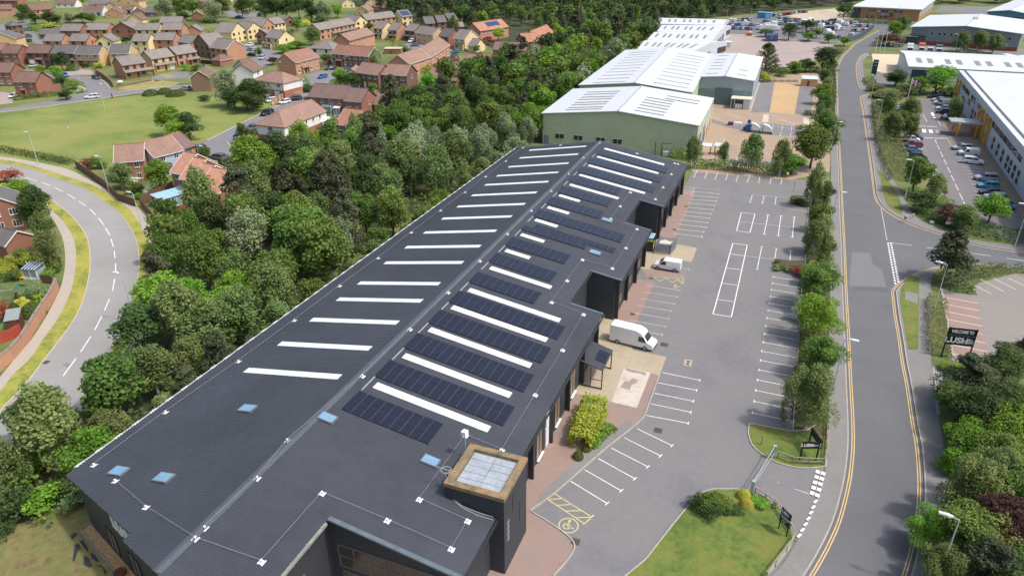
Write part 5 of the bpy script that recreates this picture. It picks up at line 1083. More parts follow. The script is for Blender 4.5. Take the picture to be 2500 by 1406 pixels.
# foreground houses by the curved road
H('C',1092,218,1363,197,'brown brick house beside the curved road, with white patio window',roof='mid',wall='amber',wf='w',barge='w',n=2,depth=8,ridge=True,gw=(1,0))
H('D',40,653,590,515,'pale blue boarded house with brown roof',roof='mid',wall='blue',wf='w',barge='w',n=2,depth=8,ridge=True)
H('D',592,500,815,426,'brown brick house joined to the right of the pale blue one',roof='rose',wall='amber',wf='w',n=1,depth=8,ridge=True)
for i,(x1,y1,x2,y2,nn)in enumerate(((370,930,590,972,1),(550,1050,770,1090,1),(715,1170,935,1212,1),(888,1257,1300,1335,2))):
 H('D',x1,y1,x2,y2,('tan roofed terrace unit farthest left, with satellite dish at its eave','second unit of the tan roofed terrace, with glazed lean-to','third unit of the tan roofed terrace, stepping forward','wide tan roofed end unit nearest the belt of trees')[i],roof='tan',wall='amber',wf='w',barge='w',n=nn,depth=9,ridge=True,grp='tan roofed terrace')
H('P',12,600,82,574,'brick garage with dark gabled roof and white bargeboard by the footpath',kind='x',roof='slate',wall='red',barge='w',n=0,depth=9,eh=2.7,name='garage',cat='garage')
H('P',-75,522,50,500,'red brick house with white bay windows and chimney, cut by the left edge',kind='x',roof='slate',wall='red',wf='w',barge='w',n=3,depth=9,eh=4.8,chim=.2)
# far rows along the top edge
H('F',-60,18,322,22,'brick house with dark garage in the top left corner',roof='brown',wall='red',n=2,garage=(.3,'dark'))
H('F',-260,760,300,746,'buff gabled house with white bargeboard by the left edge',kind='x',roof='slate',wall='buff',barge='w',n=0,depth=9,pitch=25)
H('F',205,500,425,478,'dark brick house with hipped slate roof under the street lamp',kind='h',roof='slate',wall='dark',n=2,depth=7)
H('F',740,662,1120,655,'long dark roofed garage block by the lamp post',roof='slate',wall='dark',eh=2.5,n=0,depth=7,name='garage',cat='garage')
H('F',-120,965,70,965,'small rust red roof at the left edge',roof='red',wall='red',n=1,depth=7)
H('F',610,205,1010,172,'bungalow with wide brown roof behind the dark trees',roof='brown',wall='orange',eh=2.7,n=2,depth=11)
H('F',1050,80,1425,77,'white bungalow with blue conservatory behind the dark trees',roof='brown',wall='white',wf='w',eh=2.7,n=3,depth=9)
H('F',1560,233,1945,230,'white bungalow with teal garage door',roof='brown',wall='white',wf='w',barge='w',eh=2.6,n=1,depth=9,garage=(.8,'blue'))
H('F',1990,266,2330,256,'low gabled bungalow with two white windows',kind='x',roof='brown',wall='orange',wf='w',barge='w',eh=2.6,n=2,depth=9)
H('F',2335,195,2528,195,'open garage with brown roof holding a red car',roof='brown',wall='white',eh=2.6,n=0,depth=7,garage=(.6,'dark'),name='garage',cat='garage')
H('F',2250,30,2640,30,'tall buff gable with one small window on the top edge',kind='x',roof='brown',wall='buff',n=1,depth=9,wf='w',lo=False)
H('F',1992,130,2212,126,'small buff gable left of the tall buff one',kind='x',roof='brown',wall='buff',eh=2.8,n=1,depth=8,wf='w')
H('F',1700,92,2140,72,'slate roofed bungalow with bluish panels on the top edge',roof='slate',wall='buff',eh=2.7,n=2,depth=9)
H('G',150,250,445,240,'gabled bungalow with white bargeboard and glazed porch',kind='x',roof='brown',wall='brown',barge='w',wf='w',eh=2.7,n=1,depth=9)
H('G',440,245,662,240,'slate roofed brick bungalow with white triple window',roof='slate',wall='dark',wf='w',eh=2.7,n=1,depth=8)
H('G',55,388,365,388,'cream fronted garage with white door and low brown roof',kind='x',roof='brown',wall='cream',eh=2.4,n=0,depth=8,garage=(.5,'white'),name='garage',cat='garage')
H('G',1300,312,1540,305,'red brick shed roof among the trees',kind='x',roof='mid',wall='red',eh=2.4,n=0,depth=6)
H('G',1415,10,1590,60,'orange brick house with white dormer between tall trees',roof='mid',wall='orange',wf='w',n=1,depth=8,lo=False)
H('H',1835,82,2075,72,'cream gabled bungalow left of its twin on the top edge',kind='x',roof='mid',wall='cream',barge='w',wf='w',eh=2.7,n=2,depth=9)
H('H',2285,78,2520,72,'cream gabled bungalow right of its twin on the top edge',kind='x',roof='mid',wall='cream',barge='w',wf='w',eh=2.7,n=2,depth=9)
H('H',2098,212,2340,214,'small buff gable with white bargeboard above the grey terraces',kind='x',roof='mid',wall='buff',barge='w',wf='w',eh=2.7,n=2,depth=10)
H('B',1195,60,1370,85,'wide pinkish brown roof against the dark trees',roof='mid',wall='buff',eh=2.7,n=1,depth=10)
for i,(x,y)in enumerate(((-20,25),(95,-14),(180,-18),(265,-16),(560,-12),(690,-14),(860,-16),(920,-12),(380,-20),(470,-20))):
 H('P',x,y,x+48,y-2,'brown roofed house on the far top edge, %s'%('at the left edge','above the dark garden trees','above the white bungalow','above the buff gables','above the tall willow trees','beside the dark wood','behind the cream twin bungalows','right of the cream twin bungalows','among the far trees left of centre','among the far trees')[i],roof=('brown','mid','slate')[i%3],wall=('orange','cream','buff')[i%3],wf='w',n=3,depth=8)
# ------------------------------------------------------------------ trees, shrubs, hedges
LM=dict(oak=leaf_mat('leaf_mid_green',srgb(87,114,55),srgb(128,153,76)),dark=leaf_mat('leaf_dark_green',srgb(67,89,53),srgb(98,121,69)),bright=leaf_mat('leaf_bright_green',srgb(98,141,51),srgb(146,180,71)),willow=leaf_mat('leaf_grey_green',srgb(123,144,107),srgb(162,178,137)),pine=leaf_mat('needle_olive',srgb(78,89,67),srgb(114,121,89)),birch=leaf_mat('leaf_feathery',srgb(101,123,69),srgb(141,159,98)),copper=leaf_mat('leaf_copper',srgb(83,60,58),srgb(114,83,74)),yellow=leaf_mat('leaf_yellow',srgb(225,218,71),srgb(235,235,128)),lime=leaf_mat('leaf_lime',srgb(148,168,58),srgb(191,202,85)),red=leaf_mat('leaf_reddish',srgb(148,78,69),srgb(184,121,94)),hedge=leaf_mat('leaf_hedge',srgb(85,103,55),srgb(116,132,74)),olive=leaf_mat('leaf_olive_hedge',srgb(101,107,71),srgb(130,132,92)),pale=leaf_mat('leaf_bramble',srgb(121,144,92),srgb(166,184,130)),white=leaf_mat('blossom_white',srgb(173,189,139),srgb(235,235,218)))
M_BARK=mat('bark',srgb(92,78,64),.9,.25,3);M_BIRCHB=mat('birch_bark',srgb(190,186,176),.85,.25,4)
RNG=np.random.default_rng(5)
def leaf_quads(c,nrm,size,asp=1.0,jit=.75):
 """one small bent-looking face per leaf clump: centre, rough outward direction, size"""
 n=len(c);d=nrm+RNG.normal(0,jit,(n,3));d/=np.linalg.norm(d,axis=1)[:,None]+1e-9
 r=RNG.normal(0,1,(n,3));u=np.cross(d,r);u/=np.linalg.norm(u,axis=1)[:,None]+1e-9;v=np.cross(d,u)
 s=(size*RNG.uniform(.6,1.35,n))[:,None];s2=s*asp
 q=np.stack([c-u*s*.5,c-v*s2*.42+u*s*.05,c+u*s*.55+d*s*.12,c+v*s2*.46],1)
 return q.reshape(-1,3)
def quad_mesh(name,verts,m):
 n=len(verts)//4;me=bpy.data.meshes.new(name);me.vertices.add(len(verts));me.vertices.foreach_set('co',verts.astype(np.float32).ravel())
 me.loops.add(n*4);me.loops.foreach_set('vertex_index',np.arange(n*4,dtype=np.int32));me.polygons.add(n)
 me.polygons.foreach_set('loop_start',np.arange(0,n*4,4,dtype=np.int32));me.polygons.foreach_set('loop_total',np.full(n,4,dtype=np.int32));me.materials.append(m);me.update(calc_edges=True);return me
def sphere_pts(n,up=.25):
 d=RNG.normal(0,1,(n,3));d[:,2]+=up;return d/np.linalg.norm(d,axis=1)[:,None]
def crown_pts(kind,H=10.0,Rr=4.0,N=5200,leaf=.36):
 C,D=[],[]
 if kind=='pine':
  for k in range(24):
   f=.22+.76*k/23+RNG.uniform(-.02,.02);rr=Rr*(1.05-.85*((f-.2)/.8)**1.4);a=RNG.uniform(0,6.28);off=rr*RNG.uniform(.3,.8)
   c0=np.array([math.cos(a)*off,math.sin(a)*off,f*H]);m=int(N/24);d=sphere_pts(m,.3);s=np.array([rr*.5+.25,rr*.5+.25,.32+rr*.16])
   C.append(c0+d*s*RNG.uniform(.6,1.05,(m,1)));D.append(d*.5+[0,0,.8])
 elif kind=='conifer':
  for k in range(120):
   f=RNG.uniform(.08,1);L_=Rr*(1-f)**.75+.35;a=RNG.uniform(0,6.28);m=int(N/120);t=RNG.uniform(.05,1,m)**.7
   dx=np.array([math.cos(a),math.sin(a),.28+.5*f]);p=np.array([0,0,f*H*.93])+dx*(t*L_)[:,None];w=(.5*(1-t)+.1)[:,None]
   C.append(p+RNG.normal(0,1,(m,3))*w*[.55,.55,.35]);D.append(np.tile(dx*.5+[0,0,.9],(m,1)))
 elif kind=='palm':
  for k in range(26):
   a=RNG.uniform(0,6.28);m=int(N/26);t=np.linspace(.05,1,m);e=RNG.uniform(.1,1.1)
   p=np.stack([np.cos(a)*t*Rr,np.sin(a)*t*Rr,H*.75+e*t*Rr-1.1*t*t*Rr],1);C.append(p+RNG.normal(0,.07,(m,3)));D.append(np.tile([0,0,1.],(m,1)))
 else:
  nl={'oak':26,'dark':24,'bright':30,'willow':30,'birch':34,'bush':12,'dome':1}[kind]
  if kind=='dome':
   d=sphere_pts(N,.5);d[:,2]=np.abs(d[:,2]);C.append(d*[Rr,Rr,H]*RNG.uniform(.9,1.03,(N,1)));D.append(d*1.4)
  else:
   zc,zr2=(.58,.42)if kind in('oak','dark','bright')else(.54,.46)if kind in('willow','birch')else(.5,.5)
   for k in range(nl):
    d=sphere_pts(1,.35)[0];rad=RNG.uniform(.25,.82);narrow=1.0-(.42*max(0,d[2])if kind in('birch','willow')else .12*max(0,d[2]))
    c0=np.array([d[0]*Rr*rad*narrow,d[1]*Rr*rad*narrow,H*(zc+zr2*rad*d[2])])
    ls=Rr*(RNG.uniform(.26,.46)if kind not in('birch',)else RNG.uniform(.2,.38));m=int(N/nl);q=sphere_pts(m,.45)
    sc=np.array([1,1,.82])if kind not in('willow','birch')else np.array([.85,.85,1.15])
    p=c0+q*ls*sc*(RNG.uniform(.45,1.12,(m,1))**.6)
    if kind in('willow','birch'):p[:,2]-=RNG.uniform(0,.9,m)*ls*.7
    p[:,2]=np.maximum(p[:,2],.1*H*RNG.uniform(.2,1,m)if kind=='bush' else .14*H);C.append(p);D.append(q*.9+[0,0,.35])
 return np.concatenate(C),np.concatenate(D)
def trunk_mesh(H,Rr,kind,m):
 b=MB();r0=.06+H*.017;top=Vector((RNG.uniform(-.3,.3),RNG.uniform(-.3,.3),H*(.86 if kind in('pine','conifer')else .62)));mid=top*.45+Vector((.15,.1,0))
 b.tube((0,0,-.1),mid,r0,r0*.72,7);b.tube(mid,top,r0*.72,r0*.22,6)
 if kind not in('conifer','palm'):
  for k in range(6):
   s=mid.lerp(top,RNG.uniform(0,.8));a=k*1.05+RNG.uniform(-.3,.3);e=s+Vector((math.cos(a)*Rr*.6,math.sin(a)*Rr*.6,H*RNG.uniform(.12,.28)));h=s.lerp(e,.5)+Vector((0,0,.2));b.tube(s,h,r0*.4,r0*.26,5);b.tube(h,e,r0*.26,r0*.1,5)
 return b.mesh('trunk',m)
PROTO={}
def proto(kind,var,hi=1):
 k=(kind,var,hi)
 if k in PROTO:return PROTO[k]
 shape={'copper':'oak','lime':'oak','yellow':'dome','red':'oak','olive':'bush','pale':'bush','hedge':'bush','white':'bush','bush_bright':'bush','bush_oak':'bush','bush_lime':'bush','bush_dark':'bush','bush_red':'bush','dome_hedge':'dome','dome_dark':'dome','bush_yellow':'bush','palm':'palm','conifer':'conifer'}.get(kind,kind)
 lm=LM.get(kind)or LM[{'conifer':'dark','palm':'lime'}.get(kind,kind.split('_')[-1])]
 big=shape not in('bush','dome','palm');H,Rr=(10.,4.)if big else(2.,1.6)
 N={0:1500,1:5600,2:12000}[hi]if big else{0:500,1:1100,2:3200}[hi]
 lf={0:.62,1:.36,2:.25}[hi]if big else{0:.3,1:.2,2:.13}[hi]
 if shape in('birch','willow'):lf*=.85;N=int(N*1.15)
 if shape=='conifer':lf*=.8;N=int(N*1.5)
 if shape=='dome':N=int(N*1.3)
 if shape=='palm':N=420;lf=.3
 c,d=crown_pts(shape,H,Rr,N,lf);me=quad_mesh('crown' if big else 'foliage',leaf_quads(c,d,lf,1.0 if shape!='conifer' else .7),lm)
 tm=trunk_mesh(H,Rr,shape,M_BIRCHB if kind=='birch' else M_BARK)if big or shape=='palm' else None
 PROTO[k]=(me,tm,H,Rr);return PROTO[k]
KNAME=dict(oak='broadleaf_tree',dark='broadleaf_tree',bright='broadleaf_tree',willow='willow_tree',pine='pine_tree',birch='birch_tree',copper='copper_tree',lime='broadleaf_tree',conifer='conifer_tree',palm='palm_tree',red='red_leaved_tree')
def plant(kind,loc,H,Rr,label,group=None,hi=1,big=None,name=None,cat=None):
 me,tm,h0,r0=proto(kind,int(RNG.integers(0,3))if hi<2 else int(RNG.integers(0,2)),hi)
 sc=(Rr/r0,Rr/r0*RNG.uniform(.9,1.1),H/h0);rz=RNG.uniform(0,6.28)
 if tm is None:
  o=bpy.data.objects.new(name or 'shrub',me);COL.objects.link(o);o.location=loc;o.scale=sc;o.rotation_euler.z=rz;return tag(o,label,cat or 'shrub',group)
 T=thing(name or KNAME.get(kind,'tree'),label,cat or 'tree',loc,rz,group);T.scale=sc
 for nm,m in(('crown',me),('trunk',tm)):
  o=bpy.data.objects.new(nm,m);COL.objects.link(o);o.parent=T
 return T
def tree(t,x,y,kind,H,Rr,label,group=None,hi=1,zf=.58,**k):
 p=at(x,y,H*zf,t);p.z=0;return plant(kind,p,H,Rr,label,group,hi,**k)
def hedge(t,pts,w,h,kind,label,dens=26,leaf=.22,name='hedge',group=None,closed=False,seg=True):
 p=line(t,*pts,n=4)if len(pts)>2 else PP(t,*pts);C,D=[],[]
 for a,b in zip(p[:-1],p[1:]):
  L=(b-a).length;u=(b-a)/max(L,.01);n=np.array([-u.y,u.x,0]);m=max(8,int(L*(w+2*h)*dens));s=RNG.uniform(0,L,m)
  per=RNG.uniform(-(h+w/2),h+w/2,m);top=np.abs(per)<w/2
  off=np.where(top,per,np.sign(per)*w/2);z=np.where(top,h,h-(np.abs(per)-w/2));bul=RNG.normal(0,.13,m)*(1 if h<1 else 1.4)+.16*np.sin(s*1.3+RNG.uniform(0,6))*(h>.8)
  nz=np.where(top,1.,.15);no=np.where(top,0,np.sign(per))
  C.append(np.array(a)+np.outer(s,np.array(u))+n*(off+no*bul)[:,None]+np.array([0,0,1.])*np.maximum(.03,z+nz*bul)[:,None]);D.append(n*no[:,None]+np.array([0,0,1.])*nz[:,None])
 c,d=np.concatenate(C),np.concatenate(D);o=p[0].copy();c=c-np.array(o)
 ob=bpy.data.objects.new(name,quad_mesh(name,leaf_quads(c,d,leaf,1,.5),LM[kind]));COL.objects.link(ob);ob.location=o
 return tag(ob,label,'hedge',group)
# --- the belt of trees behind the warehouse
def inside(p,poly):
 c=False;j=len(poly)-1
 for i in range(len(poly)):
  a,b=poly[i],poly[j]
  if(a.y>p.y)!=(b.y>p.y)and p.x<(b.x-a.x)*(p.y-a.y)/(b.y-a.y)+a.x:c=not c
  j=i
 return c
BELT=[Vector((-59.2,30,0)),Vector((-59.2,150,0)),Vector((-62,172,0)),Vector((-64.5,205,0)),Vector((-67,286,0)),Vector((-72,400,0))]+PP('P',(1776,42),(1968,22),(2070,12),(2070,-60),(1200,-60),(940,-14),(850,4),(900,30),(960,50),(1050,70),(1110,90),(1190,62),(1262,62),(1350,84),(1352,102),(1285,112),(1255,150),(1190,178),(1120,200),(1075,222),(1010,248),(945,305),(880,345),(800,372),(700,420),(590,455),(520,500),(440,545),(405,610),(398,700),(384,800),(340,880),(300,940),(250,1010),(120,1030),(52,1062),(40,1150),(20,1220),(60,1262),(215,1195))
HC=[o.matrix_basis.translation.copy()for o in bpy.data.objects if o.get('group')in('houses of the estate','tan roofed terrace')]
CLEAR=[(at(830,560,2),5),(at(865,535,2),4),(at(1440,165),9),(at(1400,190),6),(at(1490,140),9)]
ZONES=[((1130,360),24,'willow'),((1260,320),12,'willow'),((1040,400),14,'birch'),((740,450),12,'pine'),((620,470),10,'birch'),((430,790),10,'birch'),((560,700),9,'bright'),((890,590),9,'birch'),((1000,500),10,'oak'),((1150,230),14,'dark'),((1060,290),12,'oak'),((150,1090),9,'bright'),((110,960),6,'pine'),((190,980),6,'willow'),((300,930),6,'bright'),((1350,60),25,'pine'),((1500,60),20,'pine'),((700,480),9,'oak'),((480,600),10,'oak'),((660,640),7,'bright')]
ZONES=[(at(*q,6),r,k)for q,r,k in ZONES]
LAND=[((-62,40),'beside the near end of the black warehouse'),((-70,62),'behind the front third of the black warehouse'),((-70,85),'behind the middle of the black warehouse'),((-72,115),'behind the far half of the black warehouse'),((-75,145),'behind the far corner of the black warehouse'),((-80,185),'left of the pale green warehouse'),((-85,235),'left of the wide streaked roof'),((-90,300),'left of the white factory bays'),((-110,90),'beside the tan roofed terrace'),((-105,65),'along the curved road at the belt edge'),((-115,125),'below the bungalow with the long brown roof'),((-120,165),'below the brown roofed brick blocks'),((-130,215),'near the low brown roof at the belt edge'),((-150,290),'near the orange roofed house with panels'),((-110,380),'in the far wood beyond the factory bays'),((-200,420),'in the far wood above the grey terraces'),((-30,470),'in the wood behind the vehicle compound'),((-60,330),'behind the factory bays'),((-86,42),'by the road junction at lower left')]
KD=dict(oak='rounded mid green tree',dark='dark green dense tree',bright='bright leafy green tree',willow='silvery grey green willow',pine='grey olive pine',birch='light feathery birch')
cand=[];pts=[]
xs=[p.x for p in BELT];ys=[p.y for p in BELT]
grid={}
for _ in range(60000):
 p=Vector((RNG.uniform(min(xs),max(xs)),RNG.uniform(min(ys),max(ys)),0))
 dist=p.length;sp=3.3+dist*.0135
 if not inside(p,BELT):continue
 if any((p-h).length<9.5 if dist<260 else(p-h).length<12 for h in HC)or any((p-c).length<r for c,r in CLEAR):continue
 g=(int(p.x//12),int(p.y//12));ok=True
 for i in(-1,0,1):
  for j in(-1,0,1):
   if any((q-p).length<sp for q in grid.get((g[0]+i,g[1]+j),())):ok=False;break
  if not ok:break
 if ok:grid.setdefault(g,[]).append(p);pts.append(p)
pts.sort(key=lambda p:p.length)
far=[]
for i,p in enumerate(pts):
 dist=p.length
 if i>=285:far.append(p);continue
 k=None
 for c,r,kk in ZONES:
  if(p-c).length<r*RNG.uniform(.6,1.1):k=kk
 if k is None:k=RNG.choice(['oak','dark','bright','pine','birch','willow'],p=[.36,.18,.14,.12,.15,.05])
 edge=p.x>-64 and p.y<150
 H=(RNG.uniform(7.5,12.5)if not edge else RNG.uniform(4.5,7))*(1.12 if k=='pine' else 1);Rr=H*RNG.uniform(.31,.42)*(1.08 if k!='pine' else .85)*(1.1 if edge else 1)
 if dist<105 and not edge:H*=.85
 near=min(LAND,key=lambda l:(l[0][0]-p.x)**2+(l[0][1]-p.y)**2)[1]
 sz='tall ' if H>10.6 else 'small ' if H<7.2 else 'medium '
 plant(k,p,H,Rr,sz+KD[k]+' '+near,'trees of the belt',1 if dist<230 else 0)
# continuous low growth between the trunks
n=150000;c=np.stack([RNG.uniform(min(xs),max(xs),n),RNG.uniform(30,330,n),RNG.uniform(.3,1,n)],1)
keep=np.array([inside(Vector(q),BELT)for q in c]);c=c[keep]
for h in HC:c=c[(c[:,0]-h.x)**2+(c[:,1]-h.y)**2>49]
for h,r in CLEAR:c=c[(c[:,0]-h.x)**2+(c[:,1]-h.y)**2>r*r]
c[:,2]*=1.3+1.5*np.abs(np.sin(c[:,0]*.31)*np.cos(c[:,1]*.23+c[:,0]*.1))+.5*np.sin(c[:,0]*1.1+c[:,1]*.9)
o=bpy.data.objects.new('undergrowth',quad_mesh('undergrowth',leaf_quads(c,np.tile([0,0,1.],(len(c),1)),.62,1,.5),LM['oak']));COL.objects.link(o);tag(o,'leafy undergrowth filling the belt between the tree trunks','undergrowth',None,'stuff')
# far part of the wood reads as one mass
V=[]
for p in far:
 shape=RNG.choice(['oak','dark','pine','willow'],p=[.4,.25,.25,.1]);H=RNG.uniform(9,14);Rr=H*RNG.uniform(.36,.48)
 c,d=crown_pts(shape,H,Rr,700,.6);V.append(leaf_quads(c,d,.95)+np.array(p)[None])
if V:
 o=bpy.data.objects.new('woodland',quad_mesh('woodland',np.concatenate(V),leaf_mat('leaf_far_wood',srgb(72,90,54),srgb(102,116,72),0)));COL.objects.link(o);tag(o,'far wood filling the top of the view beyond the roofs','woodland',None,'stuff')
V=[]
for(x0,x1,y0,y1,n)in((2080,2700,-6,-30,90),(1150,2100,-30,-60,60),(-300,1000,-34,-60,110)):
 for _ in range(n):
  p=at(RNG.uniform(x0,x1),RNG.uniform(y1,y0),5);p.z=0;H=RNG.uniform(9,14);c,d=crown_pts(RNG.choice(['oak','dark','pine']),H,H*.46,420,.7);V.append(leaf_quads(c,d,1.2)+np.array(p)[None])
o=bpy.data.objects.new('woodland',quad_mesh('woodland',np.concatenate(V),MATS['leaf_far_wood']));COL.objects.link(o);tag(o,'distant line of woods along the top edge of the view','woodland',None,'stuff')
# brambles and low growth along the foot of the warehouse
for i,y in enumerate(np.arange(34,150,3.4)):
 w='near end' if y<60 else 'middle' if y<105 else 'far end'
 plant(RNG.choice(['pale','bush_bright','bush_oak']),Vector((-59.2-RNG.uniform(0,1.8),y,0)),RNG.uniform(1.6,3.2),RNG.uniform(1.6,2.6),'bramble clump at the foot of the black warehouse wall, '+w,'brambles along the warehouse',1,name='bramble',cat='shrub')
for x,y,k,s in((150,1040,'bush_oak',3),(110,1010,'bush_dark',3),(260,1000,'pale',2),(210,1040,'pale',2.4),(290,1030,'pale',2),(400,985,'pale',2),(470,930,'pale',2.2),(540,880,'pale',2.2),(20,1180,'pale',2),(60,1130,'bush_bright',3),(40,1230,'bush_dark',2.6),(110,1215,'bush_bright',2.6),(180,1180,'bush_dark',2.6),(15,1290,'bush_dark',1.3)):
 tree('P',x,y,k,s*1.1,s,'low shrub at the belt edge by the road junction at lower left','shrubs by the lower left junction',1,.5)
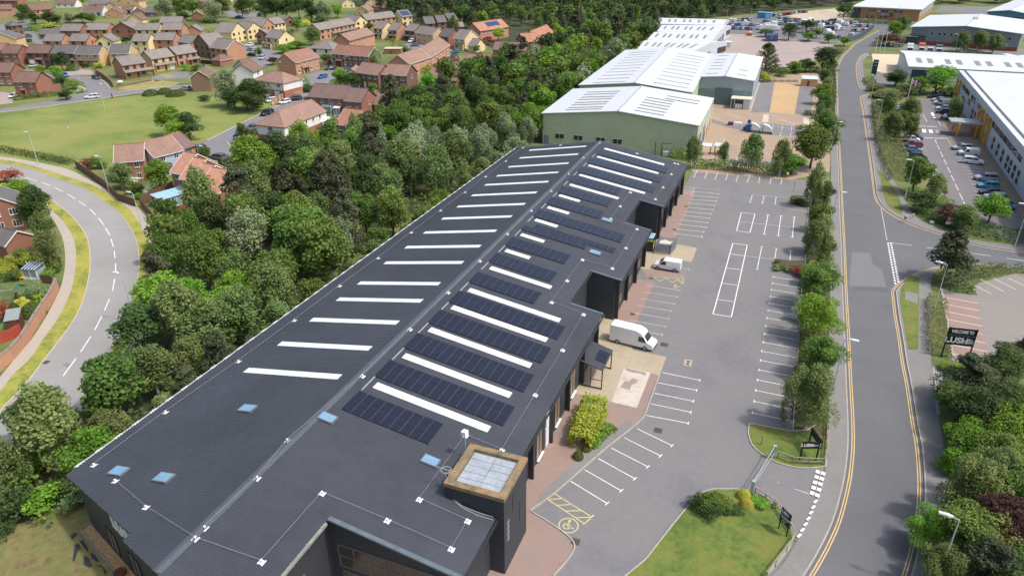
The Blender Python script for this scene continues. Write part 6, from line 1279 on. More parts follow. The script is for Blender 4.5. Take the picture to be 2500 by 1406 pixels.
# --- single trees and shrubs, each where it stands
TL=[('P',1985,955,'birch',9.5,3.3,'tall feathery birch at the near end of the car park hedge',2),('P',2000,868,'oak',6.5,3.0,'rounded tree second from the near end of the car park strip',2),('P',1998,772,'bright',7,3.2,'bright domed tree with white blossom beside it in the car park strip',2),('P',2003,690,'oak',8,3.5,'large rounded tree in the car park strip opposite the junction',2),('P',2012,612,'birch',7,2.4,'small birch leaning over the pavement opposite the side road',1),('P',1998,566,'birch',7.5,3.4,'wide birch in the car park strip beside the long white bays',1),('P',2004,525,'oak',6,2.6,'olive tree in the car park strip beside the street lamp',1),('P',1990,445,'birch',9.5,2.6,'slim birch with white trunk by the height barrier',1),('P',2015,470,'dark',5,2.2,'small dark tree beside the pavement past the height barrier',1),('P',1936,400,'bright',4.5,3.4,'rounded bright green shrubby tree at the far end of the car park',1),('P',1910,380,'birch',9,2.6,'slim birch left of the big dark oak behind the car park',1),('P',1836,364,'birch',10,3.4,'weeping birch standing in the yard behind the car park',1),('P',1769,372,'birch',6,2.0,'thin young birch beside the yard shelter',1),('P',1696,364,'birch',8.5,2.4,'birch against the right corner of the pale green warehouse',1),('P',1988,352,'oak',10.5,5.0,'big dark oak overhanging the pavement behind the car park',1),('P',2020,308,'oak',8.5,4.2,'tree by the far lamp post right of the tan yard',1),('P',2035,335,'birch',7,2.4,'feathery tree between the big oak and the road',1),('P',2011,250,'oak',7,3.0,'tree in the hedge line beside the tan yard, near end',1),('P',2008,225,'bright',7,3.2,'tree in the hedge line beside the tan yard, far end',1),('P',2022,205,'willow',5.5,3,'grey green bushy tree right of the timber shed',1),('P',2012,185,'oak',6,3,'green tree just above the timber shed',1),('P',2002,268,'birch',5,1.6,'thin pale sapling at the corner of the tan yard',1),('P',1872,143,'conifer',13,6.2,'spiky dark cypress with spreading branches beside the white roof',1),('P',2012,143,'dark',9.5,4.6,'dark cypress by the yard entrance on the main road',1),('P',2030,160,'conifer',6,3.6,'spiky low branches right of the dark cypress by the road',1),('P',1942,163,'bright',4.5,4.0,'wide green shrub at the edge of the pink yard, left',1),('P',1968,158,'dark',5,3.6,'dark shrub at the edge of the pink yard, right',1),('P',1905,175,'bush_oak',3,4,'low bush behind the shrub line of the pink yard',1),('P',1870,188,'bush_lime',3,3,'olive bush at the corner of the small grey warehouse',1),('P',1928,76,'dark',8,5.0,'dark tree right of the pair of blue containers',1),('P',1975,88,'oak',4.5,5,'scrubby tree along the compound edge, left',0),('P',1995,80,'oak',5,3.6,'scrubby tree along the compound edge, middle',0),('P',2024,93,'oak',4.5,3.4,'scrubby tree along the compound edge, right',0),('P',1870,80,'oak',4,5,'scrub left of the blue containers',0),('P',2062,28,'dark',10,5.4,'tree at the left end of the brick office',1),('P',2062,100,'oak',4.5,3.5,'scrubby tree beside the palisade fence by the road',0),('P',1970,62,'dark',7,4.4,'tree in the middle of the vehicle compound edge',0),('P',2025,122,'olive',2,8,'low olive bank beside the yard entrance',0),('P',2172,97,'copper',5.5,6.0,'dark copper tree beside the three flagpoles',1),('P',2203,60,'birch',10,5.0,'light green tree left of the grey office',1),('P',2185,72,'bright',8,4,'bright tree behind the dark copper tree',1),('P',2350,100,'birch',9,5,'leftmost of three trees in front of the grey office',1),('P',2393,96,'birch',9,5,'middle one of three trees in front of the grey office',1),('P',2430,104,'birch',8.5,5,'rightmost of three trees in front of the grey office',1),('P',2293,193,'bright',9,5.4,'spreading bright green tree in front of the long white shed',1),('P',2246,208,'bright',5.5,4,'low bright green tree beside the navy door',1),('P',2190,190,'dark',5.5,4.5,'dark tree at the corner of the pale concrete yard',1),('P',2215,220,'bush_dark',3.5,4.5,'dark bush below the bright trees by the retail car park',1),('P',2320,222,'bush_dark',2.6,7,'dark hedge bush at the top of the retail car park',1),('P',2165,228,'olive',2.5,7,'olive shrub bank by the car park entrance',1),('P',2140,215,'olive',2,4,'clipped olive bank at the road corner',1),('P',2172,250,'birch',8.5,3.6,'birch behind the road hedge, left of the flagpole',1),('P',2222,272,'birch',9,4,'birch right of the Union flag pole',1),('P',2180,305,'birch',8,3.8,'birch behind the road hedge by the near lamp post',1),('P',2228,308,'birch',7.5,3.4,'birch beside the parked silver cars',1),('P',2203,290,'oak',6,3,'small tree between the birches by the flagpole',1),('P',2334,262,'birch',7,3,'round tree hiding parked cars by the retail wall',1),('P',2240,420,'oak',8.5,3.8,'full olive tree at the near end of the retail hedge',1),('P',2290,450,'birch',5.5,3.2,'smaller tree right of the full olive tree',1),('P',2256,492,'dark',4,3.2,'dark shrub tree among the bright ground cover',1),('P',2325,520,'copper',3.5,3,'brownish shrub left of the red sign',1),('P',2360,525,'birch',5.5,3.2,'pale birch above the red sign',1),('P',2424,505,'bright',6,3.2,'bright round tree in front of the blue car',1),('P',2321,622,'pine',8.5,3.6,'pointed pine on the corner of the side road',1),('P',2372,925,'pine',6.5,4.0,'dark pine beside the big welcome sign',2),('P',2435,890,'dark',6,3.4,'dark tree right of the big welcome sign',2),('P',2494,862,'pine',6,2.4,'upright pine cut by the right edge',2),('P',2345,970,'oak',4.5,3,'shrubby tree on the left of the dark pines',2),('P',2400,1000,'dark',6.5,3.6,'dark tree in the lower right thicket',2),('P',2470,985,'dark',6.5,3.4,'dark tree in the lower right thicket by the frame edge',2),('P',2480,1050,'bright',6.5,3.6,'bright green tree in the lower right thicket by the frame edge',2),('P',2380,1075,'bright',5,3.2,'bright green tree overhanging the right pavement',2),('P',2430,1110,'oak',6,3.2,'green tree behind the overhanging bright one',2),('P',2388,1185,'birch',9,3.2,'weeping birch with white limbs above the lower right lamp',2),('P',2440,1150,'birch',8,2.8,'pale birch behind the weeping one at lower right',2),('P',2480,1200,'oak',7,3,'dense green tree by the right edge',2),('P',2270,1292,'bright',4.5,2.2,'small bright tree leaning over the yellow lines',2),('P',2370,1300,'oak',7,3,'tree right of the lower right lamp',2),('P',2450,1290,'copper',7.5,3.2,'reddish brown tree in the lower right corner',2),('P',2300,1375,'birch',5.5,2.4,'feathery tree on the bottom edge beside the road',2),('P',2420,1390,'pine',6.5,3,'grey green tree in the bottom right corner',2),('P',2480,1390,'oak',6,3,'olive tree in the very corner at bottom right',2),('P',2340,1250,'bush_bright',3,2.4,'bright bush at the foot of the weeping birch',2),('P',2335,1120,'bush_bright',3.5,2.4,'bright bush beside the right pavement',2),('P',2345,1040,'bush_oak',3,2.4,'leafy bush beside the right pavement below the pines',2),('P',2310,890,'bush_lime',1.2,1.2,'spiky leaved plant at the left post of the welcome sign',2),('P',2345,905,'bush_lime',1.4,1.5,'yellow green shrub at the right post of the welcome sign',2),('P',1713,1226,'bush_dark',1.7,1.5,'leftmost dark mound on the entrance lawn',2),('P',1742,1216,'bush_oak',2.0,1.6,'middle and tallest mound on the entrance lawn',2),('P',1768,1228,'bush_oak',1.6,1.5,'right mound on the entrance lawn',2),('P',1735,1240,'bush_dark',1.4,1.6,'front mound on the entrance lawn',2),('P',1790,1243,'bush_dark',.7,1.2,'low dark plant between the mounds and the yellow domes',2),('P',1850,1222,'bush_bright',.6,1.4,'low green plant right of the barrier post',2),('P',1817,1204,'yellow',.95,.72,'upper yellow domed shrub beside the barrier post',2),('P',1824,1227,'yellow',.95,.72,'lower yellow domed shrub beside the barrier post',2),('P',1491,1046,'bush_oak',.8,.8,'small tufted shrub at the tip of the paved bed',2),('P',1412,1108,'dome_hedge',.9,.65,'small dark round shrub at the near tip of the paved bed',2),('P',1432,1092,'dome_hedge',.7,.5,'tiny round shrub next to the near tip of the paved bed',2),('P',1960,762,'white',3,1.8,'white flowering shrub beside the bright domed tree',2),('c',1760,700,'bush_oak',.8,.7,'tufted shrub at the far left of the small planted bed',1),('c',1750,800,'pale',.9,.8,'pale tufted shrub on the left of the small planted bed',1),('c',1880,840,'bush_oak',.8,.8,'green tufted shrub in the small planted bed',1),('c',2000,870,'pale',.9,.8,'pale tufted shrub at the front of the small planted bed',1),('c',1755,865,'pale',.7,.7,'pale tuft at the front corner of the small planted bed',1),('c',2300,880,'bush_red',1.6,2.2,'brownish shrub at the right of the small planted bed',1),('P',1955,490,'bush_dark',1.6,2,'dark shrub in the bed by the height barrier',1),('P',1985,665,'lime',4.0,1.8,'lime green shrub in the car park strip by the small bed',1),('P',548,208,'willow',12.5,5.4,'tall pale green tree at the corner of the green',1),('P',600,232,'dark',9,5.6,'dark spreading tree behind the tall pale one',1),('P',570,240,'dark',6,4,'dark tree below the tall pale one by the green',1),('P',408,292,'bright',8.5,4.0,'left one of three trees clumped on the green',1),('P',458,306,'dark',7.5,4.0,'dark right one of three trees clumped on the green',1),('P',432,318,'bright',6,3.4,'front one of three trees clumped on the green',1),('P',589,322,'oak',6,2.2,'slim street tree in front of the blue covered trailer',1),('P',290,424,'birch',6.5,3,'leafy garden tree in front of the brown brick house',1),('P',384,424,'bright',7,3.8,'full green garden tree left of the tan terrace',1),('P',320,458,'bush_oak',2.4,2.6,'round layered shrub in the garden by the fence',1),('P',318,444,'white',2.2,2.2,'white flowering shrub behind the round layered one',1),('P',365,462,'white',2,1.8,'cream flowering shrub against the garden fence',1),('P',340,478,'bush_bright',1.2,1.4,'low green plant in the fence corner',1),('P',218,398,'bush_red',2.4,2.2,'reddish shrub at the garden corner by the road',1),('P',238,398,'bush_oak',2.8,2.4,'green shrub behind the fence beside the brown brick house',1),('P',500,372,'oak',3.2,2.2,'garden shrub beside parked cars left of the parking court',1),('P',552,412,'dome_dark',2,1.4,'clipped dark ball beside the tan terrace',1),('P',612,402,'lime',4,1.5,'golden conifer beside the white van',1),('E',480,1140,'pale',1.0,2.0,'low grey green shrub on the grass island',1),('P',92,498,'dark',8.5,3.2,'tall dark tree beside the chimney house',1),('P',70,520,'oak',5,2.6,'small tree between the chimney house and its garage',1),('P',103,566,'birch',8.5,2.9,'tall birch beside the garage by the footpath',1),('P',112,605,'birch',7.5,2.6,'birch behind the garden by the footpath',1),('P',126,645,'bush_oak',2.4,2.2,'shrub outside the brick garden wall',1),('P',45,462,'bright',5,3.2,'bright tree by the road above the chimney house',1),('P',15,430,'bush_red',3,3.4,'brownish bush at the left edge by the road',1),('P',22,462,'bush_lime',3.4,3,'yellow green bush behind the chimney',1),('V',420,420,'pale',2.6,2.2,'grey green cordyline bush by the brick garden wall',2),('V',450,510,'palm',1.6,1.0,'spiky yellow green palm by the brick garden wall',2),('V',370,620,'dome_hedge',2.0,1.7,'dark clipped round shrub by the brick garden wall',2),('V',65,650,'bush_red',2.6,2.0,'red leaved shrub in the walled garden',2),('V',170,640,'dome_dark',2.6,.9,'narrow dark clipped shrub in the walled garden',2),('V',265,560,'bush_yellow',1.8,1.1,'orange yellow flowering shrub in the walled garden',2),('V',485,535,'bush_yellow',.8,.6,'small bright yellow plant by the brick wall',2),('V',60,110,'bush_lime',2.6,1.9,'lime coloured shrub behind the play frame',2),('V',25,200,'bush_lime',2,1.6,'lime shrub left of the play frame',2),('V',130,240,'bush_oak',2,1.6,'green shrub behind the yellow chairs',2),('V',330,60,'bush_lime',2.6,2.2,'yellow green shrub behind the little greenhouse',2),('V',230,30,'bush_oak',3,2.2,'green shrub below the brick garage',2),('V',560,230,'bush_bright',1.4,1.6,'low green shrub beside the greenhouse fence',2),('V',40,905,'bush_bright',.9,.8,'leafy plant beside the dark shed',2),('F',450,190,'oak',9.5,5.0,'dark garden tree right of the top left lamp',1),('F',410,330,'dark',6,4.2,'lower dark tree right of the top left lamp',1),('F',640,340,'dark',7,5,'dark garden tree in the top left row, second from the lamp',1),('F',900,320,'dark',8,5.2,'dark garden tree in the top left row, third from the lamp',1),('F',1060,370,'dark',5.5,4.6,'dark garden tree in the top left row, fourth from the lamp',1),('F',1310,330,'willow',6,5,'pale garden tree in the top left row',1),('F',1560,330,'dark',6,4.4,'green garden tree below the white bungalow',1),('F',1730,340,'oak',6,4.6,'olive garden tree below the teal garage',1),('F',1540,25,'lime',6,4,'yellow green tree on the top edge',1),('F',30,180,'dark',4,3,'dark bush at the top left house',1),('F',690,570,'bush_lime',2.6,2.4,'bright garden shrub beside the garage block',1),('F',560,540,'bush_oak',2.6,5,'low hedge bush in the garden by the dark hipped house',1),('F',900,490,'bush_lime',2.4,7,'garden hedge behind the third row, left',1),('F',540,680,'dome_hedge',2,1.6,'round clipped bush by the blue car',1),('F',1150,1150,'dark',7.5,3.6,'dark fir like tree in front of the dark roofed house',1),('F',1070,1375,'bright',5.5,3,'small green tree by the blue car in the cul de sac',1),('F',790,1340,'bright',4,2.4,'green shrub behind the nearest red brick house',1),('F',1370,1280,'dome_hedge',2.6,2.4,'rounded clipped shrub below the dark roofed house',1),('F',2230,740,'bright',5,2.6,'bright young tree beside the small cream gable',1),('F',2400,770,'dark',4,3,'olive rounded tree right of the bright young one',1),('F',1880,1240,'bush_lime',2.4,2.6,'yellow green shrubs beside the buff house',1),('F',1650,1230,'bush_oak',2.4,1.6,'front garden shrub by the red garage door',1),('F',2170,1010,'bush_dark',2.4,2.4,'shrub in front of the buff gabled house',1),('A',570,775,'dark',4.5,3.2,'dark shrub on the street corner by the red brick house',1),('A',680,810,'bush_bright',3,3,'green shrubbery on the street corner',1),('A',620,900,'dark',3.5,2.8,'dark shrub beside the low brick garage wall',1),('A',770,850,'white',2.2,2.0,'white flowering shrub on the street corner',1),('A',640,915,'bush_yellow',1.2,1.2,'yellow flowering shrub on the street corner',1),('A',1435,880,'dome_dark',1.8,2.8,'dark rounded shrub at the top edge of the green, left',1),('A',1570,865,'dome_hedge',2,2.6,'rounded shrub at the top edge of the green, middle',1),('A',1670,885,'dome_hedge',1.8,3.4,'rounded shrub at the top edge of the green, right',1),('A',1760,640,'bush_bright',2.6,2.6,'green front garden shrub left of the blue bin',1),('A',1870,640,'bush_oak',2.8,3,'grey green front garden shrub beside the blue bin',1),('A',1960,930,'bush_dark',2,3,'dark shrub at the foot of the tall pale tree',1),('G',800,150,'willow',14,7.5,'tall grey green tree on the top edge, leftmost of the tall clump',1),('G',1060,120,'oak',13,7,'tall green tree on the top edge, second of the tall clump',1),('G',1310,110,'oak',12,6.5,'tall green tree on the top edge beside the orange house',1),('G',1700,190,'willow',14,7.5,'tall grey green tree standing behind the pole',1),('G',1880,130,'dark',12,6,'dark tree right of the tall grey green one',1),('G',2260,150,'dark',12,6.5,'dark tree above the parked blue car',1),('G',2400,40,'oak',11,6,'tree on the top edge above the street',1),('G',1150,300,'oak',6,5,'bushy tree behind the grey roofed house',1),('G',1580,370,'bush_lime',3,3,'garden shrub behind the brick shed',1),('H',350,160,'dark',13.5,7.5,'first tall dark tree above the orange gables',1),('H',560,150,'dark',14,7.5,'second tall dark tree above the orange gables',1),('H',780,170,'dark',14,7.5,'third tall dark tree above the orange gables',1),('H',1000,130,'dark',13.5,7,'fourth tall dark tree above the orange gables',1),('H',1230,190,'dark',13,7,'fifth tall dark tree above the orange gables',1),('H',1450,190,'willow',13,7,'tall grey green tree left of the cream bungalows',1),('H',1740,190,'bright',9,5,'green tree in front of the cream bungalow',1),('H',1400,370,'bush_dark',4,5,'low dark tree behind the long grey terrace',1),('H',960,470,'bright',6,3.2,'bright tree beside the yellow shrub',1),('H',1120,440,'bush_yellow',3.4,3.6,'bright yellow shrub between the houses',1),('H',1250,650,'birch',9.5,5.2,'pale feathery tree above the white hipped house',1),('H',850,570,'pale',3.5,4,'pale shrubs beside the bright tree',1),('H',980,840,'bright',4,5,'leafy shrubs in front of the cream chimney gable, right',1),('H',720,930,'bright',4,4.5,'leafy shrubs in front of the cream chimney gable, left',1),('H',1530,1110,'oak',4,3.2,'shrub beside the dark brick terrace',1),('H',2440,1080,'willow',8,4,'grey green tree at the right end of the dark terrace',1),('H',245,985,'oak',4,2.2,'small street tree by the silver car',1),('H',510,1160,'copper',3,2.8,'dark purple shrub at the left of the red brick pair',1),('H',2340,500,'oak',4,3,'green shrub below the cream gable of the terrace',1),('B',890,745,'bright',6.5,4,'leafy green tree left of the dark brick pair',1),('B',1000,760,'dark',5.5,3.6,'darker tree against the dark brick pair',1),('B',1205,835,'bright',3.4,2,'small bright tree in front of the dark brick pair',1),('B',605,865,'dark',5,2.8,'dark tree at the left end of the brown roofed block',1),('B',1760,655,'bush_lime',3,4.5,'yellow green shrubs below the brick terrace',1),('B',2405,330,'lime',6.5,4,'yellow green tree near the orange roof with panels',1),('B',2310,385,'red',4,2.8,'red leaved tree near the orange roof with panels',1),('B',2200,465,'oak',4,2.4,'small green tree by the yellow garage',1),('B',1500,465,'bush_oak',2.6,4,'garden shrubs beside the parked truck',1),('B',1400,400,'palm',3.5,1.8,'small palm by the garden sheds',1),('B',1175,255,'oak',4,2.6,'shrub tree between the terraces',1),('B',60,900,'dark',10,5.6,'big dark tree by the white hipped roof house',1),('B',100,990,'bush_oak',2.6,3.6,'shrubs at the corner of the green by parked cars',1),('B',520,1290,'bush_lime',2.6,3.2,'yellow green shrubs in front of the pale grey house',1),('B',450,1320,'bush_bright',2.4,2.4,'green shrubs beside the pale grey house',1),('B',690,1225,'bush_oak',2,1.6,'shrub beside the white conservatory',1),('B',800,1280,'palm',3.6,2.0,'reddish tipped palm beside the orange roofed house',1),('B',760,1090,'bush_oak',2.6,2.4,'shrub in front of the twin conservatories',1),('B',1990,530,'dome_hedge',2,2,'round bush in front of the red roofed house',1),('B',1040,1270,'bright',4,2.6,'green shrub hiding the porch of the orange roofed house',1),]
for t,x,y,k,h,r,lab,hi in TL:tree(t,x,y,k,h,r,lab,None,hi,.55)
# --- hedges
hedge('P',[(-20,366),(60,380),(120,390),(178,402)],1.6,1.2,'hedge','trimmed hedge along the lower edge of the green',20,.26)
hedge('P',[(1934,1048),(1940,985)],2.4,2.6,'hedge','tall dense hedge end block above the entrance lawn',34,.18)
hedge('P',[(1952,1035),(1970,860),(1978,745),(1983,655)],2.0,1.9,'hedge','hedge along the right side of the car park, near half',26,.2)
hedge('P',[(1983,645),(1996,560),(2000,480)],2.4,1.5,'dark','hedge along the right side of the car park, far half',24,.22)
hedge('P',[(1690,408),(1760,412),(1840,418),(1925,430)],3.0,1.7,'bright','bright green hedge closing the far end of the car park',24,.26)
hedge('P',[(1640,382),(1690,392)],2.4,1.8,'bright','bright green hedge beside the pale green warehouse corner',24,.26)
hedge('N',[(1890,630),(2080,650),(2250,650)],2.6,1.2,'dark','low dark hedge at the corner of the tan yard',24,.24)
hedge('P',[(2152,258),(2158,300),(2166,345),(2182,395),(2206,445)],5.5,1.5,'olive','broad olive hedge bank between the main road and the retail car park',16,.28)
hedge('P',[(2248,512),(2300,538),(2370,562),(2440,578),(2540,592)],5.0,1.3,'dark','broad dark hedge bank along the side road',16,.28)
hedge('P',[(2212,470),(2260,482),(2310,508)],5.0,0.9,'bright','bright ground cover bank at the near end of the retail car park',16,.26)
hedge('P',[(2282,735),(2284,790),(2290,870)],2.2,1.3,'olive','clipped hedge left of the block paved bays',30,.2)
hedge('P',[(2286,690),(2330,706),(2378,714)],2.0,1.1,'dark','short hedge above the block paved bays',26,.22)
hedge('P',[(2345,680),(2400,668),(2462,660)],2.4,1.0,'olive','hedge along the near side of the side road',24,.22)
hedge('P',[(2484,664),(2560,668)],2.2,1.0,'dark','hedge cut by the right edge beside the side road',24,.22)
hedge('A',[(130,962),(330,938),(550,915)],1.6,1.5,'hedge','clipped hedge in front of the nearest red brick house',18,.3)
hedge('P',[(2085,54),(2130,58),(2180,60)],4,1.4,'olive','low planting in front of the brick office',8,.5)
hedge('P',[(2260,138),(2330,134),(2420,140)],2.5,1.6,'dark','dark hedge between the lorries and the grey office',10,.45)
hedge('P',[(2135,106),(2170,112),(2205,116)],3,.9,'olive','low hedge beside the three flagpoles',10,.4)
hedge('P',[(2120,198),(2128,212),(2150,222)],3.5,1.2,'olive','rounded hedge corner by the retail entrance',14,.34)
hedge('P',[(1870,180),(1930,178),(2000,176)],2.5,1.8,'dark','dark hedge behind the parking bays of the tan yard',12,.36)
hedge('P',[(2024,290),(2030,240),(2030,180)],1.8,1.5,'dark','hedge between the tan yard and the main road',14,.34)
hedge('P',[(290,60),(380,56),(480,54),(560,60)],3,1.2,'hedge','hedge bank across the far gardens',6,.5)
hedge('P',[(1452,998),(1438,1040),(1414,1098)],2.4,1.9,'lime','dense yellow green shrub bank in the paved bed beside the warehouse',90,.26)
hedge('P',[(1484,1046),(1462,1064),(1436,1090)],1.6,.8,'bright','low green shrub edging on the kerb side of the paved bed',80,.22)
# ------------------------------------------------------------------ vehicles
def paint(n,c):return mat('paint_'+n,c,.35,.04,1.5,spec=.55,coat=.5)
PC=dict(white=paint('white',srgb(226,229,232)),black=paint('black',srgb(34,35,38)),navy=paint('navy',srgb(40,50,74)),silver=paint('silver',srgb(168,178,188)),grey=paint('grey',srgb(96,102,110)),blue=paint('blue',srgb(44,96,168)),turq=paint('turquoise',srgb(58,156,184)),crimson=paint('crimson',srgb(128,36,64)),red=paint('red',srgb(172,36,44)),steel=paint('steel_blue',srgb(92,122,152)),green=paint('green',srgb(44,84,80)),yellow=paint('yellow',srgb(214,188,60)),orange=paint('orange',srgb(204,96,40)))
M_TYRE=mat('tyre_rubber',srgb(40,40,42),.8,.1,3);M_RIM=mat('wheel_rim',srgb(150,152,156),.4,.05,3,metal=.4);M_CARG=glass('car_glass',srgb(36,42,48));M_LAMP=mat('lamp_lens',srgb(222,226,230),.15,.03,3);M_TAIL=mat('tail_lens',srgb(150,30,28),.25,.05,3);M_PLAS=mat('black_plastic',srgb(44,45,48),.6,.06,3)
ST=dict(hatch=(4.1,1.76,1.48),saloon=(4.6,1.8,1.45),suv=(4.55,1.86,1.68),estate=(4.65,1.82,1.5),smallvan=(4.5,1.83,1.86),bigvan=(6.2,2.05,2.72))
GH=dict(hatch=(-.49,-.40,.08,.27),saloon=(-.36,-.22,.08,.26),suv=(-.49,-.42,.10,.26),estate=(-.49,-.42,.08,.26))
def ring(x,zb,zt,w):return[(x,-w*.9,zb),(x,-w,zb+.16),(x,-w,zt-.14),(x,-w*.93,zt-.02),(x,0,zt+.02),(x,w*.93,zt-.02),(x,w,zt-.14),(x,w,zb+.16),(x,w*.9,zb)]
CARP={}
def car_parts(st):
 if st in CARP:return CARP[st]
 L,W,Hh=ST[st];w=W/2;b,g,P=MB(),MB(),{}
 van='van' in st
 if not van:
  zb=.93 if st=='hatch' else 1.08 if st=='suv' else .92
  tail=zb-.02 if st!='saloon' else zb+.03
  b.loft([ring(-L*.5,.45,tail-.22,w*.82),ring(-L*.485,.3,tail-.04,w*.95),ring(-L*.4,.24,tail,w),ring(L*.1,.22,zb,w),ring(L*.27,.22,zb-.02,w),ring(L*.40,.24,zb-.12,w*.97),ring(L*.475,.3,zb-.25,w*.88),ring(L*.5,.38,zb-.38,w*.72)])
  a0,a1,f1,f0=(q*L for q in GH[st]);zt=Hh-.05;wb,wt=w*.92,w*.74
  g.hexa([(a0,-wb,zb-.03),(f0,-wb,zb-.03),(f0,wb,zb-.03),(a0,wb,zb-.03),(a1,-wt,zt),(f1,-wt,zt),(f1,wt,zt),(a1,wt,zt)])
  b.loft([[(x,-ww,zt),(x,-ww*.95,zt+.045),(x,0,zt+.075),(x,ww*.95,zt+.045),(x,ww,zt)]for x,ww in((a1-.06,wt*.96),(a1+.2,wt*1.03),(f1-.2,wt*1.03),(f1+.05,wt*.97))])
  for s in(-1,1):
   for p,q in(((f0,wb*s,zb-.03),(f1,wt*s,zt+.02)),((a0,wb*s,zb-.03),(a1,wt*s,zt+.02)),((L*-.06,wb*1.0*s,zb-.03),(L*-.07,wt*s,zt+.02)),((a0+L*.1,wb*s,zb-.03),(a1+L*.07,wt*s,zt+.02))):b.beam(p,q,.075)
  hl,zl,tl=L*.462,zb-.24,-L*.492
  if st in('suv','estate'):
   for s in(-1,1):b.beam((a1+.2,wt*.85*s,zt+.11),(f1-.1,wt*.85*s,zt+.11),.05)
 else:
  big=st=='bigvan';zs=1.18 if big else 1.02;xs=[(-.5,Hh-.12),(-.485,Hh),(.10 if big else .05,Hh)]+([(.22,Hh-.25),(.27,2.05),(.365,1.32),(.455,1.12),(.492,.9),(.5,.7)]if big else[(.13,Hh-.06),(.29,1.12),(.44,.96),(.485,.8),(.5,.6)])
  b.loft([[(x*L,-ww*.94,.3),(x*L,-ww,.48),(x*L,-ww,min(zs,z-.05)),(x*L,-ww*(1-.10*max(0,z-zs)/max(.1,Hh-zs)),max(z-.1,.6)),(x*L,-ww*.8*(1-.1*max(0,z-zs)/max(.1,Hh-zs)),z),(x*L,ww*.8*(1-.1*max(0,z-zs)/max(.1,Hh-zs)),z),(x*L,ww*(1-.10*max(0,z-zs)/max(.1,Hh-zs)),max(z-.1,.6)),(x*L,ww,min(zs,z-.05)),(x*L,ww,.48),(x*L,ww*.94,.3)]for x,z,ww in((x,z,w*(.93 if x>.47 else .98 if x>.4 or x<-.49 else 1))for x,z in xs)])
  xa,za,xb,zb_=(.275*L,2.02,.36*L,1.36)if big else(.145*L,Hh-.13,.28*L,1.17)
  dx,dz=.035,.03
  g.poly([(xb+dx,-w*.80,zb_+dz),(xb+dx,w*.80,zb_+dz),(xa+dx,w*.72,za+dz),(xa+dx,-w*.72,za+dz)])
  for s in(-1,1):
   q=[(xb-.12*L*(1 if not big else .2),w*1.012*s,zs+.02),(xa-(.02 if big else .13)*L,w*.965*s,za-.06),(xa-(.13 if big else .19)*L,w*.965*s,za-.06),(xa-(.13 if big else .19)*L,w*1.012*s,zs+.02)]
   q=[(xb-.02*L,w*1.012*s,zs+.02),(xa+.005*L,w*.962*s,za-.08),(xa-.115*L,w*.962*s,za-.08),(xa-.115*L,w*1.012*s,zs+.02)]
   g.poly(q if s>0 else q[::-1])
  hl,zl,tl=L*.475,.78 if not big else .95,-L*.492
 P['body']=b.mesh('body',PC['white'],smooth=False);P['windows']=g.mesh('windows',M_CARG)
 for p in P['body'].polygons:p.use_smooth=False
 r=.34 if van else .32;wx=.32*L
 t=MB();t.tube((0,-.1,0),(0,.1,0),r,None,18);P['wheel']=t.mesh('wheel',M_TYRE);q=MB();q.tube((0,-.115,0),(0,.115,0),r*.66,None,14);P['rim']=q.mesh('rim',M_RIM)
 q=MB();q.hexa([(-.1,-.16,-.08),(.05,-.16,-.08),(.02,.16,-.08),(-.1,.16,-.08),(-.14,-.16,.08),(.0,-.16,.08),(-.03,.16,.08),(-.14,.16,.08)]);P['headlight']=q.mesh('headlight',M_LAMP)
 q=MB();q.box(-.03,.1,-.09,.09,-.15,.15);P['tail_light']=q.mesh('tail_light',M_TAIL)
 q=MB();q.box(L*.44,L*.505,-w*.8,w*.8,.3,.52);P['bumper']=q.mesh('bumper',M_PLAS)
 P['geo']=(L,w,r,wx,hl,zl,tl,Hh);CARP[st]=P;return P
def vehicle(st,colour,loc,rz,label,group=None,name=None,cat=None):
 P=car_parts(st);L,w,r,wx,hl,zl,tl,Hh=P['geo'];T=thing(name or('parked_van' if 'van' in st else 'parked_car'),label,cat or('van' if 'van' in st else 'car'),loc,rz,group)
 def part(n,m,par,l=(0,0,0),mt=None):
  o=bpy.data.objects.new(n,m);COL.objects.link(o);o.parent=par;o.location=l
  if mt:o.material_slots[0].link='OBJECT';o.material_slots[0].material=mt
  return o
 part('body',P['body'],T,mt=PC[colour]);part('windows',P['windows'],T);part('bumper',P['bumper'],T)
 for x in(-wx+.05,wx):
  for s in(-1,1):q=part('wheel',P['wheel'],T,(x,s*(w-.07),r));part('rim',P['rim'],q)
 for s in(-1,1):part('headlight',P['headlight'],T,(hl,s*w*.68,zl)).scale.y=1;part('tail_light',P['tail_light'],T,(tl,s*w*.82,.85 if Hh<2 else 1.1))
 return T
def veh(t,nx,ny,tx,ty,st,colour,label,group=None,**k):
 a,b=at(nx,ny,.5,t),at(tx,ty,.5,t);d=a-b;c=(a+b)/2;c.z=.012;return vehicle(st,colour,c,math.atan2(d.y,d.x),label,group,**k)
veh('P',1592,843,1501,820,'bigvan','white','large white high roof panel van parked on the concrete apron by the warehouse')
veh('P',1598,645,1661,655,'smallvan','white','small white panel van nosed up to the warehouse service corner')
G_='cars at the retail warehouse'
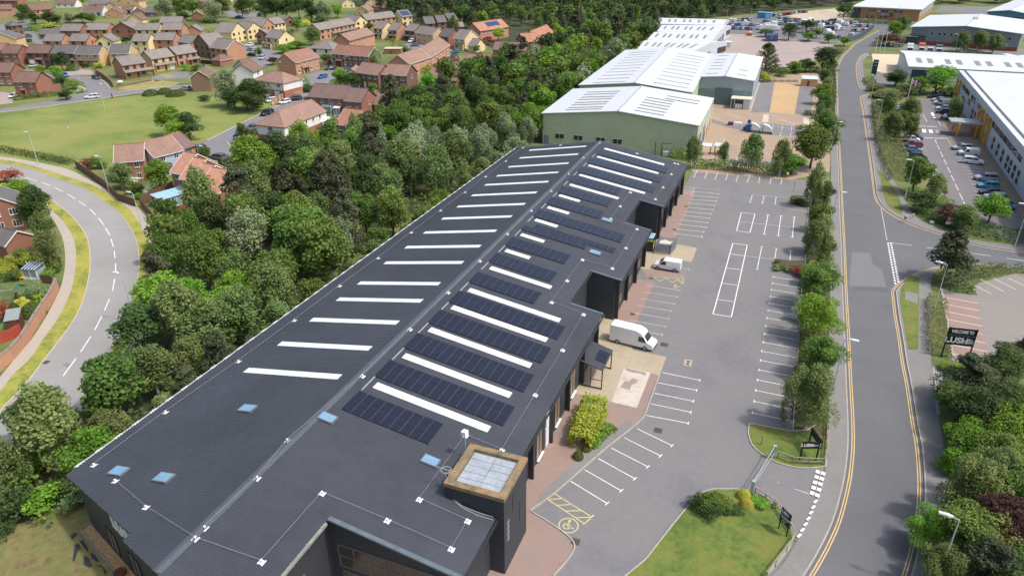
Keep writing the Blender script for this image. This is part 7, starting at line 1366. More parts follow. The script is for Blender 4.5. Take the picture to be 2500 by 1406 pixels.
for a in((850,470,1130,482,'estate','silver','silver people carrier parked at the top of the right hand retail bays'),(915,545,1235,562,'smallvan','white','white panel van between the silver carrier and the white car in the retail bays'),(1308,690,985,655,'suv','white','white car with dark roof bars parked nose to the retail wall'),(1150,900,1515,922,'suv','silver','silver blue off roader beside the turquoise hatchback'),(1200,1005,1520,1025,'hatch','turq','turquoise hatchback in the retail bays'),(1255,1098,1570,1125,'saloon','navy','navy car between the turquoise and the pale hatchback'),(1300,1170,1620,1190,'hatch','silver','pale silver hatchback half hidden by the bright round tree'),(1732,1325,1440,1270,'hatch','blue','bright blue car behind the bright round tree'),(1660,1240,1420,1205,'saloon','navy','dark blue car just behind the bright blue one'),(390,365,150,345,'hatch','white','white hatchback in the left hand retail bays'),(418,335,180,305,'saloon','navy','dark car behind the white hatchback at left'),(200,432,395,445,'hatch','crimson','crimson hatchback in the left hand retail bays'),(440,515,118,490,'saloon','steel','steel blue saloon in the left hand retail bays'),(512,615,210,585,'hatch','black','black hatchback nearest in the left hand retail bays'),(590,880,560,830,'hatch','silver','silver car glimpsed between the two round trees')):veh('K',*a,G_)
for a in((670,900,950,925,'estate','navy','dark estate car at the top of the retail car park'),(740,960,1050,985,'saloon','white','white car just behind the white panel van'),(752,1020,1100,1045,'smallvan','white','white panel van near the top of the retail car park'),(850,1125,1100,1140,'saloon','white','white car half hidden by the round tree'),(852,1190,1080,1205,'hatch','navy','dark blue car beside the half hidden white one'),(985,1310,1180,1340,'smallvan','green','dark green van beside the walkway canopy'),(135,1110,260,1095,'saloon','silver','silver car behind the flagpole, upper'),(130,1150,260,1165,'hatch','silver','silver car behind the flagpole, middle'),(330,1285,110,1265,'saloon','black','black car behind the foot of the flagpole')):veh('L',*a,G_)
G_='cars parked in the estate streets'
for a in(('A',805,930,950,920,'estate','white','white estate car driving past the green'),('A',960,755,870,730,'saloon','black','dark saloon at the kerb of the cul de sac'),('A',650,730,590,708,'hatch','blue','blue hatchback at the mouth of the cul de sac'),('A',420,650,500,650,'suv','black','black car on the drive by the white garage door'),('A',600,690,500,668,'hatch','navy','dark car in front of the dark fir like tree'),('A',285,638,350,622,'hatch','silver','silver car in front of the white garage door'),('A',100,930,155,905,'hatch','white','white and black small car on the drive at left'),('A',1720,845,1810,850,'hatch','silver','silver car by the black gabled house'),('A',1965,325,2040,318,'hatch','red','red car parked by the little brick garage'),('A',1920,345,1995,348,'saloon','silver','silver car in front of the red one'),('A',225,395,300,390,'hatch','navy','navy car by the garage block at left'),('A',2340,440,2420,425,'hatch','white','white car beside the cream gable'),('A',2350,470,2430,480,'estate','silver','silver car beside the cream gable'),('A',2350,520,2440,530,'hatch','black','black car half hidden by the silver ones'),('A',2230,165,2310,165,'hatch','blue','blue car under the far dark trees'),('A',1165,145,1215,140,'hatch','red','red car inside the open garage'),('B',115,575,190,540,'suv','silver','silver car driving in the street by the street tree'),('B',770,660,845,650,'suv','black','black car outside the dark brick terrace'),('B',690,745,775,725,'hatch','blue','blue car parked on the street bend'),('B',1410,920,1495,885,'smallvan','white','white van in front of the dark brick pair'),('B',1320,905,1365,880,'hatch','navy','dark car left of that white van'),('B',1255,910,1310,895,'hatch','grey','grey car in front of the dark brick pair'),('B',190,970,290,950,'hatch','white','white car outside the white garage door, left'),('B',325,985,415,965,'hatch','white','white car on the road by the fence'),('B',420,950,515,940,'suv','black','black car right of the white one by the fence'),('B',145,950,205,935,'hatch','silver','pale car half hidden behind the white one'),('B',160,1095,245,1070,'suv','black','black off roader beside the green'),('B',20,1225,110,1210,'hatch','grey','grey car by the blue covered trailer'),('B',1545,410,1610,385,'smallvan','white','white flatbed van outside the buff house'),('B',1560,440,1660,430,'hatch','navy','navy car in front of the flatbed van'),('B',1950,500,2040,495,'hatch','blue','blue car by the yellow gabled house'),('B',1950,575,2035,570,'saloon','red','red car on the red brick drive'),('B',1885,605,1960,600,'hatch','grey','grey car left of the red car'),('B',930,680,990,665,'hatch','grey','grey car in front of the mock timbered gable'),('B',100,160,150,145,'hatch','blue','small blue car at the far street lamp'),('D',830,520,950,490,'hatch','black','black car in the parking court behind the lamp'),('D',850,590,1000,575,'saloon','navy','dark car in front of the one behind the lamp'),('D',1180,650,1320,665,'estate','grey','grey car behind the tan terrace'),('D',1520,720,1360,770,'hatch','black','black hatchback behind the tan terrace gables'),('D',1590,860,1740,760,'estate','grey','dark grey car left of the big white van in the court'),('D',1730,850,2010,720,'bigvan','white','white high roof van in the parking court'),('D',2080,870,2200,790,'hatch','white','white car beside the bungalow'),('D',1870,120,1990,90,'hatch','grey','grey car behind the blue covered trailer'),('B',1,435,70,425,'hatch','white','white car on the brick drive below the cream gables'),('B',1370,890,1430,875,'hatch','blue','blue car between the grey and white ones')):veh(*a[:5],a[5],a[6],a[7],G_)
# far compound: whole cars small in the view, one mesh each
far_mesh={}
def far_car(st):
 if st in far_mesh:return far_mesh[st]
 L,W,Hh=ST[st];w=W/2;me=bpy.data.meshes.new('parked_car');P=car_parts(st);V,Fc,mi=[],[],[]
 for m,k in((P['body'],0),(P['windows'],1)):
  b=len(V);V+=[tuple(v.co)for v in m.vertices];Fc+=[tuple(i+b for i in p.vertices)for p in m.polygons];mi+=[k]*len(m.polygons)
 q=MB()
 for x in(-.3*L,.32*L):
  for s in(-1,1):q.tube((x,s*(w-.16),.32),(x,s*(w+.02),.32),.32,None,10)
 b=len(V);V+=q.v;Fc+=[tuple(i+b for i in f)for f in q.f];mi+=[2]*len(q.f)
 me.from_pydata(V,[],Fc);[me.materials.append(m)for m in(PC['white'],M_CARG,M_TYRE)];me.polygons.foreach_set('material_index',mi);me.update();far_mesh[st]=me;return me
def fcar(p,rz,st,c,where):
 o=bpy.data.objects.new('parked_van' if 'van' in st else 'parked_car',far_car(st));COL.objects.link(o);o.location=(p.x,p.y,.012);o.rotation_euler.z=rz;o.material_slots[0].link='OBJECT';o.material_slots[0].material=PC[c]
 tag(o,('%s %s in the vehicle compound, '%(c.replace('steel','steel blue').replace('turq','turquoise'),'van' if 'van' in st else 'car'))+where,'van' if 'van' in st else 'car','vehicles in the compound')
rc=random.Random(3);CC=['white']*5+['silver']*3+['navy','black','grey','blue','red','navy','black']
for(x0,y0,x1,y1,n,az,sts,where)in((740,250,1080,215,9,80,'h','row along the trees'),(1110,200,1310,190,3,60,'s','right end of the row along the trees'),(830,290,1260,320,11,95,'h','second row'),(800,325,1200,350,10,95,'h','third row'),(780,350,960,375,5,95,'s','third row, left part'),(1000,375,1200,380,4,90,'h','behind the dark tree'),(1250,370,1400,320,5,60,'b','white vans in the middle'),(1430,350,1560,340,4,90,'h','middle row'),(1560,370,1730,360,6,90,'h','middle row, right part'),(1650,325,1760,320,4,90,'s','back row by the fence'),(1780,365,1940,385,5,75,'b','white vans near the road'),(1410,395,1480,395,2,90,'h','front of the middle'),(1500,425,1560,425,2,80,'b','front of the middle'),(1580,430,1880,450,8,75,'s','front row of vans and cars'),(1740,425,1800,460,2,70,'b','front row'),(1970,350,2080,365,3,80,'h','beside the palisade fence, back'),(2010,400,2300,405,7,80,'h','beside the palisade fence, middle'),(1990,470,2230,470,6,80,'h','beside the palisade fence, front'),(120,340,240,350,2,95,'b','left end by the factory bays'),(250,310,480,305,4,95,'s','back left'),(120,390,330,385,6,95,'h','left side, second row'),(350,370,420,380,2,95,'b','left side'),(440,385,620,395,5,95,'h','left side, middle row'),(130,435,480,445,9,95,'h','left side, front row'),(540,440,890,455,8,95,'b','row of white vans above the blue containers'),(650,395,850,385,5,95,'b','second row of white vans above the blue containers'),(640,335,740,335,2,95,'s','by the blue cabin'),(1610,510,1720,530,3,70,'b','white vans by the near hedge'),(1740,570,1810,575,2,70,'s','by the near hedge'),(1320,505,1400,465,3,80,'h','glimpsed behind the scrub')):
 for i in range(n):
  f=(i+.5)/n;p=at(x0+(x1-x0)*f,y0+(y1-y0)*f,.4,'M');st=dict(h=rc.choice(['hatch','saloon','estate']),s=rc.choice(['suv','hatch','estate']),b=rc.choice(['bigvan','smallvan','bigvan']))[sts]
  fcar(p,R(az+rc.uniform(-5,5)),st,'white' if sts=='b' and rc.random()<.85 else rc.choice(CC),where)
# lorries, trailers, containers
def lorry(t,x,y,rz,L,cab,box,label):
 p=at(x,y,0,t);T=thing('lorry',label,'lorry',p,R(rz),'lorries behind the long white shed')
 MB().loft([[(L/2-2.1,-1.2,.7),(L/2-2.1,1.2,.7),(L/2-2.1,1.2,3.0),(L/2-2.1,-1.2,3.0)],[(L/2-.4,-1.2,.7),(L/2-.4,1.2,.7),(L/2-.4,1.15,2.9),(L/2-.4,-1.15,2.9)],[(L/2,-1.15,.6),(L/2,1.15,.6),(L/2-.05,1.1,1.7),(L/2-.05,-1.1,1.7)]]).build('cab',PC[cab],T)
 MB().hexa([(L/2-.06,-1.05,1.75),(L/2-.03,1.05,1.75),(L/2-.36,1.0,2.7),(L/2-.36,-1.0,2.7),(L/2,-1.05,1.75),(L/2,1.05,1.75),(L/2-.3,1.0,2.7),(L/2-.3,-1.0,2.7)]).build('windscreen',M_CARG,T)
 if box:MB().box(-L/2,L/2-2.2,-1.25,1.25,1.0,3.9).build('cargo_box',PC[box]if box in PC else MATS[box],T)
 MB().box(-L/2,L/2-.5,-1.0,1.0,.6,.98).build('chassis',M_PLAS,T)
 for wx_ in(-L/2+1,L/2-1.4):
  for s in(-1,1):MB().tube((wx_,s*.95,.48),(wx_,s*1.22,.48),.48,None,12).build('wheel',M_TYRE,T)
lorry('P',2219,131,-95,7,'white','white','white lorry farthest left behind the long shed');lorry('P',2247,130,-95,9,'white','M_BRICKO_' if False else 'orange','lorry with white front and tall rusty sided box');lorry('P',2268,132,-95,6,'white',None,'small white cab lorry right of the tall box');lorry('P',2289,134,-95,6,'white','grey','white cab lorry with low dark body')
M_TRL=mat('white_trailer',srgb(224,226,228),.5,.04,.5);M_ORG=mat('orange_band',srgb(206,92,48),.5,.05,1)
for i,(x,y)in enumerate(((2440,146),(2480,140),(2520,144))):
 p=at(x,y,3.6);p.z=0;T=thing('box_trailer',('white box trailer with orange wedge, left one behind the long shed roof','white box trailer with orange arc, middle one behind the long shed roof','white box trailer cut by the right edge behind the long shed roof')[i],'trailer',p,R(-60),'white trailers');MB().box(-6,6,-1.25,1.25,1.1,4.0).build('cargo_box',M_TRL,T);MB().hexa([(-2,-1.29,2.2),(5.9,-1.29,2.2),(5.9,-1.26,2.2),(-2,-1.26,2.2),(1,-1.29,3.4),(5.9,-1.29,3.0),(5.9,-1.26,3.0),(1,-1.26,3.4)]).build('band',M_ORG,T);MB().box(-6,6,-1,1,.5,1.08).build('chassis',M_PLAS,T)
M_CONT=mat('blue_container_steel',srgb(52,76,128),.55,.1,1);bands(M_CONT,'XY',.35,.18)
for i,(x,y)in enumerate(((722,640),(818,640))):
 p=at(x,y,0,'M');T=thing('shipping_container','blue steel container on the pink yard, %s of the pair'%('left','right')[i],'container',p,R(2),'pair of blue containers');MB().box(-1.35,1.35,0,9,.1,2.9).build('body',M_CONT,T)
 for s in(-1,1):MB().box(min(0,s*1.28)+(.03 if s>0 else 0),max(0,s*1.28)-(.03 if s<0 else 0),-.08,-.005,.2,2.8).build('door',M_CONT,T)
 for s in(-.9,-.4,.4,.9):MB().box(s-.03,s+.03,-.14,-.09,.3,2.7).build('locking_bar',M_GALV,T)
p=at(105,730,0,'M');T=thing('storage_container','white storage container beside the factory bays','container',p,R(4));MB().box(-1.3,1.3,0,3.4,.05,2.5).build('body',M_WHITEM,T);MB().box(-1.1,1.1,-.06,-.005,.15,2.3).build('door',M_SILVER,T)
p=at(428,550,0,'M');T=thing('skip','orange skip on the pink yard','skip',p);MB().hexa([(-1.2,-.7,.1),(1.2,-.7,.1),(1.2,.7,.1),(-1.2,.7,.1),(-1.7,-.9,1.4),(1.7,-.9,1.4),(1.7,.9,1.4),(-1.7,.9,1.4)]).build('body',PC['orange'],T);MB().box(-.5,1.3,-.6,.6,1.42,1.9).build('load',M_WHITEM,T)
p=at(650,285,0,'M');T=thing('site_cabin','bright blue cabin at the back of the vehicle compound','cabin',p,R(-15));MB().box(-4,4,0,3,.1,3.2).build('body',mat('cabin_blue',srgb(70,140,196),.5,.08,1),T);MB().box(-4.1,4.1,-.1,3.1,3.22,3.4).build('roof',mat('cabin_roof',srgb(150,206,226),.5,.05,1),T);MB().box(1,3.6,-.06,-.005,.2,2.8).build('door',mat('cabin_door',srgb(170,220,232),.5,.05,1),T)
p0=at(1975,590,0,'M');T=thing('covered_trailer','grey covered trailer beside the palisade fence','trailer',p0,R(80));MB().loft([[(x,y,z)for y,z in((-1.2,.4),(-1.2,2.2),(-.7,2.8),(.7,2.8),(1.2,2.2),(1.2,.4))]for x in(-2.2,2.2)]).build('cover',PC['silver'],T);[MB().tube((0,s*.9,.35),(0,s*1.15,.35),.35,None,10).build('wheel',M_TYRE,T)for s in(-1,1)]
a,b=at(1560,330,0,'D'),at(1985,370,0,'D');d=b-a;c=(a+b)/2+Vector((0,1.2,0))
T=thing('covered_trailer','blue tarpaulin covered trailer beside the pale grey house','trailer',c,math.atan2(d.y,d.x));Lh=d.length/2;MB().loft([[(x,y,z*k)for y,z in((-1.2,.5),(-1.25,1.9),(-.5,2.5),(.5,2.5),(1.25,1.9),(1.2,.5))]for x,k in((-Lh,.6),(-Lh*.5,.95),(Lh*.2,1.02),(Lh,1.1))]).build('cover',mat('blue_tarpaulin',srgb(58,84,140),.6,.15,1.5),T)
for s in(-1,1):MB().tube((0,s*.8,.3),(0,s*1.1,.3),.34,None,10).build('wheel',M_TYRE,T)
# ------------------------------------------------------------------ street furniture, signs, people, gardens
M_POLE=mat('lamp_post_grey',srgb(188,192,196),.5,.05,2)
def lamp(t,x,y,az,label,H=8.0,plates=False,far=False):
 """street lamp found by its top; az = direction of the arm in degrees"""
 p=at(x,y,H,t);p.z=0;T=thing('street_lamp',label,'street lamp',p,R(az),'street lamps')
 b=MB();b.tube((0,0,0),(0,0,1.4),.11,.1,8);b.tube((0,0,1.4),(0,0,H),.075,.045,8);b.tube((0,0,H),(.5,0,H+.08),.04,None,6);b.build('post',M_POLE,T)
 MB().loft([[(.45,-.06,H+.02),(.45,.06,H+.02),(.45,.06,H+.16),(.45,-.06,H+.16)],[(.8,-.17,H+.02),(.8,.17,H+.02),(.8,.15,H+.2),(.8,-.15,H+.2)],[(1.5,-.14,H+.05),(1.5,.14,H+.05),(1.5,.1,H+.17),(1.5,-.1,H+.17)]]).build('lamp_head',M_WHITEM,T)
 if plates:MB().box(-.9,.9,-.13,-.08,3.0,3.45).build('sign_plate',mat('pale_blue_plate',srgb(190,208,220),.5,.05,2),T);MB().box(-.24,.24,.08,.13,2.3,2.85).build('notice',M_WHITEM,T)
for a in(('P',2062.7,828.4,0,'street lamp on the left pavement beside the lower car park hedge'),('P',2313,646,165,'street lamp by the clipped hedge near the welcome sign'),('O',725,505,0,'street lamp on the left pavement opposite the small grass verge'),('O',1455,205,180,'street lamp in front of the full olive tree'),('P',2342.6,1268.7,170,'street lamp rising out of the trees at lower right'),('P',2512,500,180,'street lamp cut by the right edge by the side road'),('T',290,1053,5,'street lamp with blue plate at the lower left bend',8,True),('P',296.4,669.8,180,'street lamp with sign plates casting a shadow over the curved road',8,True),('P',324.1,471.7,180,'street lamp by the fence end on the curved road'),('P',243.5,383.3,180,'street lamp standing before the brown brick house'),('C',270,-62,180,'street lamp at the hedge of the green'),('J',1085,718,180,'street lamp at the car park entrance by the retail hedge'),('J',1155,960,180,'street lamp behind the olive hedge bank'),('J',712,1165,0,'street lamp under the trees right of the tan yard'),('J',705,408,0,'street lamp with a square frame at the pink yard entrance'),('J',812,258,0,'street lamp by the olive bank at the pink yard'),('J',965,186,0,'street lamp at the palisade fence, near one'),('J',1103,113,0,'street lamp at the palisade fence, far one'),('J',757,28,0,'street lamp on the tan yard at the top'),('J',1030,535,180,'street lamp beside the dark blue totem'),('J',1880,330,180,'street lamp in front of the grey office'),('J',1310,60,0,'street lamp in front of the brick office'),('A',705,572,180,'street lamp on the drive of the buff house'),('A',935,800,0,'street lamp on the green behind the white estate car'),('F',270,110,180,'tall street lamp at top left'),('F',675,630,0,'street lamp by the garage block'),('G',440,38,0,'street lamp on the top edge beside the buff gable'),('G',1505,525,0,'street lamp beside the red car'),('G',335,148,0,'slim street lamp before the gabled bungalow'),('H',205,22,0,'street lamp on the far street by the dark trees'),('H',198,930,180,'street lamp beside the small street tree'),('H',605,1190,0,'street lamp before the blank brick gable of the red pair'),('B',520,760,0,'street lamp at the corner of the white hipped house'),('B',795,650,0,'street lamp on the street bend by the blue car'),('E',765,258,0,'street lamp behind the pale grey house'),('D',860,440,0,'street lamp in the parking court'),('B',1358,300,0,'street lamp among the narrow houses'),('I',1105,483,0,'far lamp on the grass strip by the white warehouse'),('I',860,640,0,'near lamp on the grass strip by the white warehouse'),('M',480,55,0,'lamp post at the back left of the compound'),('M',112,98,0,'lamp post behind the factory bays'),('B',940,540,0,'street lamp before the long dark brick terrace')):lamp(*a)
M_SIGN=mat('black_sign_face',srgb(24,25,30),.45,.05,2)
def board(T,a,b,z0,z1,m,name='board',th=.12):
 u=(b-a).normalized();n=Vector((-u.y,u.x,0))*th/2
 return MB().hexa([tuple(p+Vector((0,0,z0)))for p in(a-n,b-n,b+n,a+n)]+[tuple(p+Vector((0,0,z1)))for p in(a-n,b-n,b+n,a+n)]).build(name,m,T)
def words(T,a,b,s,z,txt,size,sx=1.0,bold=.015,th=.12,m=None,flip=False,align='CENTER'):
 u=(b-a).normalized();n=Vector((u.y,-u.x,0));p=a.lerp(b,s)+n*(th/2+.012)+Vector((0,0,z))
 letters(txt,size,'lettering',m or M_WLET,p,(R(90),0,math.atan2(u.y,u.x)),.006,bold,T,sx,align)
# big welcome board by the block paved bays
a,b=at(2297,871),at(2363,878.5)
T=thing('welcome_sign','big black welcome board on two tall posts beside the block paved bays','sign')
for p in(a,b):MB().beam((p.x,p.y,0),(p.x,p.y,4.55),.16).build('post',M_SIGN,T)
board(T,a,b,3.55,4.5,M_SIGN);board(T,a,b,2.05,3.4,M_SIGN);board(T,a,b,3.42,3.53,mat('grey_strip',srgb(92,98,112),.5,.05,2),'strip',.16)
w_=(b-a).length;words(T,a,b,.5,4.02,'WELCOME TO',.62,w_/5.0 if w_<5 else 1,.02);words(T,a,b,.37,2.72,'LUSH',1.12,1.0,.045)
for k,tx in enumerate(('FRESH','HANDMADE','COSMETICS')):words(T,a,b,.815,2.98-.26*k,tx,.25,1.0,.008)
# angled entrance sign on the upper lawn
a,b,c=at(965,675,0,'W'),at(1222,675,0,'W'),at(1105,450,0,'W')
T=thing('entrance_sign','black V shaped entrance sign with the number one on the upper lawn','sign')
for p in(a,b,c):MB().beam((p.x,p.y,0),(p.x,p.y,2.6),.16).build('post',M_SIGN,T)
b2=b+(b-a)*.14;board(T,a,b2,1.75,2.6,M_SIGN);board(T,b2+Vector((0,.15,0)),c,1.75,2.6,M_SIGN)
words(T,a,b2,.22,2.2,'LUSH',.52,1,.02);words(T,a,b2,.9,2.17,'1',.72,1,.02)
for k,tx in enumerate(('FRESH','HANDMADE','COSMETICS')):words(T,a,b2,.49,2.32-.11*k,tx,.11,1,.003)
words(T,a,b2,.72,2.17,'UNIT',.16,1,.004)
a,b=at(207,820,0,'X'),at(300,915,0,'X');T=thing('direction_sign','black direction board on two posts at the corner of the lower lawn','sign')
for p in(a,b):MB().beam((p.x,p.y,0),(p.x,p.y,2.7),.1).build('post',M_SIGN,T)
e=(b-a)*.1;board(T,a-e,b+e,1.2,2.7,M_SIGN);words(T,a-e,b+e,.36,2.4,'LUSH',.46,1,.02);words(T,a-e,b+e,.5,1.95,'FRESH HANDMADE',.17,1,.005);words(T,a-e,b+e,.5,1.75,'COSMETICS',.17,1,.005);board(T,a.lerp(b,.22),a.lerp(b,.7),1.42,1.5,M_WLET,'arrow',.15)
a,b=at(1740,845,0,'O'),at(1815,850,0,'O');T=thing('estate_sign','red and white board on two posts among the shrubs of the side road','sign')
for p in(a,b):MB().beam((p.x,p.y,0),(p.x,p.y,2.2),.1).build('post',M_PLAS,T)
board(T,a,b,1.35,2.3,mat('red_sign_face',srgb(190,44,46),.5,.05,2));board(T,a,b,.75,1.33,M_WLET,'lower_board');[board(T,a.lerp(b,.1),a.lerp(b,q),z,z+.1,M_WLET,'text_line',.15)for q,z in((.5,2.0),(.75,1.8),(.6,1.55))]
a,b=at(1592,815,0,'O'),at(1635,825,0,'O');T=thing('street_nameplate','low white street nameplate at the side road corner','sign');board(T,a,b,.45,.85,M_WLET,'plate',.06);[MB().beam((p.x,p.y,0),(p.x,p.y,.45),.08).build('post',M_PLAS,T)for p in(a.lerp(b,.1),a.lerp(b,.9))]
a=at(2132,184);T=thing('totem_sign','tall dark blue totem sign with white outline emblem by the pale concrete yard','sign',a);MB().box(-.9,.9,-.2,.2,0,5.6).build('panel',mat('totem_blue',srgb(30,58,84),.45,.05,1),T)
o=MB();[o.beam((.55*math.cos(k*.35),-.24,4.6+.4*math.sin(k*.35)),(.55*math.cos((k+1)*.35),-.24,4.6+.4*math.sin((k+1)*.35)),.07)for k in range(9)];o.beam((-.6,-.24,4.6),(.6,-.24,4.6),.07);o.build('emblem',M_WLET,T);MB().box(-.4,.4,-.23,-.2,3.5,3.65).build('text_line',M_WLET,T)
T=thing('small_sign','little white notice at the hedge corner of the tan yard','sign',at(2182,655,0,'N'));MB().box(-.05,.05,-.05,.05,0,1.2).build('post',M_GALV,T);MB().box(-.5,.5,-.1,-.05,1.0,2.1).build('board',M_WLET,T)
T=thing('warning_sign','white triangular warning board by the green van','sign',at(720,110,0,'K'));MB().box(-.04,.04,-.04,.04,0,1.6).build('post',M_GALV,T);MB().hexa([(-.7,-.1,1.6),(.7,-.1,1.6),(.7,-.06,1.6),(-.7,-.06,1.6),(-.03,-.1,2.7),(.03,-.1,2.7),(.03,-.06,2.7),(-.03,-.06,2.7)]).build('board',M_WLET,T)
# flagpoles
for i,(x,y)in enumerate(((1078,512),(1121,502),(1163,500))):
 T=thing('flagpole','%s of three bare white flagpoles at the yard gate'%('leftmost','middle one','rightmost')[i],'flagpole',at(x,y,0,'J'),0,'three white flagpoles');MB().tube((0,0,0),(0,0,9),.09,.05,8).build('pole',M_WHITEM,T);MB().tube((0,0,9),(0,0,9.15),.1,None,8).build('finial',M_GALV,T)
p=at(190,1320,0,'L');T=thing('flagpole','tall white flagpole flying a Union flag in front of the retail car park','flagpole',p);MB().tube((0,0,0),(0,0,11.6),.11,.06,8).build('pole',M_WHITEM,T)
Wv=lambda s:.35*math.sin(s*4.2)
fl=MB();N_=10
def fp_(s,z):return(s*2.4,Wv(s),11.3-s*.9-(1-z)*1.5)
for i in range(N_):fl.poly([fp_(i/N_,0),fp_((i+1)/N_,0),fp_((i+1)/N_,1),fp_(i/N_,1)])
fo=fl.build('flag',mat('flag_blue',srgb(40,52,110),.8,.1,2),T)
def strip(q,m,nm,off):
 mb=MB()
 for(s0,z0),(s1,z1),hw in q:
  for i in range(8):
   A_,B_=[(s0+(s1-s0)*k/8,z0+(z1-z0)*k/8)for k in(i,i+1)];v=abs(s1-s0)<.01
   c4=[(A_[0]-hw*v,A_[1]-hw*(not v)),(B_[0]+hw*v*-1 if v else B_[0],B_[1]-hw*(not v)),(B_[0]+hw*v,B_[1]+hw*(not v)),(A_[0]+hw*v,A_[1]+hw*(not v))]
   for sg in(-1,1):mb.poly([(fp_(*c)[0],fp_(*c)[1]+off*sg,fp_(*c)[2])for c in c4])
 mb.build(nm,m,fo)
strip([((0,.05),(1,.95),.09),((0,.95),(1,.05),.09),((0,.5),(1,.5),.17),((.5,0),(.5,1),.11)],mat('flag_white',srgb(226,226,226),.8,.05,2),'white_cross',.012);strip([((0,.05),(1,.95),.035),((0,.95),(1,.05),.035),((0,.5),(1,.5),.1),((.5,0),(.5,1),.065)],mat('flag_red',srgb(178,36,52),.8,.05,2),'red_cross',.022)
# swing barrier, height barrier, rails
a,b=at(1886,1119),at(1833.6,1206)
T=thing('swing_barrier','long grey swing barrier between two thick posts across the car park entrance','barrier')
M_BARR=mat('barrier_grey',srgb(150,168,180),.5,.06,2)
for p in(a,b):MB().box(p.x-.16,p.x+.16,p.y-.16,p.y+.16,0,1.75).build('post',M_BARR,T)
MB().tube(a+Vector((0,0,1.65)),b+Vector((0,0,1.65)),.05,None,6).build('rail',M_GALV,T);MB().tube(a+Vector((.15,.1,.9)),b+Vector((.15,.1,1.5)),.04,None,6).build('rail',M_GALV,T)
a,b=at(2330,268,0,'Y'),at(2332,268,0,'Y')+Vector((3.4,0,0));T=thing('height_barrier','grey goalpost height barrier in the far corner of the car park','barrier')
for p in(a,b):MB().tube(p,p+Vector((0,0,2.3)),.07,None,8).build('post',M_GALV,T)
MB().tube(a+Vector((0,0,2.3)),b+Vector((1.2,0,2.3)),.07,None,8).build('beam',M_GALV,T);MB().tube(a+Vector((0,0,.7)),b+Vector((0,0,.7)),.04,None,8).build('rail',M_GALV,T)
M_TIMB=mat('weathered_timber',srgb(150,144,132),.85,.2,3)
def rails(t,pts,label,h=.95,n=2,sp=1.9):
 P_=PP(t,*pts);T=thing('rail_fence',label,'fence',P_[0]);o=P_[0]
 for a,b in zip(P_[:-1],P_[1:]):
  a,b=a-o,b-o;L=(b-a).length;k=max(1,round(L/sp))
  for i in range(k+(b==P_[-1]-o)):p=a.lerp(b,i/k);MB().box(p.x-.06,p.x+.06,p.y-.06,p.y+.06,0,h).build('post',M_TIMB,T)
  for j in range(n):z=h-.06-j*.42;MB().beam(a+Vector((0,0,z)),b+Vector((0,0,z)),.09).build('rail',M_TIMB,T)
rails('W',[(620,625),(860,715),(1110,730),(1345,735),(1385,640),(1408,330),(1420,40)],'low weathered timber rail round the upper entrance lawn')
rails('X',[(150,530),(240,650),(345,830),(405,970),(300,1110),(160,1290),(50,1440)],'low weathered timber rail along the lower entrance lawn')
rails('W',[(270,1190),(430,1290),(590,1420)],'low timber rail from the barrier post to the direction board')
M_PAL=mat('palisade_steel',srgb(150,164,174),.5,.08,2)
P_=PP('M',(2000,640),(2160,560),(2330,440));T=thing('palisade_fence','tall grey palisade fence curving beside the road at the compound','fence',P_[0])
for a,b in zip(P_[:-1],P_[1:]):
 L=(b-a).length;f=MB()
 for i in range(int(L/.45)):p=a.lerp(b,i*.45/L)-P_[0];f.box(p.x-.12,p.x+.12,p.y-.12,p.y+.12,.05,2.6)
 f.beam(a-P_[0]+Vector((0,0,2.2)),b-P_[0]+Vector((0,0,2.2)),.1);f.build('panel',M_PAL,T)
P_=PP('M',(1790,285),(1500,205),(1330,200));T=thing('mesh_fence','thin grey fence across the tan yard at the top','fence',P_[0])
for a,b in zip(P_[:-1],P_[1:]):
 L=(b-a).length;n=int(L/3)
 for i in range(n+1):p=a.lerp(b,i/n)-P_[0];MB().box(p.x-.05,p.x+.05,p.y-.05,p.y+.05,0,2.2).build('post',M_PAL,T)
 MB().beam(a-P_[0]+Vector((0,0,2.1)),b-P_[0]+Vector((0,0,2.1)),.08).build('rail',M_PAL,T)
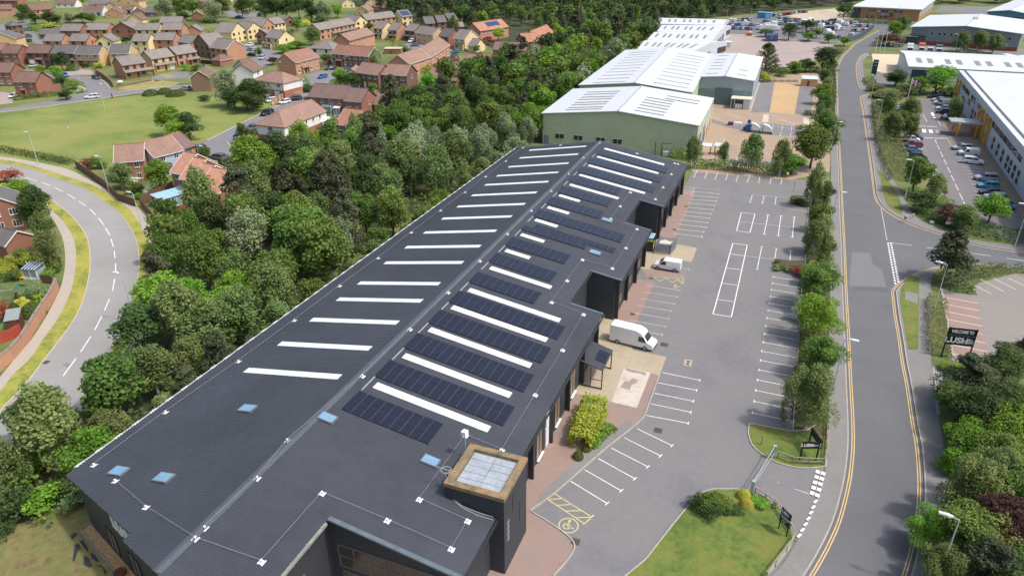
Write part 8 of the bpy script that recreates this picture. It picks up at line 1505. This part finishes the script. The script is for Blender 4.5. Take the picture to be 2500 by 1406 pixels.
# people
def person(loc,rz,H,shirt,legs,skin,hair,label,stride=.25,swing=.3,socks=None):
 k=H/1.75;T=thing('person',label,'person',loc,rz);V3=lambda*a:Vector(a)*k
 J=dict(pel=V3(0,0,.95),sp=V3(0,.02,1.2),ch=V3(0,.01,1.42),nk=V3(.02,0,1.53),hd=V3(.04,0,1.64),tp=V3(.03,0,1.74))
 E_,Vn,Rd=[],[],[]
 def add(p,r):Vn.append(p);Rd.append(r*k);return len(Vn)-1
 pel=add(J['pel'],.14);sp=add(J['sp'],.135);ch=add(J['ch'],.15);nk=add(J['nk'],.055);hd=add(J['hd'],.095);tp=add(J['tp'],.075);E_+=[(pel,sp),(sp,ch),(ch,nk),(nk,hd),(hd,tp)]
 sets=dict(shirt=[[J['pel']+V3(0,0,.05),J['sp'],J['ch'],J['ch']+V3(0,0,.06)]],legs=[])
 for s in(-1,1):
  hp=add(V3(0,.1*s,.9),.09);kn=add(V3(stride*s*.5+.05,.1*s,.5),.058);an=add(V3(stride*s-.05*(s<0),.1*s,.09),.04);to=add(V3(stride*s+.16,.1*s,.04),.035);E_+=[(pel,hp),(hp,kn),(kn,an),(an,to)];sets['legs'].append([Vn[hp]+V3(0,0,.05),Vn[hp],Vn[kn]+(V3(0,0,.06))])
  sh=add(V3(0,.2*s,1.42),.06);el=add(V3(-swing*s*.4,.26*s,1.14),.042);wr=add(V3(-swing*s+.08,.25*s,.92),.03);E_+=[(ch,sh),(sh,el),(el,wr)];sets['shirt'].append([Vn[sh]+V3(0,-.05*s,.01),Vn[sh],Vn[sh].lerp(Vn[el],.75)])
  for f in range(4):fa=add(Vn[wr]+V3(.012*(f-1.5),.006*s,-.07),.012);fb=add(Vn[fa]+V3(.01+.004*f,-.012*s,-.07-.01*(f in(1,2))),.0085);E_+=[(wr,fa),(fa,fb)]
  th=add(Vn[wr]+V3(.05,-.01*s,-.06),.011);E_.append((wr,th))
 def skin_mesh(nm,V_,E,R_,m,par):
  me=bpy.data.meshes.new(nm);me.from_pydata([tuple(v)for v in V_],E,[]);o=bpy.data.objects.new(nm,me);COL.objects.link(o);md=o.modifiers.new('s','SKIN');sb=o.modifiers.new('u','SUBSURF');sb.levels=sb.render_levels=1
  for i,r in enumerate(R_):me.skin_vertices[0].data[i].radius=(r,r)
  me.skin_vertices[0].data[0].use_root=True;bpy.context.view_layer.update();ev=o.evaluated_get(bpy.context.evaluated_depsgraph_get());m2=bpy.data.meshes.new_from_object(ev);bpy.data.objects.remove(o);m2.materials.clear();m2.materials.append(m);q=bpy.data.objects.new(nm,m2);COL.objects.link(q);q.parent=par;return q
 bo=skin_mesh('body',Vn,E_,Rd,skin,T)
 for nm,m,rr in(('shirt',shirt,(.165,.155,.17)),('trousers',legs,(.12,.115,.085))):
  V_,E2,R2=[],[],[]
  root=None
  for ci,ch_ in enumerate(sets['shirt' if nm=='shirt' else 'legs']):
   for i,v in enumerate(ch_):
    V_.append(v);R2.append((rr[min(i,2)]if nm=='trousers' or ci==0 else(.09,.085,.07)[i])*k)
    if i:E2.append((len(V_)-2,len(V_)-1))
    elif ci:E2.append((2 if nm=='shirt' else 0,len(V_)-1))
  skin_mesh(nm,V_,E2,R2,m,T)
 q=MB();c=J['hd']+V3(-.02,0,.02);rings=[[tuple(c+V3(.105*math.cos(a_)*math.cos(t_),.1*math.cos(a_)*math.sin(t_),.02+.12*math.sin(a_)))for t_ in[i*math.pi/5 for i in range(10)]]for a_ in(0,.5,1.0,1.5)];q.loft(rings);q.build('hair',hair,T)
 f=MB();e=J['hd']+V3(.09,0,-.0);[f.box(e.x-.005*k,e.x+.012*k,e.y+(s*.035-.012)*k,e.y+(s*.035+.012)*k,e.z,e.z+.015*k)for s in(-1,1)];f.build('eyes',M_PLAS,T)
 return T
M_SKIN=mat('skin',srgb(200,152,128),.6,.06,4);M_SHW=mat('white_cotton',srgb(228,228,228),.85,.05,4);M_DK=mat('dark_cloth',srgb(40,44,56),.85,.1,4);M_HR=mat('brown_hair',srgb(70,54,42),.8,.1,5);M_GY=mat('grey_cloth',srgb(170,172,170),.85,.08,4)
person(at(2208,542,.1),R(100),1.78,M_SHW,M_DK,M_SKIN,M_HR,'person in white T shirt and dark shorts walking on the side road corner')
person(at(2228,534,.1),R(100),1.2,M_SHW,M_GY,M_SKIN,M_HR,'small person in pale clothes walking behind on the side road corner',.18)
person(at(1921,437),R(-60),1.7,M_SHW,M_DK,M_SKIN,M_HR,'person in white top standing by the hedge at the far end of the car park',.08,.1)
person(at(281,318),R(200),1.5,M_GY,M_GY,M_SKIN,M_HR,'person in pale grey clothes standing out on the green',.1)
o=MB();o.loft([[(x,.34*w*math.cos(t),.02+max(0,h*math.sin(t)))for t in[i*math.pi/6 for i in range(7)]]for x,w,h in((-.7,.5,.1),(-.35,1,.26),(.1,.8,.3),(.5,1.1,.2),(.85,.4,.08))],False,True);o.build('bundle',mat('pale_bundle',srgb(150,152,160),.9,.5,3));o=bpy.data.objects['bundle'];o.location=at(164,312);tag(o,'small pale and dark bundle lying on the green','bundle')
# post box, planter, garden things
p=at(274.6,239.5);T=thing('post_box','red pillar post box on the edge of the green','post box',p);MB().tube((0,0,.12),(0,0,1.45),.24,None,14).build('body',PC['red'],T);MB().tube((0,0,0),(0,0,.12),.28,None,14).build('base',M_PLAS,T);MB().tube((0,0,1.45),(0,0,1.6),.3,.14,14).build('cap',PC['red'],T)
p=at(1150,808,0,'A');o=MB();o.loft([[(1.1*math.cos(t)*c,1.1*math.sin(t)*c,z)for t in[i*math.pi/7 for i in range(14)]]for c,z in((.9,.8),(1.0,1.0),(.7,1.3),(.1,1.45))]);T=thing('garden_dome','round white dish shaped garden object on a stand in the corner front garden','dish',p);o.build('dish',M_WHITEM,T);MB().tube((0,0,0),(0,0,.82),.08,None,8).build('stand',M_GALV,T)  # domed white garden object of unknown use, shaped like a dish
M_FENCE=mat('brown_fence_boards',srgb(112,84,68),.85,.15,1.5);bands(M_FENCE,'XY',.16,.18);M_CPOST=mat('concrete_post',srgb(186,176,160),.85,.08,2)
M_GWALL=WALLS['orange'];M_REDF=mat('red_stained_boards',srgb(170,76,58),.85,.2,1.5);bands(M_REDF,'XY',.18,.2)
def fence(t,pts,h,m,label,post=None,name='garden_fence',cat='fence',th=.06,cope=None):
 P_=PP(t,*pts);o=P_[0];T=thing(name,label,cat,o)
 for a,b in zip(P_[:-1],P_[1:]):
  a,b=a-o,b-o;u=(b-a).normalized();n=Vector((-u.y,u.x,0))*th/2;q=[a-n,b-n,b+n,a+n]
  MB().hexa([tuple(p+Vector((0,0,.02)))for p in q]+[tuple(p+Vector((0,0,h)))for p in q]).build('panel' if cat=='fence' else 'wall',m,T)
  if cope:n2=n*1.5;q=[a-n2,b-n2,b+n2,a+n2];MB().hexa([tuple(p+Vector((0,0,h+.004)))for p in q]+[tuple(p+Vector((0,0,h+.09)))for p in q]).build('coping',cope,T)
  if post:L=(b-a).length;k=max(1,round(L/2.2));[MB().box(p.x-.09,p.x+.09,p.y-.09,p.y+.09,0,h+.12).build('post' if cat=='fence' else 'pier',post,T)for p in(a.lerp(b,i/k)for i in range(k+1))]
fence('P',[(186,409),(215,428),(256,457),(292,492),(333,506)],1.8,M_FENCE,'brown garden fence along the curved road footpath')
fence('P',[(344,503),(360,522),(380,545),(400,572),(412,588)],1.9,M_FENCE,'brown fence beside the tan terrace gardens, stepping down the slope')
fence('P',[(346,502),(372,487),(405,470),(425,461)],1.8,M_FENCE,'brown fence between the two gardens left of the tan terrace')
fence('C',[(1450,600),(1590,770),(1860,680)],1.8,M_REDF,'reddish fence round the pale blue patio')
fence('E',[(505,1042),(605,1050),(708,1060),(825,1077),(945,1090),(1060,1055)],1.8,mat('dark_fence_boards',srgb(72,60,54),.85,.1,2),'dark board fence with pale concrete posts before the pale grey house',M_CPOST)
fence('E',[(820,285),(940,240),(1000,170),(1220,120),(1390,100)],1.7,M_GWALL,'orange board fence with pale posts beside the white hipped house',M_CPOST)
fence('V',[(672,405),(640,490),(590,580),(520,690),(440,810),(370,935),(280,1075),(160,1215),(-10,1350)],1.9,M_GWALL,'long curved brick garden wall with piers beside the footpath',WALLS['orange'],'garden_wall','wall',.24,mat('grey_coping',srgb(140,134,128),.85,.1,2))
fence('V',[(-60,1050),(120,990),(262,915)],1.7,M_REDF,'red stained board fence inside the brick garden wall')
fence('V',[(480,330),(620,350)],1.5,M_FENCE,'short brown fence by the greenhouse')
fence('A',[(915,700),(990,745),(1060,800),(1085,835)],1.7,WALLS['red'],'curved red brick garden wall at the corner of the cul de sac',None,'garden_wall','wall',.24)
fence('A',[(400,890),(480,885),(590,850)],2.2,WALLS['red'],'low brick garage wall beside the nearest red brick house',None,'garden_wall','wall',.3)
fence('A',[(1110,838),(1290,805),(1445,775)],.6,WALLS['dark'],'dark low wall in front of the house with the lean-to porch',None,'garden_wall','wall',.24)
fence('G',[(1480,1225),(1740,1240)],1.7,mat('black_fence',srgb(52,46,48),.85,.1,2),'dark fence beside the blue wheelie bin')
fence('B',[(705,650),(760,625),(822,615)],1.8,M_FENCE,'pale board fence left of the dark brick terrace')
# sheds and glasshouses
def hut(t,x1,y1,x2,y2,dep,h,wall,roof,label,name='garden_shed',cat='shed',glassy=False,rise=.5):
 a,b=at(x1,y1,0,t),at(x2,y2,0,t);u=b-a;L=u.length;T=thing(name,label,cat,a,math.atan2(u.y,u.x))
 if glassy:
  for x in np.linspace(0,L,max(3,int(L/.9)+1)):
   for y in(0,dep):MB().box(x-.04,x+.04,y-.04,y+.04,0,h).build('frame',M_WHITEM,T)
  MB().box(.03,L-.03,.05,.07,.4,h-.05).build('glazing',mat('pale_glazing',srgb(150,168,174),.15,.1,2,spec=.8),T);MB().box(-.01,L+.01,.02,.06,0,.4).build('base_wall',M_WHITEM,T);MB().box(L-.07,L-.05,.1,dep,.0,h-.05).build('glazing',MATS['pale_glazing'],T)
 else:MB().box(0,L,0,dep,0,h).build('wall',wall,T);MB().box(L*.35,L*.35+.8,-.05,-.004,.05,min(1.9,h-.1)).build('door',DOORC['brown'],T)
 r=MB();q=[(-.15,-.15,h+.01),(L+.15,-.15,h+.01),(L+.15,dep+.15,h+rise),(-.15,dep+.15,h+rise)];r.hexa(q+[(p[0],p[1],p[2]+.08)for p in q]);r.build('roof',roof,T)
 if glassy:[MB().hexa([(x-.03,-.15,h+.095),(x+.03,-.15,h+.095),(x+.03,dep+.15,h+rise+.095),(x-.03,dep+.15,h+rise+.095),(x-.03,-.15,h+.13),(x+.03,-.15,h+.13),(x+.03,dep+.15,h+rise+.13),(x-.03,dep+.15,h+rise+.13)]).build('glazing_bar',M_WHITEM,T)for x in np.linspace(.1,L-.1,5)]
 return T
M_WHR=mat('white_polycarbonate',srgb(222,224,222),.4,.04,1);M_GLR=mat('blue_glass_roof',srgb(88,104,128),.15,.1,1,spec=.8);M_FELTG=mat('green_grey_felt',srgb(138,148,146),.8,.1,2)
hut('E',1590,745,1790,790,3.6,2.6,None,M_WHR,'white conservatory with white roof against the pale grey house','conservatory','conservatory',True)
hut('E',1770,480,1950,500,3,2.5,None,M_GLR,'left of two conservatories behind the brown roofed block, with dark glass roof','conservatory','conservatory',True,.9)
hut('E',1995,500,2110,505,3,2.4,None,M_WHR,'right of two conservatories behind the brown roofed block, with white roof','conservatory','conservatory',True,.7)
hut('H',2110,890,2230,880,3,2.3,None,M_GLR,'low glazed conservatory left of another, behind the dark terrace','conservatory','conservatory',True);hut('H',2250,880,2410,870,3.2,2.4,None,M_GLR,'larger glazed conservatory behind the dark terrace','conservatory','conservatory',True)
hut('V',105,905,250,880,2.6,1.9,mat('brown_shed_boards',srgb(104,66,50),.85,.12,2),M_FELTG,'brown shed with grey green felt roof behind the brick wall')
hut('V',285,290,440,300,2.0,1.8,None,M_GLR,'small white greenhouse with blue roof in the walled garden','greenhouse','greenhouse',True,.4)
hut('U',330,1220,600,1190,2.4,1.6,WALLS['brown'],M_FELTG,'lean-to with grey flat roof in front of the brick garage','garden_shed','shed',False,.1)
hut('C',1560,680,1830,600,4,2.2,None,mat('pale_blue_awning',srgb(150,192,210),.6,.08,1.5),'pale blue glazed lean-to behind the tan terrace','lean_to','lean-to',True,.3)
hut('N',1850,195,2085,205,2.6,2.5,mat('timber_boards',srgb(190,150,108),.85,.08,1),mat('pale_shed_roof',srgb(196,208,216),.5,.05,1),'timber shed with pale sloping roof in the corner of the tan yard','garden_shed','shed',False,.7)
hut('B',900,1335,1010,1340,2,2.2,M_WHR,M_WHR,'white porch of the orange roofed house among the shrubs','porch','porch',True,.3)
hut('B',1320,520,1480,520,5,2.3,WALLS['brown'],mat('buff_flat_roof',srgb(200,176,150),.8,.06,1),'buff flat roofed garage between the brick terraces','garage','garage',False,.1)
for i,(x,y)in enumerate(((1130,905),(1310,925))):
 p=at(x,y,0,'N');T=thing('cycle_shelter','curved clear roofed cycle shelter in the tan yard, %s one'%('left','right')[i],'shelter',p,0,'cycle shelters');arc=[(2.6*math.cos(t),2.4*math.sin(t))for t in[k*math.pi/2/6 for k in range(7)]]
 MB().loft([[(x_-1,y0,z_+.02)for x_,z_ in arc]for y0 in(0,2.6)],False,False).build('roof',mat('shelter_sheet',srgb(190,206,216),.3,.05,1),T)
 for y0 in(0,2.6):
  f=MB();[f.beam((arc[k][0]-1,y0,arc[k][1]),(arc[k+1][0]-1,y0,arc[k+1][1]),.08)for k in range(6)];f.beam((-1,y0,0),(-1,y0,2.4),.08);f.build('frame',M_PLAS,T)
for i,(x,y)in enumerate(((590,1245),(370,1240))):
 p=at(x,y,0,'N');T=thing('smoking_shelter','%s pale roofed shelter in the yard beside the pale green warehouse'%('right','left')[i],'shelter',p,0,'yard shelters');MB().hexa([(-1.3,-.2,2.2),(1.5,-.2,2.2),(1.5,1.8,2.5),(-1.3,1.8,2.5),(-1.3,-.2,2.3),(1.5,-.2,2.3),(1.5,1.8,2.6),(-1.3,1.8,2.6)]).build('roof',MATS['pale_shed_roof'],T);[MB().box(x_-.05,x_+.05,y_-.05,y_+.05,0,2.25).build('post',M_PLAS,T)for x_ in(-1.1,1.3)for y_ in(0,1.6)]
M_DRUM=mat('blue_plastic_drum',srgb(48,80,140),.5,.1,2)
for i,(x,y,z)in enumerate(((985,860,0),(1020,885,0),(1050,890,0),(1025,850,0),(1015,885,1.0),(1045,880,1.0),(1040,870,2.0))):
 p=at(x,y,0,'N');T=thing('plastic_drum','blue plastic drum in the %s of the heap in the tan yard'%('bottom layer','middle layer','top')[int(z)],'drum',p+Vector((0,0,z)),0,'heap of blue drums');MB().tube((0,0,.02),(0,0,.92),.45,None,12).build('body',M_DRUM,T);MB().tube((0,0,.925),(0,0,.96),.38,None,12).build('lid',M_DRUM,T)
for i,(x,y,m,l)in enumerate(((755,785,PC['crimson'],'dark red crate on the low kerb of the tan yard, left'),(785,785,PC['crimson'],'dark red crate on the low kerb of the tan yard, right'),(840,790,M_WHITEM,'white bulk bag on the low kerb of the tan yard, left'),(880,792,M_WHITEM,'white bulk bag on the low kerb of the tan yard, middle'),(915,795,M_WHITEM,'white bulk bag on the low kerb of the tan yard, right'))):
 p=at(x,y,0,'N');q=MB();q.hexa([(-.5,-.5,.02),(.5,-.5,.02),(.5,.5,.02),(-.5,.5,.02),(-.46,-.46,.9),(.46,-.46,.9),(.44,.46,.95),(-.46,.45,.88)]);o=q.build('crate' if i<2 else 'bulk_bag',m);o.location=p;tag(o,l,'crate' if i<2 else 'bag')
for i,x in enumerate((1385,1465,1560,1665,1760)):
 p=at(x,122,0,'N');T=thing('picnic_table','round picnic table against the hedge of the tan yard, %s from the left'%('first','second','third','fourth','fifth')[i],'table',p,0,'round picnic tables');MB().tube((0,0,.7),(0,0,.78),.7,None,12).build('top',M_CONC,T);MB().tube((0,0,0),(0,0,.7),.25,None,8).build('pedestal',M_CONC,T);[MB().box(1.0*math.cos(t)-.2,1.0*math.cos(t)+.2,1.0*math.sin(t)-.2,1.0*math.sin(t)+.2,0,.45).build('seat',M_TIMB,T)for t in(.8,2.4,3.9,5.5)]
def bin_(t,x,y,m,l):
 T=thing('wheelie_bin',l,'bin',at(x,y,0,t));MB().hexa([(-.24,-.28,.05),(.24,-.28,.05),(.24,.28,.05),(-.24,.28,.05),(-.3,-.36,1.0),(.3,-.36,1.0),(.3,.36,1.0),(-.3,.36,1.0)]).build('body',m,T);MB().box(-.32,.32,-.4,.38,1.005,1.08).build('lid',m,T)
bin_('G',1550,1275,PC['blue'],'blue wheelie bin by the dark fence of the orange brick house');bin_('B',2095,490,PC['blue'],'blue wheelie bin by the yellow gabled house');bin_('B',1080,850,PC['turq'],'teal wheelie bin at the dark brick pair');bin_('A',795,650,PC['black'],'black wheelie bin at the red garage door')
T=thing('play_frame','timber swing frame with green canopy in the walled garden','play frame',at(20,540,0,'V'));o=at(20,540,0,'V')
for a,b in(((60,545),(20,430)),((150,545),(140,420)),((240,520),(225,400))):MB().beam(at(*a,0,'V')-o,at(*b,2.0,'V')-o,.1).build('leg',M_TIMB,T)
MB().beam(at(0,425,2.0,'V')-o,at(140,405,2.0,'V')-o,.12).build('beam',M_TIMB,T);q=[at(x,y,z,'V')-o for x,y,z in((140,420,1.9),(240,400,1.9),(190,345,2.5))];MB().poly(q).poly([q[0]+Vector((0,1.4,0)),q[2],q[1]+Vector((0,1.4,0))]).build('canopy',mat('green_canvas',srgb(44,96,84),.8,.1,2),T);MB().hexa([tuple(at(x,y,z,'V')-o)for x,y,z in((165,500,.1),(235,490,.1),(240,480,.1),(175,488,.1),(165,440,1.2),(230,430,1.2),(235,425,1.2),(175,432,1.2))]).build('panel',WALLS['amber'],T)
for i,x in enumerate((222,265)):
 T=thing('garden_chair','bright yellow garden chair in the walled garden, %s one'%('left','right')[i],'chair',at(x,292,0,'V'),R(20),'yellow garden chairs');m=mat('yellow_plastic',srgb(236,196,40),.5,.05,2);MB().box(-.3,.3,-.3,.3,.38,.44).build('seat',m,T);MB().box(-.3,.3,.26,.32,.44,1.0).build('backrest',m,T);[MB().box(sx*.26-.03,sx*.26+.03,sy*.24-.03,sy*.24+.03,0,.37).build('leg',m,T)for sx in(-1,1)for sy in(-1,1)]
T=thing('parasol','closed white parasol between the yellow chairs and the greenhouse','parasol',at(345,225,0,'V'));MB().tube((0,0,.6),(0,0,2.3),.2,.04,8).build('canopy',M_WHITEM,T);MB().tube((0,0,0),(0,0,2.4),.03,None,6).build('pole',M_GALV,T)
T=thing('parasol','turquoise parasol at the corner of the white hipped house','parasol',at(540,850,0,'B'));MB().tube((0,0,2.0),(0,0,2.5),1.3,.05,10).build('canopy',PC['turq'],T);MB().tube((0,0,0),(0,0,2.1),.04,None,6).build('pole',M_GALV,T)
for t,x,y,w,l in(('g',890,1355,.55,'rusty round drain cover on the shingle strip'),):
 p=at(x,y,.03,t);o=MB().tube((0,0,0),(0,0,.25),w,None,16).build('planter',mat('rust',srgb(92,52,36),.8,.3,3));o.location=(p.x,p.y,.02);tag(o,'rusty round planter on the shingle strip by the warehouse','planter')
p=at(42,1085);T=thing('bollard','black and white bollard at the lower left road corner','bollard',p);MB().tube((0,0,0),(0,0,.8),.1,None,8).build('post',M_PLAS,T);MB().tube((0,0,.805),(0,0,1.0),.1,None,8).build('band',M_WHITEM,T)
p=at(1858,1086);T=thing('marker_post','thin grey marker post on the upper entrance lawn','post',p);MB().box(-.05,.05,-.05,.05,0,1.3).build('post',M_TIMB,T)
